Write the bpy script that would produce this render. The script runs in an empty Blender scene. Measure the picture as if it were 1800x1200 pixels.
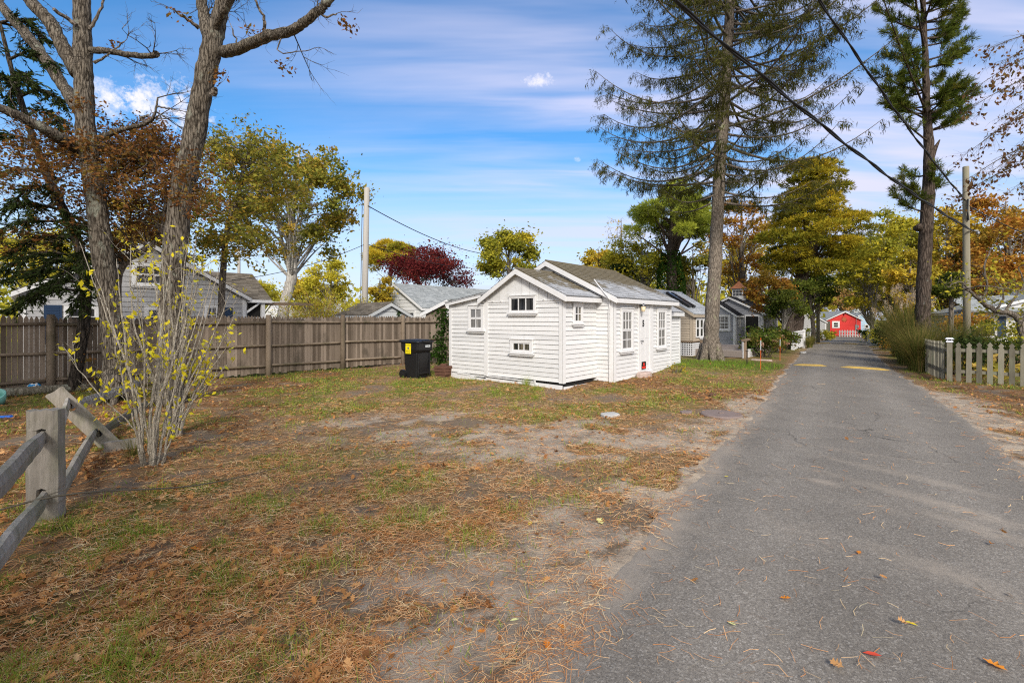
import bpy, math, random
import numpy as np
from mathutils import Vector, Matrix
rng = np.random.default_rng(11)
random.seed(5)
SC = bpy.context.scene
COL = SC.collection
F, CX, HY, H = 834.0, 900.0, 560.0, 1.7
R = math.radians

# ------------------------------------------------------------------ terrain
def sstep(a, b, x):
    t = np.clip((x - a) / (b - a), 0, 1)
    return t * t * (3 - 2 * t)
def terr(x, y):
    x = np.asarray(x, float); y = np.asarray(y, float)
    z = 0.19 * np.exp(-(((x - 5.5) / 4.3) ** 2 + ((y - 16) / 5.5) ** 2))
    z = z - 0.75 * sstep(22, 62, y)
    return z
def P(px, py, Y):
    return Vector(((px - CX) * Y / F, Y, H - (py - HY) * Y / F))
def G(px, py):
    z = 0.0
    for _ in range(30):
        Y = (H - z) * F / (py - HY); X = (px - CX) * Y / F
        z = float(terr(X, Y))
    return Vector((X, Y, z))
def GX(px, Y):
    X = (px - CX) * Y / F
    return Vector((X, Y, float(terr(X, Y))))

def hash2(ix, iy, s):
    h = np.sin(ix * 127.1 + iy * 311.7 + s * 74.7) * 43758.5453
    return h - np.floor(h)
def vnoise(x, y, s=0):
    ix = np.floor(x); iy = np.floor(y); fx = x - ix; fy = y - iy
    fx = fx * fx * (3 - 2 * fx); fy = fy * fy * (3 - 2 * fy)
    a = hash2(ix, iy, s); b = hash2(ix + 1, iy, s); c = hash2(ix, iy + 1, s); d = hash2(ix + 1, iy + 1, s)
    return a + (b - a) * fx + (c - a) * fy + (a - b - c + d) * fx * fy
def fbm(x, y, s=0, o=4):
    x = np.asarray(x, float); y = np.asarray(y, float)
    t = 0; a = 0.5
    for k in range(o):
        t = t + a * vnoise(x * 2 ** k, y * 2 ** k, s + k * 3.1); a *= 0.5
    return t / (1 - 0.5 ** o)

# ------------------------------------------------------------------ tagging
def tag(o, label=None, cat=None, group=None, kind=None):
    if label: o['label'] = label
    if cat: o['category'] = cat
    if group: o['group'] = group
    if kind: o['kind'] = kind
    return o
def thing(name, label, cat, loc=(0, 0, 0), rz=0, group=None):
    o = bpy.data.objects.new(name, None); COL.objects.link(o)
    o.empty_display_size = 0.2
    o.location = loc; o.rotation_euler = (0, 0, rz)
    return tag(o, label, cat, group)

# ------------------------------------------------------------------ mesh builders
class MB:
    def __init__(s):
        s.v = []; s.f = []; s.m = []; s.t = []
    def add(s, V, Fs, m=0, t=0.5):
        b = len(s.v)
        s.v.extend([tuple(p) for p in V])
        for f in Fs:
            s.f.append([i + b for i in f]); s.m.append(m); s.t.append(t)
    def box(s, x0, x1, y0, y1, z0, z1, m=0, M=None, t=0.5):
        V = [Vector(p) for p in ((x0, y0, z0), (x1, y0, z0), (x1, y1, z0), (x0, y1, z0), (x0, y0, z1), (x1, y0, z1), (x1, y1, z1), (x0, y1, z1))]
        if M is not None: V = [M @ p for p in V]
        s.add(V, [(3, 2, 1, 0), (4, 5, 6, 7), (0, 1, 5, 4), (1, 2, 6, 5), (2, 3, 7, 6), (3, 0, 4, 7)], m, t)
    def hull8(s, V, m=0, t=0.5):
        s.add(V, [(3, 2, 1, 0), (4, 5, 6, 7), (0, 1, 5, 4), (1, 2, 6, 5), (2, 3, 7, 6), (3, 0, 4, 7)], m, t)
    def beam(s, a, b, w, h, m=0, up=(0, 0, 1), w2=None, h2=None, t=0.5):
        a = Vector(a); b = Vector(b); d = (b - a).normalized()
        sd = d.cross(Vector(up)).normalized(); u = sd.cross(d).normalized()
        w2 = w if w2 is None else w2; h2 = h if h2 is None else h2
        V = []
        for p, ww, hh in ((a, w, h), (b, w2, h2)):
            V += [p - sd * ww / 2 - u * hh / 2, p + sd * ww / 2 - u * hh / 2, p + sd * ww / 2 + u * hh / 2, p - sd * ww / 2 + u * hh / 2]
        s.hull8(V, m, t)
    def prism(s, poly, y0, y1, m=0, M=None, t=0.5):
        n = len(poly)
        V = [Vector((p[0], y0, p[1])) for p in poly] + [Vector((p[0], y1, p[1])) for p in poly]
        if M is not None: V = [M @ p for p in V]
        Fs = [tuple(range(n)), tuple(range(2 * n - 1, n - 1, -1))]
        for i in range(n):
            j = (i + 1) % n
            Fs.append((i, i + n, j + n, j))
        s.add(V, Fs, m, t)
    def tube(s, pts, rad, n=8, m=0, cap=True, rough=0.0, t=0.5):
        pts = [Vector(p) for p in pts]
        if len(pts) < 2: return
        k = len(pts); V = []; prev = None
        for i, p in enumerate(pts):
            d = (pts[min(i + 1, k - 1)] - pts[max(i - 1, 0)])
            if d.length < 1e-6: d = Vector((0, 0, 1))
            d.normalize()
            if prev is None:
                a = d.cross(Vector((0.31, 0.95, 0.05)))
                if a.length < 1e-3: a = d.cross(Vector((1, 0, 0)))
            else:
                a = prev - d * prev.dot(d)
            a.normalize(); prev = a
            b = d.cross(a)
            r = rad[i]
            for j in range(n):
                an = 2 * math.pi * j / n
                rr = r * (1 + (rough * (random.random() - 0.5) if rough else 0))
                V.append(p + a * math.cos(an) * rr + b * math.sin(an) * rr)
        Fs = []
        for i in range(k - 1):
            for j in range(n):
                q = (j + 1) % n
                Fs.append((i * n + j, i * n + q, (i + 1) * n + q, (i + 1) * n + j))
        if cap:
            Fs.append(tuple(range(n - 1, -1, -1))); Fs.append(tuple(range((k - 1) * n, k * n)))
        s.add(V, Fs, m, t)
    def lathe(s, prof, n=16, m=0, o=(0, 0, 0), t=0.5):
        V = []; o = Vector(o)
        for r, z in prof:
            for j in range(n):
                an = 2 * math.pi * j / n
                V.append(o + Vector((r * math.cos(an), r * math.sin(an), z)))
        k = len(prof); Fs = []
        for i in range(k - 1):
            for j in range(n):
                q = (j + 1) % n
                Fs.append((i * n + j, i * n + q, (i + 1) * n + q, (i + 1) * n + j))
        Fs.append(tuple(range(n - 1, -1, -1))); Fs.append(tuple(range((k - 1) * n, k * n)))
        s.add(V, Fs, m, t)
    def build(s, name, mats, parent=None, smooth=False, loc=None):
        me = bpy.data.meshes.new(name)
        me.from_pydata(s.v, [], s.f)
        if not isinstance(mats, (list, tuple)): mats = [mats]
        for m in mats: me.materials.append(m)
        if len(mats) > 1: me.polygons.foreach_set('material_index', s.m)
        at = me.attributes.new('rnd', 'FLOAT', 'FACE'); at.data.foreach_set('value', s.t)
        if smooth: me.polygons.foreach_set('use_smooth', [True] * len(s.f))
        me.update()
        o = bpy.data.objects.new(name, me); COL.objects.link(o)
        if parent is not None: o.parent = parent
        if loc is not None: o.location = loc
        return o

def np_obj(name, V, Q, mat, parent=None, rnd=None, smooth=False, attrs=None):
    me = bpy.data.meshes.new(name)
    V = np.ascontiguousarray(V, np.float32); Q = np.ascontiguousarray(Q, np.int32)
    M, k = Q.shape
    me.vertices.add(len(V)); me.vertices.foreach_set('co', V.ravel())
    me.loops.add(M * k); me.loops.foreach_set('vertex_index', Q.ravel())
    me.polygons.add(M); me.polygons.foreach_set('loop_start', np.arange(0, M * k, k, dtype=np.int32))
    me.materials.append(mat)
    if rnd is not None:
        at = me.attributes.new('rnd', 'FLOAT', 'FACE'); at.data.foreach_set('value', np.ascontiguousarray(rnd, np.float32))
    for nm, arr in (attrs or {}).items():
        at = me.attributes.new(nm, 'FLOAT', 'POINT'); at.data.foreach_set('value', np.ascontiguousarray(arr, np.float32))
    if smooth: me.polygons.foreach_set('use_smooth', np.ones(M, bool))
    me.update(calc_edges=True); me.validate()
    o = bpy.data.objects.new(name, me); COL.objects.link(o)
    if parent is not None: o.parent = parent
    return o

def unit(a):
    return a / np.maximum(np.linalg.norm(a, axis=-1, keepdims=True), 1e-9)
def leaves_geo(C, size, dirs=None, aspect=0.55, flat=0.0, taper=0.5):
    """diamond leaves; returns V, Q"""
    N = len(C)
    a = unit(rng.normal(size=(N, 3))) if dirs is None else unit(np.asarray(dirs, float))
    if flat: a[:, 2] *= (1 - flat); a = unit(a)
    b = rng.normal(size=(N, 3))
    if flat: b[:, 2] *= (1 - flat)
    b = unit(b - a * np.sum(a * b, 1, keepdims=True))
    n = np.cross(a, b)
    s = (np.asarray(size) * np.ones(N))[:, None]
    v0 = C - a * s * 0.5; v2 = C + a * s * 0.5
    mid = C + a * s * (taper - 0.5)
    w = s * aspect * 0.5
    v1 = mid + b * w + n * s * 0.08; v3 = mid - b * w + n * s * 0.08
    V = np.stack([v0, v1, v2, v3], 1).reshape(-1, 3)
    Q = np.arange(4 * N).reshape(N, 4)
    return V, Q

def catmull(pts, sub=6):
    pts = [Vector(p) for p in pts]; out = []
    n = len(pts)
    for i in range(n - 1):
        p0 = pts[max(i - 1, 0)]; p1 = pts[i]; p2 = pts[i + 1]; p3 = pts[min(i + 2, n - 1)]
        for k in range(sub):
            t = k / sub
            out.append(0.5 * ((2 * p1) + (p2 - p0) * t + (2 * p0 - 5 * p1 + 4 * p2 - p3) * t * t + (3 * p1 - p0 - 3 * p2 + p3) * t ** 3))
    out.append(pts[-1]); return out
def lerp_list(r, n, k):
    xs = np.linspace(0, len(r) - 1, n)
    return list(np.interp(xs, range(len(r)), r))

# ------------------------------------------------------------------ materials
MATS = {}
class NT:
    def __init__(s, name):
        s.mat = bpy.data.materials.new(name); s.mat.use_nodes = True
        s.nt = s.mat.node_tree; s.nt.nodes.clear()
        s.out = s.n('ShaderNodeOutputMaterial')
    def n(s, typ, **kw):
        nd = s.nt.nodes.new(typ)
        for k, v in kw.items():
            if k.startswith('i_'):
                key = k[2:].replace('_', ' ')
                sock = nd.inputs[int(key)] if key.isdigit() else nd.inputs[key]
                s.set(sock, v)
            else: setattr(nd, k, v)
        return nd
    def set(s, sock, v):
        if isinstance(v, bpy.types.NodeSocket): s.nt.links.new(v, sock)
        elif isinstance(v, bpy.types.Node): s.nt.links.new(v.outputs[0], sock)
        else:
            if isinstance(v, (tuple, list)) and len(v) == 3 and sock.type == 'RGBA': v = (*v, 1)
            sock.default_value = v
    def coord(s, scale=(1, 1, 1), rot=(0, 0, 0)):
        tc = s.n('ShaderNodeTexCoord'); mp = s.n('ShaderNodeMapping')
        s.set(mp.inputs['Vector'], tc.outputs['Object']); mp.inputs['Scale'].default_value = scale
        mp.inputs['Rotation'].default_value = rot
        return mp.outputs[0]
    def noise(s, vec, scale, detail=4, rough=0.6, dist=0.0):
        return s.n('ShaderNodeTexNoise', i_Vector=vec, i_Scale=scale, i_Detail=detail, i_Roughness=rough, i_Distortion=dist).outputs['Fac']
    def ramp(s, fac, stops, interp='LINEAR'):
        r = s.n('ShaderNodeValToRGB'); s.set(r.inputs[0], fac)
        el = r.color_ramp.elements; r.color_ramp.interpolation = interp
        while len(el) < len(stops): el.new(0.5)
        for e, (p, c) in zip(el, stops):
            e.position = p
            e.color = (c, c, c, 1) if isinstance(c, (int, float)) else (*c, 1)
        return r.outputs[0]
    def mix(s, fac, a, b, mode='MIX'):
        m = s.n('ShaderNodeMix', data_type='RGBA', blend_type=mode)
        s.set(m.inputs[0], fac); s.set(m.inputs[6], a); s.set(m.inputs[7], b)
        return m.outputs[2]
    def math(s, op, a, b=0.0, clamp=False):
        m = s.n('ShaderNodeMath', operation=op); m.use_clamp = clamp
        s.set(m.inputs[0], a); s.set(m.inputs[1], b)
        return m.outputs[0]
    def attr(s, name):
        return s.n('ShaderNodeAttribute', attribute_name=name).outputs['Fac']
    def bump(s, h, strength=0.5, dist=0.02):
        b = s.n('ShaderNodeBump', i_Height=h, i_Strength=strength, i_Distance=dist)
        return b.outputs[0]
    def bsdf(s, col, rough=0.7, normal=None, spec=0.3, metal=0.0):
        b = s.n('ShaderNodeBsdfPrincipled')
        s.set(b.inputs['Base Color'], col); s.set(b.inputs['Roughness'], rough)
        s.set(b.inputs['Specular IOR Level'], spec); s.set(b.inputs['Metallic'], metal)
        if normal is not None: s.set(b.inputs['Normal'], normal)
        s.nt.links.new(b.outputs[0], s.out.inputs[0])
        return s.mat

def leaf_mat(name, cols, trans=0.35, scale=0.7, gain=1.3):
    t = NT(name)
    nz = t.noise(t.coord(), scale, 2)
    f = t.math('ADD', t.math('MULTIPLY', t.attr('rnd'), 0.65), t.math('MULTIPLY', t.math('SUBTRACT', nz, 0.15), 0.5), True)
    k = len(cols)
    c = t.ramp(f, [(0.08 + 0.84 * i / (k - 1), tuple(min(x * gain * 1.22, .8) for x in c)) for i, c in enumerate(cols)])
    d = t.n('ShaderNodeBsdfDiffuse', i_Color=c); tr = t.n('ShaderNodeBsdfTranslucent', i_Color=c)
    m = t.n('ShaderNodeMixShader', i_0=trans); t.set(m.inputs[1], d.outputs[0]); t.set(m.inputs[2], tr.outputs[0])
    t.nt.links.new(m.outputs[0], t.out.inputs[0])
    return t.mat
def bark_mat(name, c0, c1, lichen=(0.30, 0.32, 0.20), lamt=0.62, vs=14, plates=False):
    t = NT(name)
    v = t.coord((vs * 1.6, vs * 1.6, vs * 0.26))
    a = t.noise(v, 1.0, 7, 0.72, 1.0)
    vor = t.n('ShaderNodeTexVoronoi', feature='DISTANCE_TO_EDGE', i_Vector=t.mix(0.16, t.coord((vs * 1.5, vs * 1.5, vs * 0.24)), t.n('ShaderNodeTexNoise', i_Vector=t.coord(), i_Scale=9.0).outputs['Color'], 'ADD'), i_Scale=1.0).outputs[0]
    h = t.math('ADD', t.math('MULTIPLY', a, 0.85), t.math('MULTIPLY', t.math('MINIMUM', vor, 0.25), 0.9))
    c = t.mix(t.ramp(h, [(0.40, 0.0), (0.66, 1.0)]), c0, c1)
    big = t.noise(t.coord((1, 1, 0.6)), 3.5, 5, 0.7)
    c = t.mix(t.math('MULTIPLY', t.ramp(big, [(lamt, 0.0), (lamt + 0.08, 1.0)]), 0.8), c, lichen)
    return t.bsdf(c, 0.9, t.bump(h, 1.0, 0.07), 0.1)
def wood_mat(name, c0, c1, grain=(30, 30, 2.2), bump=0.35, blotch=None, bamt=0.6):
    t = NT(name)
    v = t.coord(grain)
    a = t.noise(v, 1.0, 5, 0.65, 0.3)
    b = t.noise(t.coord((1, 1, 0.5)), 2.2, 4, 0.6)
    f = t.math('ADD', t.math('MULTIPLY', a, 0.6), t.math('MULTIPLY', t.attr('rnd'), 0.55))
    c = t.mix(t.ramp(f, [(0.25, 0.0), (0.85, 1.0)]), c0, c1)
    if blotch: c = t.mix(t.math('MULTIPLY', t.ramp(b, [(bamt, 0.0), (bamt + 0.15, 1.0)]), 0.7), c, blotch)
    return t.bsdf(c, 0.85, t.bump(a, bump, 0.01), 0.15)
def paint_mat(name, col, dirt=(0.42, 0.40, 0.36), amt=0.35, rough=0.55, peel=False):
    t = NT(name)
    a = t.noise(t.coord((1, 1, 3)), 5.0, 6, 0.7)
    st = t.noise(t.coord((9, 9, 1.2)), 2.0, 5, 0.7)
    f = t.math('MULTIPLY', t.ramp(t.math('ADD', t.math('MULTIPLY', a, 0.6), t.math('MULTIPLY', st, 0.4)), [(0.45, 0.0), (0.75, 1.0)]), amt)
    c = t.mix(f, col, dirt)
    tn = t.math('ADD', t.math('MULTIPLY', t.attr('rnd'), 0.14), 0.93)
    c = t.mix(1.0, c, t.n('ShaderNodeCombineColor', i_0=tn, i_1=tn, i_2=tn).outputs[0], 'MULTIPLY')
    if peel:
        sp = t.noise(t.coord((1, 1, 3.0)), 17.0, 5, 0.75)
        pm = t.math('MULTIPLY', t.ramp(sp, [(0.70, 0.0), (0.725, 1.0)]), 0.55)
        c = t.mix(pm, c, (0.30, 0.275, 0.24))
    return t.bsdf(c, rough, t.bump(st, 0.15, 0.005), 0.3)
def plain_mat(name, col, rough=0.6, metal=0.0, var=0.12, spec=0.3, sc=18):
    t = NT(name)
    a = t.noise(t.coord(), sc, 4, 0.6)
    k = t.math('ADD', t.math('MULTIPLY', a, 2 * var), 1 - var)
    c = t.mix(1.0, col, t.n('ShaderNodeCombineColor', i_0=k, i_1=k, i_2=k).outputs[0], 'MULTIPLY')
    return t.bsdf(c, rough, t.bump(a, 0.12, 0.005), spec, metal)
def shingle_mat(name, c0, c1, moss=None, mlo=0.45, grad=None):
    t = NT(name)
    a = t.noise(t.coord(), 9.0, 5, 0.7)
    fine = t.noise(t.coord(), 70.0, 3, 0.7)
    f = t.math('ADD', t.math('MULTIPLY', t.attr('rnd'), 0.55), t.math('MULTIPLY', a, 0.5))
    c = t.mix(t.ramp(f, [(0.2, 0.0), (0.85, 1.0)]), c0, c1)
    if moss:
        big = t.noise(t.coord((1, 0.7, 1)), 1.3, 5, 0.65)
        if grad:
            sep = t.n('ShaderNodeSeparateXYZ', i_0=t.coord())
            g = t.math('MULTIPLY', t.math('SUBTRACT', sep.outputs[2], grad[0]), grad[1])
            big = t.math('ADD', big, g)
        mm = t.math('MULTIPLY', t.ramp(t.math('ADD', big, t.math('MULTIPLY', t.math('SUBTRACT', a, 0.5), 0.5)), [(mlo, 0.0), (mlo + 0.14, 1.0)]), 0.92)
        mc = t.mix(a, moss, tuple(x * 1.9 for x in moss))
        c = t.mix(mm, c, mc)
    c = t.mix(0.5, c, t.ramp(fine, [(0.2, 0.55), (0.8, 1.4)]), 'MULTIPLY')
    return t.bsdf(c, 0.92, t.bump(fine, 0.4, 0.006), 0.15)
def glass_mat(name, c0, c1, sc=(7, 7, 0.6)):
    t = NT(name)
    a = t.noise(t.coord(sc), 2.0, 3, 0.6)
    c = t.mix(t.ramp(a, [(0.4, 0.0), (0.6, 1.0)]), c0, c1)
    return t.bsdf(c, 0.06, None, 0.5)

M = {}
M['white'] = paint_mat('white_paint', (0.69, 0.69, 0.68), (0.46, 0.44, 0.39), 0.33, peel=True)
M['trim'] = paint_mat('white_trim_paint', (0.72, 0.72, 0.715), (0.46, 0.43, 0.37), 0.35)
M['gable_cream'] = paint_mat('cream_white_paint', (0.74, 0.72, 0.66), (0.45, 0.42, 0.36), 0.35)
M['tan'] = paint_mat('tan_paint', (0.47, 0.39, 0.29), (0.3, 0.25, 0.2), 0.2)
M['greyblue'] = paint_mat('slate_grey_paint', (0.30, 0.31, 0.335), (0.12, 0.12, 0.12), 0.25)
M['greysh'] = paint_mat('weathered_shingle_grey', (0.40, 0.40, 0.40), (0.24, 0.23, 0.22), 0.6)
M['shedgrey'] = paint_mat('pale_grey_paint', (0.50, 0.52, 0.52), (0.3, 0.3, 0.3), 0.4)
M['red'] = paint_mat('red_paint', (0.62, 0.03, 0.025), (0.4, 0.03, 0.03), 0.2)
M['lightblue'] = paint_mat('light_blue_paint', (0.42, 0.58, 0.72), (0.4, 0.45, 0.5), 0.2)
M['shutter'] = plain_mat('blue_shutter', (0.018, 0.04, 0.085), 0.5)
M['roofmoss'] = shingle_mat('mossy_shingle', (0.30, 0.31, 0.32), (0.46, 0.47, 0.48), (0.105, 0.085, 0.048), 0.41, grad=(2.62, 0.55))
M['roofgrey'] = shingle_mat('grey_shingle', (0.26, 0.28, 0.28), (0.42, 0.44, 0.43))
M['roofblack'] = shingle_mat('charcoal_shingle', (0.018, 0.018, 0.02), (0.04, 0.04, 0.045))
M['roofbrown'] = shingle_mat('brown_wood_shingle', (0.10, 0.085, 0.065), (0.22, 0.19, 0.15))
M['roofpale'] = shingle_mat('pale_shingle', (0.40, 0.42, 0.43), (0.55, 0.57, 0.58))
M['copper'] = plain_mat('copper', (0.52, 0.20, 0.09), 0.6, 0.15)
M['glass'] = glass_mat('window_glass', (0.02, 0.022, 0.02), (0.16, 0.14, 0.10))
M['glassdark'] = glass_mat('dark_window_glass', (0.012, 0.013, 0.015), (0.05, 0.05, 0.05))
M['curtain'] = glass_mat('curtained_glass', (0.10, 0.10, 0.10), (0.30, 0.29, 0.27), (22, 22, 0.4))
M['dark'] = plain_mat('dark_gap', (0.015, 0.014, 0.013), 0.9)
M['fence'] = wood_mat('weathered_cedar', (0.115, 0.088, 0.064), (0.30, 0.24, 0.185), (26, 26, 1.6), 0.4, (0.07, 0.058, 0.042), 0.55)
M['fencerail'] = wood_mat('cedar_rail', (0.13, 0.10, 0.07), (0.28, 0.22, 0.16), (9, 9, 9), 0.4, (0.10, 0.09, 0.05), 0.5)
M['oldwood'] = wood_mat('silvered_wood', (0.085, 0.073, 0.056), (0.43, 0.39, 0.33), (26, 26, 2.2), 1.0, (0.15, 0.15, 0.085), 0.47)
M['picket'] = wood_mat('lichened_picket', (0.11, 0.10, 0.072), (0.27, 0.25, 0.19), (22, 22, 4), 0.5, (0.22, 0.23, 0.15), 0.55)
M['pole'] = wood_mat('pole_wood', (0.15, 0.135, 0.095), (0.34, 0.31, 0.235), (14, 14, 0.9), 0.5, (0.25, 0.25, 0.16), 0.55)
M['whitebark'] = bark_mat('white_oak_bark', (0.30, 0.275, 0.24), (0.56, 0.53, 0.47), (0.42, 0.42, 0.36), 0.62, 9)
M['polewhite'] = wood_mat('bleached_pole_wood', (0.32, 0.30, 0.27), (0.50, 0.475, 0.43), (14, 14, 0.9), 0.4)
M['deck'] = wood_mat('deck_boards', (0.17, 0.14, 0.12), (0.30, 0.26, 0.23), (20, 3, 20), 0.3)
M['railwood'] = wood_mat('brown_rail_wood', (0.16, 0.115, 0.075), (0.26, 0.19, 0.13), (20, 4, 20), 0.3)
M['log'] = bark_mat('log_bark', (0.16, 0.14, 0.10), (0.32, 0.29, 0.22), (0.36, 0.38, 0.30), 0.55, 10)
M['oakbark'] = bark_mat('oak_bark', (0.038, 0.030, 0.022), (0.24, 0.205, 0.16), (0.32, 0.33, 0.26), 0.58, 15)
M['sprucebark'] = bark_mat('spruce_bark', (0.11, 0.09, 0.07), (0.34, 0.285, 0.225), (0.42, 0.44, 0.26), 0.60, 18)
M['pinebark'] = bark_mat('pine_bark', (0.035, 0.026, 0.02), (0.13, 0.10, 0.08), (0.28, 0.29, 0.25), 0.62, 12)
M['cedarbark'] = bark_mat('cedar_bark', (0.02, 0.017, 0.014), (0.11, 0.09, 0.07), (0.22, 0.23, 0.17), 0.66, 12)
M['palebark'] = bark_mat('pale_bark', (0.17, 0.15, 0.125), (0.36, 0.33, 0.28), (0.30, 0.32, 0.25), 0.62, 10)
M['bark'] = bark_mat('grey_bark', (0.10, 0.085, 0.07), (0.26, 0.22, 0.18), (0.3, 0.3, 0.24), 0.62, 10)
M['stem'] = bark_mat('pale_stem', (0.36, 0.31, 0.235), (0.62, 0.56, 0.45), (0.52, 0.50, 0.42), 0.6, 30)
M['twig'] = plain_mat('twig', (0.10, 0.085, 0.06), 0.9)
M['black'] = plain_mat('black_plastic', (0.013, 0.013, 0.014), 0.42, 0, 0.2)
M['cable'] = plain_mat('cable_rubber', (0.012, 0.012, 0.013), 0.5)
M['greycable'] = plain_mat('grey_cable', (0.10, 0.11, 0.12), 0.5)
M['yellow'] = plain_mat('yellow_sticker', (0.85, 0.70, 0.01), 0.5, 0, 0.05)
M['ink'] = plain_mat('black_ink', (0.015, 0.015, 0.015), 0.5)
M['signred'] = plain_mat('sign_red', (0.75, 0.03, 0.02), 0.5, 0, 0.05)
M['labelwhite'] = plain_mat('label_white', (0.7, 0.74, 0.75), 0.5, 0, 0.05)
M['paver'] = plain_mat('brown_paver', (0.12, 0.06, 0.04), 0.9, 0, 0.35, 0.2, 9)
M['stone'] = plain_mat('pale_stone', (0.48, 0.47, 0.44), 0.9, 0, 0.25, 0.2, 8)
M['cover'] = plain_mat('concrete_cover', (0.22, 0.17, 0.15), 0.9, 0, 0.3, 0.2, 14)
M['metal'] = plain_mat('galvanised_metal', (0.30, 0.31, 0.32), 0.45, 0.7)
M['lamp'] = plain_mat('lantern_metal', (0.18, 0.18, 0.18), 0.4, 0.8)
M['lampglass'] = plain_mat('lantern_glass', (0.75, 0.62, 0.40), 0.15)
M['orange'] = plain_mat('orange_stake', (0.75, 0.13, 0.02), 0.5, 0, 0.05)
M['bumpyellow'] = plain_mat('yellow_road_paint', (0.50, 0.335, 0.085), 0.8, 0, 0.35, 0.2, 12)
M['ball'] = plain_mat('blue_ball', (0.02, 0.28, 0.62), 0.35, 0, 0.05)
M['ballwhite'] = plain_mat('ball_white', (0.75, 0.75, 0.72), 0.4, 0, 0.05)
M['teal'] = plain_mat('teal_plastic', (0.22, 0.52, 0.44), 0.4, 0, 0.05)
M['bluebit'] = plain_mat('blue_plastic', (0.02, 0.15, 0.62), 0.4, 0, 0.05)
M['brick'] = plain_mat('pale_brick', (0.46, 0.36, 0.31), 0.9, 0, 0.35, 0.2, 12)
M['solar'] = plain_mat('white_plastic', (0.72, 0.74, 0.80), 0.4, 0, 0.05)

M['l_rust'] = leaf_mat('rust_oak_leaf', [(0.045, 0.020, 0.010), (0.11, 0.048, 0.018), (0.165, 0.075, 0.024), (0.12, 0.085, 0.020), (0.065, 0.066, 0.015)])
M['l_oak'] = leaf_mat('turning_oak_leaf', [(0.048, 0.058, 0.012), (0.085, 0.092, 0.017), (0.135, 0.125, 0.020), (0.21, 0.135, 0.022), (0.29, 0.19, 0.028)], gain=1.95)
M['l_yellow'] = leaf_mat('bright_yellow_leaf', [(0.38, 0.34, 0.03), (0.55, 0.42, 0.02), (0.62, 0.42, 0.02), (0.26, 0.30, 0.04)], 0.45)
M['l_gold'] = leaf_mat('golden_leaf', [(0.10, 0.095, 0.015), (0.20, 0.16, 0.02), (0.33, 0.26, 0.03), (0.42, 0.30, 0.035), (0.36, 0.19, 0.03)], gain=1.35)
M['l_goldgreen'] = leaf_mat('golden_green_leaf', [(0.07, 0.085, 0.014), (0.15, 0.15, 0.02), (0.26, 0.225, 0.022), (0.38, 0.28, 0.025)], gain=1.6)
M['l_willow'] = leaf_mat('yellow_green_leaf', [(0.22, 0.20, 0.03), (0.36, 0.33, 0.04), (0.46, 0.38, 0.04), (0.30, 0.32, 0.05)], 0.45)
M['l_brown'] = leaf_mat('amber_brown_leaf', [(0.11, 0.09, 0.018), (0.22, 0.145, 0.024), (0.30, 0.175, 0.03), (0.27, 0.10, 0.022), (0.20, 0.17, 0.03)])
M['l_purple'] = leaf_mat('purple_maple_leaf', [(0.030, 0.006, 0.008), (0.070, 0.012, 0.014), (0.11, 0.020, 0.018), (0.16, 0.035, 0.025)], 0.3)
M['l_green'] = leaf_mat('green_leaf', [(0.025, 0.040, 0.008), (0.05, 0.075, 0.014), (0.09, 0.105, 0.018), (0.12, 0.12, 0.02)])
M['l_ivy'] = leaf_mat('ivy_leaf', [(0.012, 0.030, 0.006), (0.025, 0.055, 0.009), (0.045, 0.08, 0.015)], 0.25, gain=1.0)
M['l_dark'] = leaf_mat('dark_evergreen', [(0.010, 0.018, 0.006), (0.022, 0.034, 0.010), (0.04, 0.05, 0.014)], 0.2)
M['n_spruce'] = leaf_mat('spruce_needles', [(0.032, 0.042, 0.010), (0.065, 0.068, 0.017), (0.095, 0.095, 0.024), (0.12, 0.105, 0.036)], 0.3, gain=0.85)
M['n_pine'] = leaf_mat('pine_needles_green', [(0.022, 0.040, 0.008), (0.05, 0.07, 0.012), (0.085, 0.10, 0.018), (0.15, 0.12, 0.02)], 0.25)
M['n_pinegreen'] = leaf_mat('pine_needles_olive', [(0.045, 0.060, 0.012), (0.085, 0.10, 0.018), (0.16, 0.17, 0.025), (0.26, 0.23, 0.03)], 0.38, gain=3.0)
M['n_goldpine'] = leaf_mat('pine_needles_gold', [(0.045, 0.06, 0.010), (0.13, 0.13, 0.016), (0.28, 0.22, 0.02), (0.42, 0.27, 0.02)], 0.3, gain=1.6)
M['n_cedar'] = leaf_mat('cedar_spray', [(0.014, 0.026, 0.008), (0.030, 0.045, 0.013), (0.05, 0.062, 0.02)], 0.2)
M['l_beech'] = leaf_mat('bronze_leaf', [(0.06, 0.028, 0.018), (0.11, 0.055, 0.030), (0.15, 0.085, 0.035), (0.09, 0.075, 0.022)], 0.35)
M['l_tan'] = leaf_mat('tan_leaf', [(0.28, 0.17, 0.06), (0.38, 0.24, 0.09), (0.45, 0.30, 0.12)], 0.4)
M['miscan'] = leaf_mat('ornamental_grass_blade', [(0.05, 0.075, 0.016), (0.10, 0.115, 0.025), (0.19, 0.155, 0.045), (0.30, 0.21, 0.09)], 0.3, gain=1.1)
M['plume'] = leaf_mat('grass_plume', [(0.34, 0.27, 0.20), (0.46, 0.38, 0.29)], 0.4)
M['hosta'] = leaf_mat('yellow_hosta_leaf', [(0.10, 0.11, 0.02), (0.30, 0.23, 0.035), (0.40, 0.25, 0.08)], 0.35)
M['hyd'] = leaf_mat('hydrangea_leaf', [(0.02, 0.04, 0.01), (0.05, 0.08, 0.015), (0.10, 0.11, 0.02), (0.18, 0.05, 0.04)], 0.3)
M['flower'] = leaf_mat('dried_flower', [(0.34, 0.20, 0.14), (0.40, 0.26, 0.18), (0.36, 0.10, 0.09)], 0.3)
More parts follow.
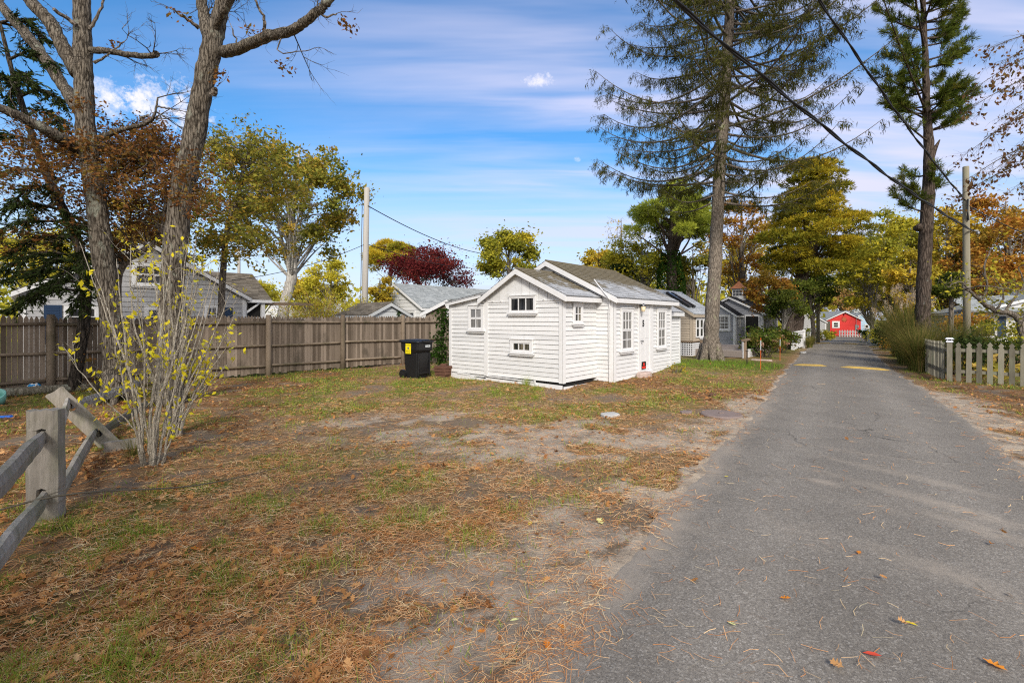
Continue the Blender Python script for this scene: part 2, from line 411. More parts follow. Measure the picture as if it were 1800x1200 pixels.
M['litter'] = leaf_mat('fallen_leaf', [(0.095, 0.042, 0.018), (0.19, 0.085, 0.032), (0.29, 0.135, 0.045), (0.33, 0.17, 0.065), (0.40, 0.25, 0.12)], 0.15, 3, 1.3)
M['needle'] = leaf_mat('fallen_needle', [(0.16, 0.065, 0.022), (0.28, 0.12, 0.040), (0.38, 0.225, 0.108), (0.48, 0.34, 0.20)], 0.1, 2, 1.65)
M['grass'] = leaf_mat('grass_blade', [(0.06, 0.125, 0.012), (0.11, 0.17, 0.02), (0.19, 0.19, 0.035), (0.30, 0.25, 0.10)], 0.3, 1.2, 1.55)
M['leafyellow'] = leaf_mat('yellow_fallen_leaf', [(0.62, 0.42, 0.02), (0.66, 0.40, 0.03)], 0.2)
M['leaforange'] = leaf_mat('orange_fallen_leaf', [(0.45, 0.14, 0.02), (0.50, 0.19, 0.03)], 0.2)
M['leafpale'] = leaf_mat('pale_fallen_leaf', [(0.55, 0.45, 0.18), (0.62, 0.50, 0.22)], 0.2)
M['leafred'] = leaf_mat('red_fallen_leaf', [(0.40, 0.05, 0.03), (0.45, 0.09, 0.05)], 0.2)
# ------------------------------------------------------------------ road edges (world metres)
_l = [(-8, -6.0), (-2, -2.2), (2.2, 0.02), (3.2, 0.70), (3.83, 1.13), (6.9, 3.23), (10.1, 5.46), (16.1, 9.46)]
_r = [(-8, -1.6), (-2, 1.4), (2.2, 3.75), (5.4, 5.84), (6.6, 6.64), (8.1, 7.77), (10.1, 9.0), (15.4, 12.4)]
for px, py in ((1410, 620), (1430, 607), (1450, 597), (1459, 592.5)): g = G(px, py); _l.append((g.y, g.x))
for px, py in ((1541, 625), (1528, 610), (1519, 597), (1513, 592.5)): g = G(px, py); _r.append((g.y, g.x))
_ly, _lx = np.array(_l).T; _ry, _rx = np.array(_r).T
def XL(y): return np.interp(y, _ly, _lx) - 0.04 + 0.10 * (0.4 + 0.6 * sstep(3, 6, np.asarray(y, float))) * (fbm(np.asarray(y) * 1.1, 3.3, 5) - 0.5) * 2 + 0.05 * (fbm(np.asarray(y) * 5, 1.3, 8) - 0.5) * 2
def XR(y): return np.interp(y, _ry, _rx) + 0.10 * (fbm(np.asarray(y) * 0.9, 9.3, 6) - 0.5) * 2 + 0.05 * (fbm(np.asarray(y) * 5, 4.3, 9) - 0.5) * 2
ROAD_END = 60.0

def gauss(x, y, cx, cy, sx, sy): return np.exp(-(((x - cx) / sx) ** 2 + ((y - cy) / sy) ** 2))
def masks(x, y):
    """sand, grass, needle, leaf cover of the ground (0..1)"""
    x = np.asarray(x, float); y = np.asarray(y, float)
    dl = (XL(y) - x) * 0.83; dr = (x - XR(y)) * 0.83
    f1 = fbm(x * 0.8 + 3, y * 1.1, 1, 5); f2 = fbm(x * 2.3, y * 3.1 + 7, 2, 5); f3 = fbm(x * 0.9, y * 0.9, 4, 5)
    left = dl > 0
    sand = gauss(x, y, 0.9, 6.6, 2.6, 1.7) * sstep(0.39, 0.57, 0.5 * f1 + 0.5 * f2) * 1.0
    sand = np.maximum(sand, gauss(x, y, -1.2, 7.6, 2.4, 1.3) * sstep(0.45, 0.62, 0.45 * f1 + 0.55 * f2) * 0.85)
    sand = np.maximum(sand, np.where(left, np.exp(-(dl / (0.40 + 0.55 * f1)) ** 2) * sstep(0.32, 0.56, f2) * (1 - sstep(9, 12, y)), 0))
    sand = np.maximum(sand, gauss(x, y, -0.35, 2.65, 0.75, 0.8) * sstep(0.28, 0.46, f2 * 0.6 + f1 * 0.4) * 1.3)
    sand = np.maximum(sand, gauss(x, y, 0.55, 3.6, 0.6, 0.9) * sstep(0.30, 0.46, f2 * 0.6 + f1 * 0.4))
    sand = np.maximum(sand, gauss(x, y, 3.3, 7.5, 0.8, 0.55) * sstep(0.32, 0.5, f2))
    sand = np.maximum(sand, np.where(dr > 0, np.exp(-(dr / (0.55 + 0.5 * f1)) ** 2) * sstep(0.30, 0.48, f2) * (1 - sstep(9.5, 12, y)), 0))
    sand = np.maximum(sand, np.where((dl < 0.02) & (dr < 0.02), .75, 0))
    sand = np.clip(sand * 1.15, 0, 1)
    gr = 0.70 * sstep(0.40, 0.60, 0.5 * f3 + 0.5 * f2)
    gr = np.maximum(gr, 1.2 * gauss(x, y, 7.6, 16.0, 3.6, 2.4) * sstep(0.30, 0.45, f3 + 0.15))
    gr = np.maximum(gr, gauss(x, y, -1.4, 11.3, 3.6, 1.9) * sstep(0.36, 0.54, 0.6 * f3 + 0.4 * f2) * 0.85)
    gr = np.maximum(gr, gauss(x, y, -3.2, 4.2, 1.9, 2.8) * sstep(0.42, 0.60, 0.5 * f3 + 0.5 * f2) * 0.85)
    gr = np.maximum(gr, gauss(x, y, -6.0, 11.5, 3.0, 2.2) * sstep(0.42, 0.58, f3) * 0.7)
    gr = np.maximum(gr, gauss(x, y, 13.4, 15.5, 1.6, 3.5) * sstep(0.35, 0.5, f3) * 0.8)
    gr = np.maximum(gr, sstep(19, 24, y) * 0.7)
    gr = gr * (1 - 0.8 * sand) * np.where(left, sstep(0.0, 0.45, dl), np.where(dr > 0, sstep(0.0, 0.4, dr), 0.0))
    nd = sstep(0.27, 0.50, 0.5 * f2 + 0.5 * f3) * (1 - 0.45 * sand) * (1 - .75 * np.clip(gauss(x, y, -0.3, 2.6, .7, .8) + gauss(x, y, .6, 3.5, .45, .8), 0, 1) * sand)
    lf = 0.35 * sstep(0.42, 0.62, f3)
    lf = np.maximum(lf, sstep(-3.0, -5.2, x) * sstep(0.30, 0.48, f2) * (1 - 0.5 * gr))
    lf = np.maximum(lf, gauss(x, y, 3.4, 12.0, 2.6, 1.2) * 0.9)
    lf = np.maximum(lf, np.where(dr > 0.4, 0.95 * sstep(0.25, 0.42, f2), 0))
    lf = np.maximum(lf, gauss(x, y, 4.4, 10.3, 1.5, 1.6) * 0.9)
    lf = np.maximum(lf, gauss(x, y, -2.8, 2.8, 1.6, 1.4) * 0.8)
    lf = lf * (1 - 0.7 * sand)
    dk = np.clip(gauss(x, y, 1.0, 4.1, .42, .38) + gauss(x, y, 3.55, 8.6, .55, .45) + gauss(x, y, -.25, 2.75, .30, .22) + .7 * gauss(x, y, .6, 5.2, .5, .3), 0, 1) * sstep(.3, .5, f2)
    sand, gr, nd, lf = sand * (1 - dk), gr * (1 - dk), nd * (1 - .85 * dk), lf * (1 - .6 * dk)
    return sand, gr, nd, lf

def inroad(x, y, marg=0.0):
    return (x > XL(y) - marg) & (x < XR(y) + marg) & (y < ROAD_END)
def gz(x, y):
    x = np.asarray(x, float); y = np.asarray(y, float)
    e = np.minimum(np.abs(x - XL(y)), np.abs(x - XR(y)))
    k = np.where(inroad(x, y), 0.0, sstep(0.0, 0.7, e)) * (1 - sstep(20, 40, np.hypot(x, y)))
    b = (fbm(x * 0.8, y * 0.8, 12, 3) - 0.5) * 0.10 + (fbm(x * 4, y * 4, 13, 3) - 0.5) * 0.035
    ins = np.where(inroad(x, y), e, 0.0); eb = (fbm(x * 3.1, y * 3.1, 14, 4) - 0.47) * 0.07 * (1 - sstep(0.0, 0.9, e))
    return terr(x, y) + b * k + eb - 0.07 * sstep(0.03, 0.42, ins)

# ------------------------------------------------------------------ ground
def axis(segs):
    out = []
    for a, b, d in segs: out += list(np.arange(a, b - 1e-6, d))
    return np.array(out + [segs[-1][1]])
gx = axis([(-500, -60, 40), (-60, -16, 3), (-16, -7, 0.25), (-7, 9, 0.09), (9, 18, 0.25), (18, 60, 3), (60, 500, 40)])
gy = axis([(-200, -20, 30), (-20, 0, 2), (0, 1.4, 0.3), (1.4, 9, 0.08), (9, 22, 0.2), (22, 70, 1.5), (70, 600, 40)])
XX, YY = np.meshgrid(gx, gy); nx, ny = len(gx), len(gy)
V = np.stack([XX, YY, gz(XX, YY)], -1).reshape(-1, 3)
i = np.arange(nx * ny).reshape(ny, nx)
Q = np.stack([i[:-1, :-1], i[:-1, 1:], i[1:, 1:], i[1:, :-1]], -1).reshape(-1, 4)
sa, gr, nd, lf = masks(XX.ravel(), YY.ravel())

t = NT('yard_soil')
v = t.coord()
fine = t.noise(v, 140, 3, 0.75); mid = t.noise(v, 22, 5, 0.7); big = t.noise(v, 3.0, 4, 0.6)
strw = t.noise(t.coord((60, 9, 20), (0, 0, 0.5)), 1.0, 4, 0.7, 0.5); strw2 = t.noise(t.coord((9, 70, 20), (0, 0, 0.3)), 1.0, 4, 0.7, 0.5)
st = t.math('MAXIMUM', strw, strw2)
sandc = t.mix(fine, (0.27, 0.215, 0.155), (0.66, 0.55, 0.42)); sandc = t.mix(t.math('MULTIPLY', t.ramp(big, [(0.42, 0.0), (0.68, 1.0)]), 0.65), sandc, (0.13, 0.10, 0.075))
soil = t.mix(mid, (0.085, 0.066, 0.046), (0.28, 0.215, 0.15)); soil = t.mix(t.math('MULTIPLY', fine, 0.5), soil, (0.28, 0.20, 0.13))
ndl = t.mix(t.ramp(st, [(0.48, 0.0), (0.68, 1.0)]), (0.15, 0.098, 0.048), (0.52, 0.33, 0.165))
grs = t.mix(t.ramp(fine, [(0.3, 0.0), (0.7, 1.0)]), (0.055, 0.068, 0.013), (0.22, 0.215, 0.05))
lvs = t.mix(t.ramp(mid, [(0.35, 0.0), (0.65, 1.0)]), (0.085, 0.05, 0.024), (0.31, 0.165, 0.075))
jit = t.math('MULTIPLY', t.math('SUBTRACT', mid, 0.5), 0.9)
def soft(a, lo=0.3, hi=0.7, k=1.0): return t.ramp(t.math('ADD', t.attr(a), t.math('MULTIPLY', jit, k)), [(lo, 0.0), (hi, 1.0)])
c = t.mix(soft('needles', 0.2, 0.8), soil, ndl)
c = t.mix(soft('leafy', 0.25, 0.8), c, lvs)
c = t.mix(soft('grassy', 0.25, 0.75), c, grs)
jit = t.math('ADD', t.math('MULTIPLY', t.math('SUBTRACT', mid, 0.5), 1.3), t.math('MULTIPLY', t.math('SUBTRACT', fine, 0.5), 0.8))
c = t.mix(soft('sandy', 0.32, 0.66, 1.0), c, sandc)
hgt = t.math('ADD', t.math('MULTIPLY', fine, 0.4), t.math('ADD', t.math('MULTIPLY', mid, 0.8), t.math('MULTIPLY', st, 0.4)))
ground_mat = t.bsdf(c, 0.95, t.bump(hgt, 0.8, 0.03), 0.1)
go = np_obj('ground', V, Q, ground_mat, smooth=True, attrs={'sandy': sa, 'grassy': gr, 'needles': nd, 'leafy': lf})
tag(go, kind='structure')

# ------------------------------------------------------------------ road
ys = np.concatenate([np.arange(-8, 1.6, 0.4), np.arange(1.6, 12, 0.07), np.arange(12, 30, 0.25), np.arange(30, ROAD_END + 0.1, 1.0)])
ts = np.concatenate([[0, 0.006, 0.02], np.linspace(0.04, 0.96, 60), [0.98, 0.994, 1]])
xl, xr = XL(ys), XR(ys)
XX = xl[:, None] + (xr - xl)[:, None] * ts[None, :]; YY = np.repeat(ys[:, None], len(ts), 1)
dE = np.minimum(XX - xl[:, None], xr[:, None] - XX)
crown = 0.035 * np.sin(np.pi * ts)[None, :]
ZZ = terr(XX, YY) + 0.012 + crown - 0.016 * (1 - sstep(0, 0.14, dE)) + 0.008 * (fbm(XX * 6, YY * 6, 25, 3) - .5) * (1 - sstep(0, .4, dE))
V = np.stack([XX, YY, ZZ], -1).reshape(-1, 3)
i = np.arange(len(ys) * len(ts)).reshape(len(ys), len(ts))
Q = np.stack([i[:-1, :-1], i[:-1, 1:], i[1:, 1:], i[1:, :-1]], -1).reshape(-1, 4)
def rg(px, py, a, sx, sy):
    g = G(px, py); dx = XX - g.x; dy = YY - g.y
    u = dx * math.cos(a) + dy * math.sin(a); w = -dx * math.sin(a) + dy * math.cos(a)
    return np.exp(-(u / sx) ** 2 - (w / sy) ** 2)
dust_sunstreak = 0.85 * np.exp(-((XX - xl[:, None]) * 0.83 / (0.05 + 0.28 * fbm(XX * 1.5, YY * 1.5, 22))) ** 2) * (0.15 + 1.2 * fbm(XX * 5, YY * 5, 21)) * (1 - 0.7 * sstep(7, 12, YY)) + 0.30 * np.exp(-((XX - xl[:, None]) * 0.83 / 0.6) ** 2) * (0.2 + 1.3 * fbm(XX * 1.2, YY * 1.2, 23)) + 0.35 * np.exp(-((xr[:, None] - XX) * 0.83 / 0.18) ** 2)
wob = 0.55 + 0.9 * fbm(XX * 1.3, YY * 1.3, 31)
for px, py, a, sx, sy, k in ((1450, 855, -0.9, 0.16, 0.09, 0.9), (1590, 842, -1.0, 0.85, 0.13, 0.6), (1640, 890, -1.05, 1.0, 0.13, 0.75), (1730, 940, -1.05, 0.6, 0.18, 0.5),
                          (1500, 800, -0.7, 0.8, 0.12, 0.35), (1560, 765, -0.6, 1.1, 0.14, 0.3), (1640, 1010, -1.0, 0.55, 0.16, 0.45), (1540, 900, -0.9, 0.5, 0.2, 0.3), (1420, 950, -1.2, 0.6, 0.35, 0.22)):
    dust_sunstreak = np.maximum(dust_sunstreak, k * rg(px, py, a, sx, sy) * wob)  # sun streaks painted into the asphalt colour, on top of the edge dust
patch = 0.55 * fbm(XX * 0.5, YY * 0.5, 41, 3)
t = NT('asphalt')
v = t.coord(); vo = t.n('ShaderNodeTexVoronoi', i_Vector=v, i_Scale=105.0)
sp = t.n('ShaderNodeSeparateColor', i_0=vo.outputs['Color']).outputs[0]
fine = t.noise(v, 260, 2, 0.7); big = t.noise(v, 1.3, 5, 0.65); mid = t.noise(v, 9, 5, 0.7)
ag = t.ramp(sp, [(0.0, (.074, .065, .054)), (0.5, (.160, .142, .118)), (0.85, (.22, .197, .163)), (0.95, (.31, .285, .245)), (1.0, (.37, .34, .295))])
c = t.mix(0.55, ag, t.ramp(fine, [(0.3, (0.07, 0.062, 0.053)), (0.72, (0.245, 0.218, 0.18))]))
k = t.math('ADD', t.math('MULTIPLY', big, 0.75), t.math('ADD', t.math('MULTIPLY', mid, 0.30), 0.86))
c = t.mix(1.0, c, t.n('ShaderNodeCombineColor', i_0=k, i_1=k, i_2=k).outputs[0], 'MULTIPLY')
dm = t.ramp(t.math('ADD', t.attr('dust_sunstreak'), t.math('ADD', t.math('MULTIPLY', t.math('SUBTRACT', mid, 0.5), 0.8), t.math('MULTIPLY', t.math('SUBTRACT', fine, 0.5), 0.5))), [(0.15, 0.0), (0.80, 1.0)])
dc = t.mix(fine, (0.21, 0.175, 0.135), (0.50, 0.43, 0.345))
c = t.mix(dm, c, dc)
wv = t.mix(0.35, t.coord((0.5, 0.5, 1)), t.n('ShaderNodeTexNoise', i_Vector=v, i_Scale=1.6, i_Detail=6.0).outputs['Color'], 'ADD')
crk = t.n('ShaderNodeTexVoronoi', feature='DISTANCE_TO_EDGE', i_Vector=wv, i_Scale=1.0).outputs[0]
cm = t.math('MULTIPLY', t.ramp(crk, [(0.0, 1.0), (0.006, 0.0)]), t.ramp(t.noise(v, 0.7, 3, 0.6), [(0.48, 0.0), (0.6, 0.8)]))
c = t.mix(cm, c, (0.03, 0.027, 0.023))
tk = t.math('ADD', 0.93, t.math('MULTIPLY', t.attr('track'), 0.16))
c = t.mix(1.0, c, t.n('ShaderNodeCombineColor', i_0=tk, i_1=tk, i_2=tk).outputs[0], 'MULTIPLY')
road_mat = t.bsdf(c, 0.88, t.bump(t.math('ADD', sp, fine), 0.55, 0.008), 0.25)
ro = np_obj('road', V, Q, road_mat, smooth=True, attrs={'dust_sunstreak': np.clip(dust_sunstreak, 0, 1).ravel(), 'track': (np.exp(-((ts - .27) / .09) ** 2) + np.exp(-((ts - .73) / .09) ** 2))[None, :].repeat(len(ys), 0).ravel()})
tag(ro, kind='structure')
def rz_(x, y):
    l, r = XL(y), XR(y); tt = np.clip((x - l) / (r - l), 0, 1)
    return terr(x, y) + 0.012 + 0.035 * np.sin(np.pi * tt)
def surf(x, y):
    return np.where(inroad(x, y), np.maximum(rz_(x, y), gz(x, y)), gz(x, y))

# ------------------------------------------------------------------ countless ground cover
def polar(n, r0, r1, a0=-64, a1=62):
    r = r0 * (r1 / r0) ** rng.random(n); a = np.radians(rng.uniform(a0, a1, n))
    return r * np.sin(a), r * np.cos(a)
HOUSE_A = Vector((1.21, 11.25, 0.0)); HOUSE_R = -math.atan2(0.65, 0.76)
def inhouse(x, y):
    dx, dy = x - HOUSE_A.x, y - HOUSE_A.y
    c, s = math.cos(HOUSE_R), math.sin(HOUSE_R)
    u = dx * c + dy * s; w = -dx * s + dy * c
    return ((u > -3.95) & (u < 0) & (w > 0) & (w < 6.6)) | ((u > -3.6) & (u < 0.5) & (w > 1.53) & (w < 5.1))
def keep(x, y, prob):
    k = (rng.random(len(x)) < prob) & ~inhouse(x, y)
    return x[k], y[k]

# fallen needles
x, y = polar(260000, 1.7, 16)
sa, gr, nd, lf = masks(x, y); clump = sstep(0.36, 0.60, fbm(x * 2.6, y * 2.6, 51, 4))
edge = np.minimum(np.abs(x - XL(y)), np.abs(x - XR(y)))
pr = np.where(inroad(x, y), 0.012 + 0.30 * (1 - sstep(0.0, 0.45, edge)) * clump, np.clip(nd * (0.25 + 0.9 * clump) * (1 - 0.55 * sa) * 1.0 + 0.10, 0, 1) * (1 - 0.3 * sstep(-3, -5, x)))
x, y = keep(x, y, pr); n = len(x)
L = rng.uniform(0.05, 0.12, n); an = rng.normal(0.15, 0.75, n) + np.where(rng.random(n) < 0.3, 1.4, 0)
dirs = np.stack([np.cos(an), np.sin(an), rng.normal(0, 0.10, n)], 1)
r = np.hypot(x, y)
C = np.stack([x, y, surf(x, y) + rng.uniform(0.006, 0.03, n)], 1)
w = np.clip(0.0016 + 0.00034 * r, 0.002, 0.005)
a = unit(dirs); b = unit(np.cross(a, np.array([0, 0, 1.0])) + rng.normal(0, 0.3, (n, 3)))
bend = b * (rng.normal(0, 0.10, n) * L)[:, None]
p0 = C - a * L[:, None] / 2; p2 = C + a * L[:, None] / 2; pm = C + bend
V = np.stack([p0 - b * w[:, None] / 2, p0 + b * w[:, None] / 2, pm + b * w[:, None] / 2, pm - b * w[:, None] / 2, p2 + b * w[:, None] / 2, p2 - b * w[:, None] / 2], 1).reshape(-1, 3)
ib = np.arange(n)[:, None] * 6
Q = np.concatenate([ib + np.array([0, 1, 2, 3]), ib + np.array([3, 2, 4, 5])])
rr = rng.random(n)
tag(np_obj('fallen_pine_needles', V, Q, M['needle'], rnd=np.concatenate([rr, rr])), 'rusty pine needles strewn over the sandy yard', 'pine needles', kind='stuff')

# fallen oak leaves: lobed fans
def lobed(C, size, nrm, ang, curl):
    n = len(C)
    prof = np.array([(-0.5, 0), (-0.28, .10), (-0.20, .34), (-0.06, .13), (0.06, .42), (0.17, .15), (0.32, .30), (0.36, .10), (0.5, 0), (0.36, -.10), (0.32, -.30), (0.17, -.15), (0.06, -.42), (-0.06, -.13), (-0.20, -.34), (-0.28, -.10)])
    k = len(prof)
    nrm = unit(nrm); ax = np.stack([np.cos(ang), np.sin(ang), np.zeros(n)], 1)
    ax = unit(ax - nrm * np.sum(ax * nrm, 1, keepdims=True)); by = np.cross(nrm, ax)
    s = size[:, None]
    V = np.zeros((n, k + 1, 3)); V[:, k] = C
    for j, (px_, py_) in enumerate(prof):
        V[:, j] = C + ax * s * px_ + by * s * py_ * 0.85 + nrm * s * ((py_ ** 2) * 1.6 + px_ ** 2 * 0.5 + 0.04 * math.sin(j * 2.1)) * curl[:, None]
    ib = np.arange(n)[:, None] * (k + 1)
    T = np.concatenate([ib + np.array([k, j, (j + 1) % k]) for j in range(k)])
    return V.reshape(-1, 3), T, k
x, y = polar(80000, 1.7, 18)
sa, gr, nd, lf = masks(x, y); clump = sstep(0.36, 0.58, fbm(x * 1.9, y * 1.9, 61, 4))
r = np.hypot(x, y)
pr = np.where(inroad(x, y), 0.002 + 0.03 * sstep(10, 16, y), np.clip(lf * (0.25 + 0.85 * clump) + 0.02, 0, 1) * (0.26 + 0.5 * sstep(3, 9, r)))
x, y = keep(x, y, pr); n = len(x)
C = np.stack([x, y, surf(x, y) + rng.uniform(0.008, 0.035, n)], 1)
V, T, k = lobed(C, rng.uniform(0.04, 0.088, n) * np.where(inroad(x, y), 0.8, 1), np.array([0, 0, 1.0]) + rng.normal(0, 0.35, (n, 3)), rng.uniform(0, 6.3, n), rng.normal(0.35, 0.45, n))
tag(np_obj('fallen_leaf_litter', V, T, M['litter'], rnd=np.tile(rng.random(n) ** 1.2, k)), 'brown fallen oak leaves scattered across the lawn', 'leaf litter', kind='stuff')

# grass blades
x, y = polar(330000, 1.7, 20)
sa, gr, nd, lf = masks(x, y); clump = fbm(x * 3.2, y * 3.2, 71, 3)
pr = np.where(inroad(x, y, 0.03), 0, np.clip(gr * 1.15 * sstep(0.30, 0.52, clump) + 0.035, 0, 1) * (1 - 0.93 * sa))
x, y = keep(x, y, pr); n = len(x)
r = np.hypot(x, y); g_ = masks(x, y)[1]
h = rng.uniform(0.02, 0.065, n) * (0.7 + 0.6 * g_) * (1 + 1.0 * sstep(.52, .68, fbm(x * 3.2, y * 3.2, 71, 3))); w = np.clip(0.003 + 0.0007 * r, 0.004, 0.015)
an = rng.uniform(0, 6.3, n); lean = rng.normal(0, 1, (n, 2)) * (0.6 * h)[:, None]
z = gz(x, y)
b0 = np.stack([x - np.cos(an) * w / 2, y - np.sin(an) * w / 2, z - 0.005], 1); b1 = np.stack([x + np.cos(an) * w / 2, y + np.sin(an) * w / 2, z - 0.005], 1)
tp = np.stack([x + lean[:, 0], y + lean[:, 1], z + h], 1)
V = np.stack([b0, b1, tp], 1).reshape(-1, 3); Q = np.arange(3 * n).reshape(n, 3)
vivid = np.maximum(gauss(x, y, 7.2, 15.8, 3.6, 2.6), .5 * gauss(x, y, -1.4, 11.0, 3.5, 1.8))
rn = np.clip(rng.beta(1.6, 1.6, n) * (1 - 0.7 * vivid) , 0, 1)
tag(np_obj('lawn_grass', V, Q, M['grass'], rnd=rn), 'short patchy autumn grass growing in the yard', 'grass', kind='stuff')
# ------------------------------------------------------------------ house toolkit
def clap(mb, o, d, n, x0, x1, z0, z1, expo=0.115, lim=None, m=0, out=0.020, jit=0.004):
    """lapped boards on the wall plane through o, along d, facing n"""
    o = Vector(o); d = Vector(d); n = Vector(n); Z = Vector((0, 0, 1))
    z = z0
    while z < z1 - 1e-4:
        zt = min(z + expo, z1)
        a0, a1 = (x0, x1) if lim is None else lim(z); b0, b1 = (x0, x1) if lim is None else lim(zt)
        if a1 - a0 < 0.01: break
        j = random.uniform(-jit, jit); j2 = random.uniform(-jit, jit); r = random.random()
        nn = max(1, int((a1 - a0) / random.uniform(1.6, 3.2)))
        cuts = [0] + sorted(random.random() for _ in range(nn - 1)) + [1]
        for k in range(nn):
            f0, f1 = cuts[k], cuts[k + 1]; jj = random.uniform(-jit, jit)
            lo0, lo1 = a0 + (a1 - a0) * f0, a0 + (a1 - a0) * f1
            hi0, hi1 = b0 + (b1 - b0) * f0, b0 + (b1 - b0) * f1
            zb0 = z + .006 + j + jj * .5; zb1 = z + .006 + j2 + jj * .5
            V = [o + d * lo0 + n * out + Z * zb0, o + d * lo1 + n * out + Z * zb1, o + d * hi1 + n * 0.004 + Z * (zt - 0.001), o + d * hi0 + n * 0.004 + Z * (zt - 0.001),
                 o + d * lo0 - n * 0.01 + Z * zb0, o + d * lo1 - n * 0.01 + Z * zb1]
            mb.add(V, [(0, 1, 2, 3), (4, 5, 1, 0)], m, random.random() if k == 0 else r)
        z = zt
def vboards(mb, o, d, n, x0, x1, z0, top, w=0.2, m=0, out=0.012):
    o = Vector(o); d = Vector(d); n = Vector(n); Z = Vector((0, 0, 1)); x = x0
    while x < x1 - 1e-3:
        xe = min(x + w * random.uniform(0.85, 1.1), x1); g = 0.006; oo = out + random.uniform(-.004, .004)
        V = []
        for q in (-0.01, oo):
            V += [o + d * (x + g) + n * q + Z * z0, o + d * (xe - g) + n * q + Z * z0, o + d * (xe - g) + n * q + Z * top(xe), o + d * (x + g) + n * q + Z * top(x)]
        mb.add(V, [(4, 5, 6, 7), (0, 3, 7, 4), (1, 5, 6, 2), (0, 4, 5, 1)], m, random.random())
        x = xe
def roof_slope(mb, xe, ze, xp, zp, y0, y1, expo=0.14, tab=0.3, th=0.045, m=0, wob=0.006):
    """shingle courses from eave (xe,ze) up to ridge (xp,zp), along y"""
    e = Vector((xe, 0, ze)); p = Vector((xp, 0, zp)); u = p - e; L = u.length; u /= L
    n = Vector((-u.z, 0, u.x));
    if n.z < 0: n = -n
    mb.hull8([e + Vector((0, y0, 0)) - n * th, e + Vector((0, y1, 0)) - n * th, p + Vector((0, y1, 0)) - n * th, p + Vector((0, y0, 0)) - n * th,
              e + Vector((0, y0, 0)), e + Vector((0, y1, 0)), p + Vector((0, y1, 0)), p + Vector((0, y0, 0))], m, 0.3)
    k = max(1, round(L / expo)); ex = L / k
    for i in range(k):
        y = y0 - random.random() * tab; 
        while y < y1:
            ya, yb = max(y, y0 - .008), min(y + tab * random.uniform(.85, 1.1), y1 + .008)
            if yb - ya > 0.01:
                h = 0.014 + random.uniform(0, wob); s0 = i * ex - 0.012 + random.uniform(-.006, .006); s1 = (i + 1) * ex + 0.004
                g = 0.004
                A = e + u * s0; B = e + u * s1
                V = [A + n * h + Vector((0, ya + g, 0)), A + n * h + Vector((0, yb - g, 0)), B + n * 0.004 + Vector((0, yb - g, 0)), B + n * 0.004 + Vector((0, ya + g, 0)),
                     A + n * 0.001 + Vector((0, ya + g, 0)), A + n * 0.001 + Vector((0, yb - g, 0))]
                mb.add(V, [(0, 1, 2, 3), (4, 5, 1, 0)], m, random.random())
            y = yb if yb > y else y + tab
def rakes(mb, xe, ze, xp, zp, y, dy, w=0.13, th=0.03, m=0):
    """rake board under a gable's slope edge"""
    e = Vector((xe, 0, ze)); p = Vector((xp, 0, zp)); u = (p - e).normalized()
    dn = Vector((0, 0, -1)) * w
    ya, yb = y, y + dy * th
    V = [e + dn + Vector((0, ya, 0)), p + dn + Vector((0, ya, 0)), p + Vector((0, ya, 0)), e + Vector((0, ya, 0)), e + dn + Vector((0, yb, 0)), p + dn + Vector((0, yb, 0)), p + Vector((0, yb, 0)), e + Vector((0, yb, 0))]
    mb.hull8(V, m)
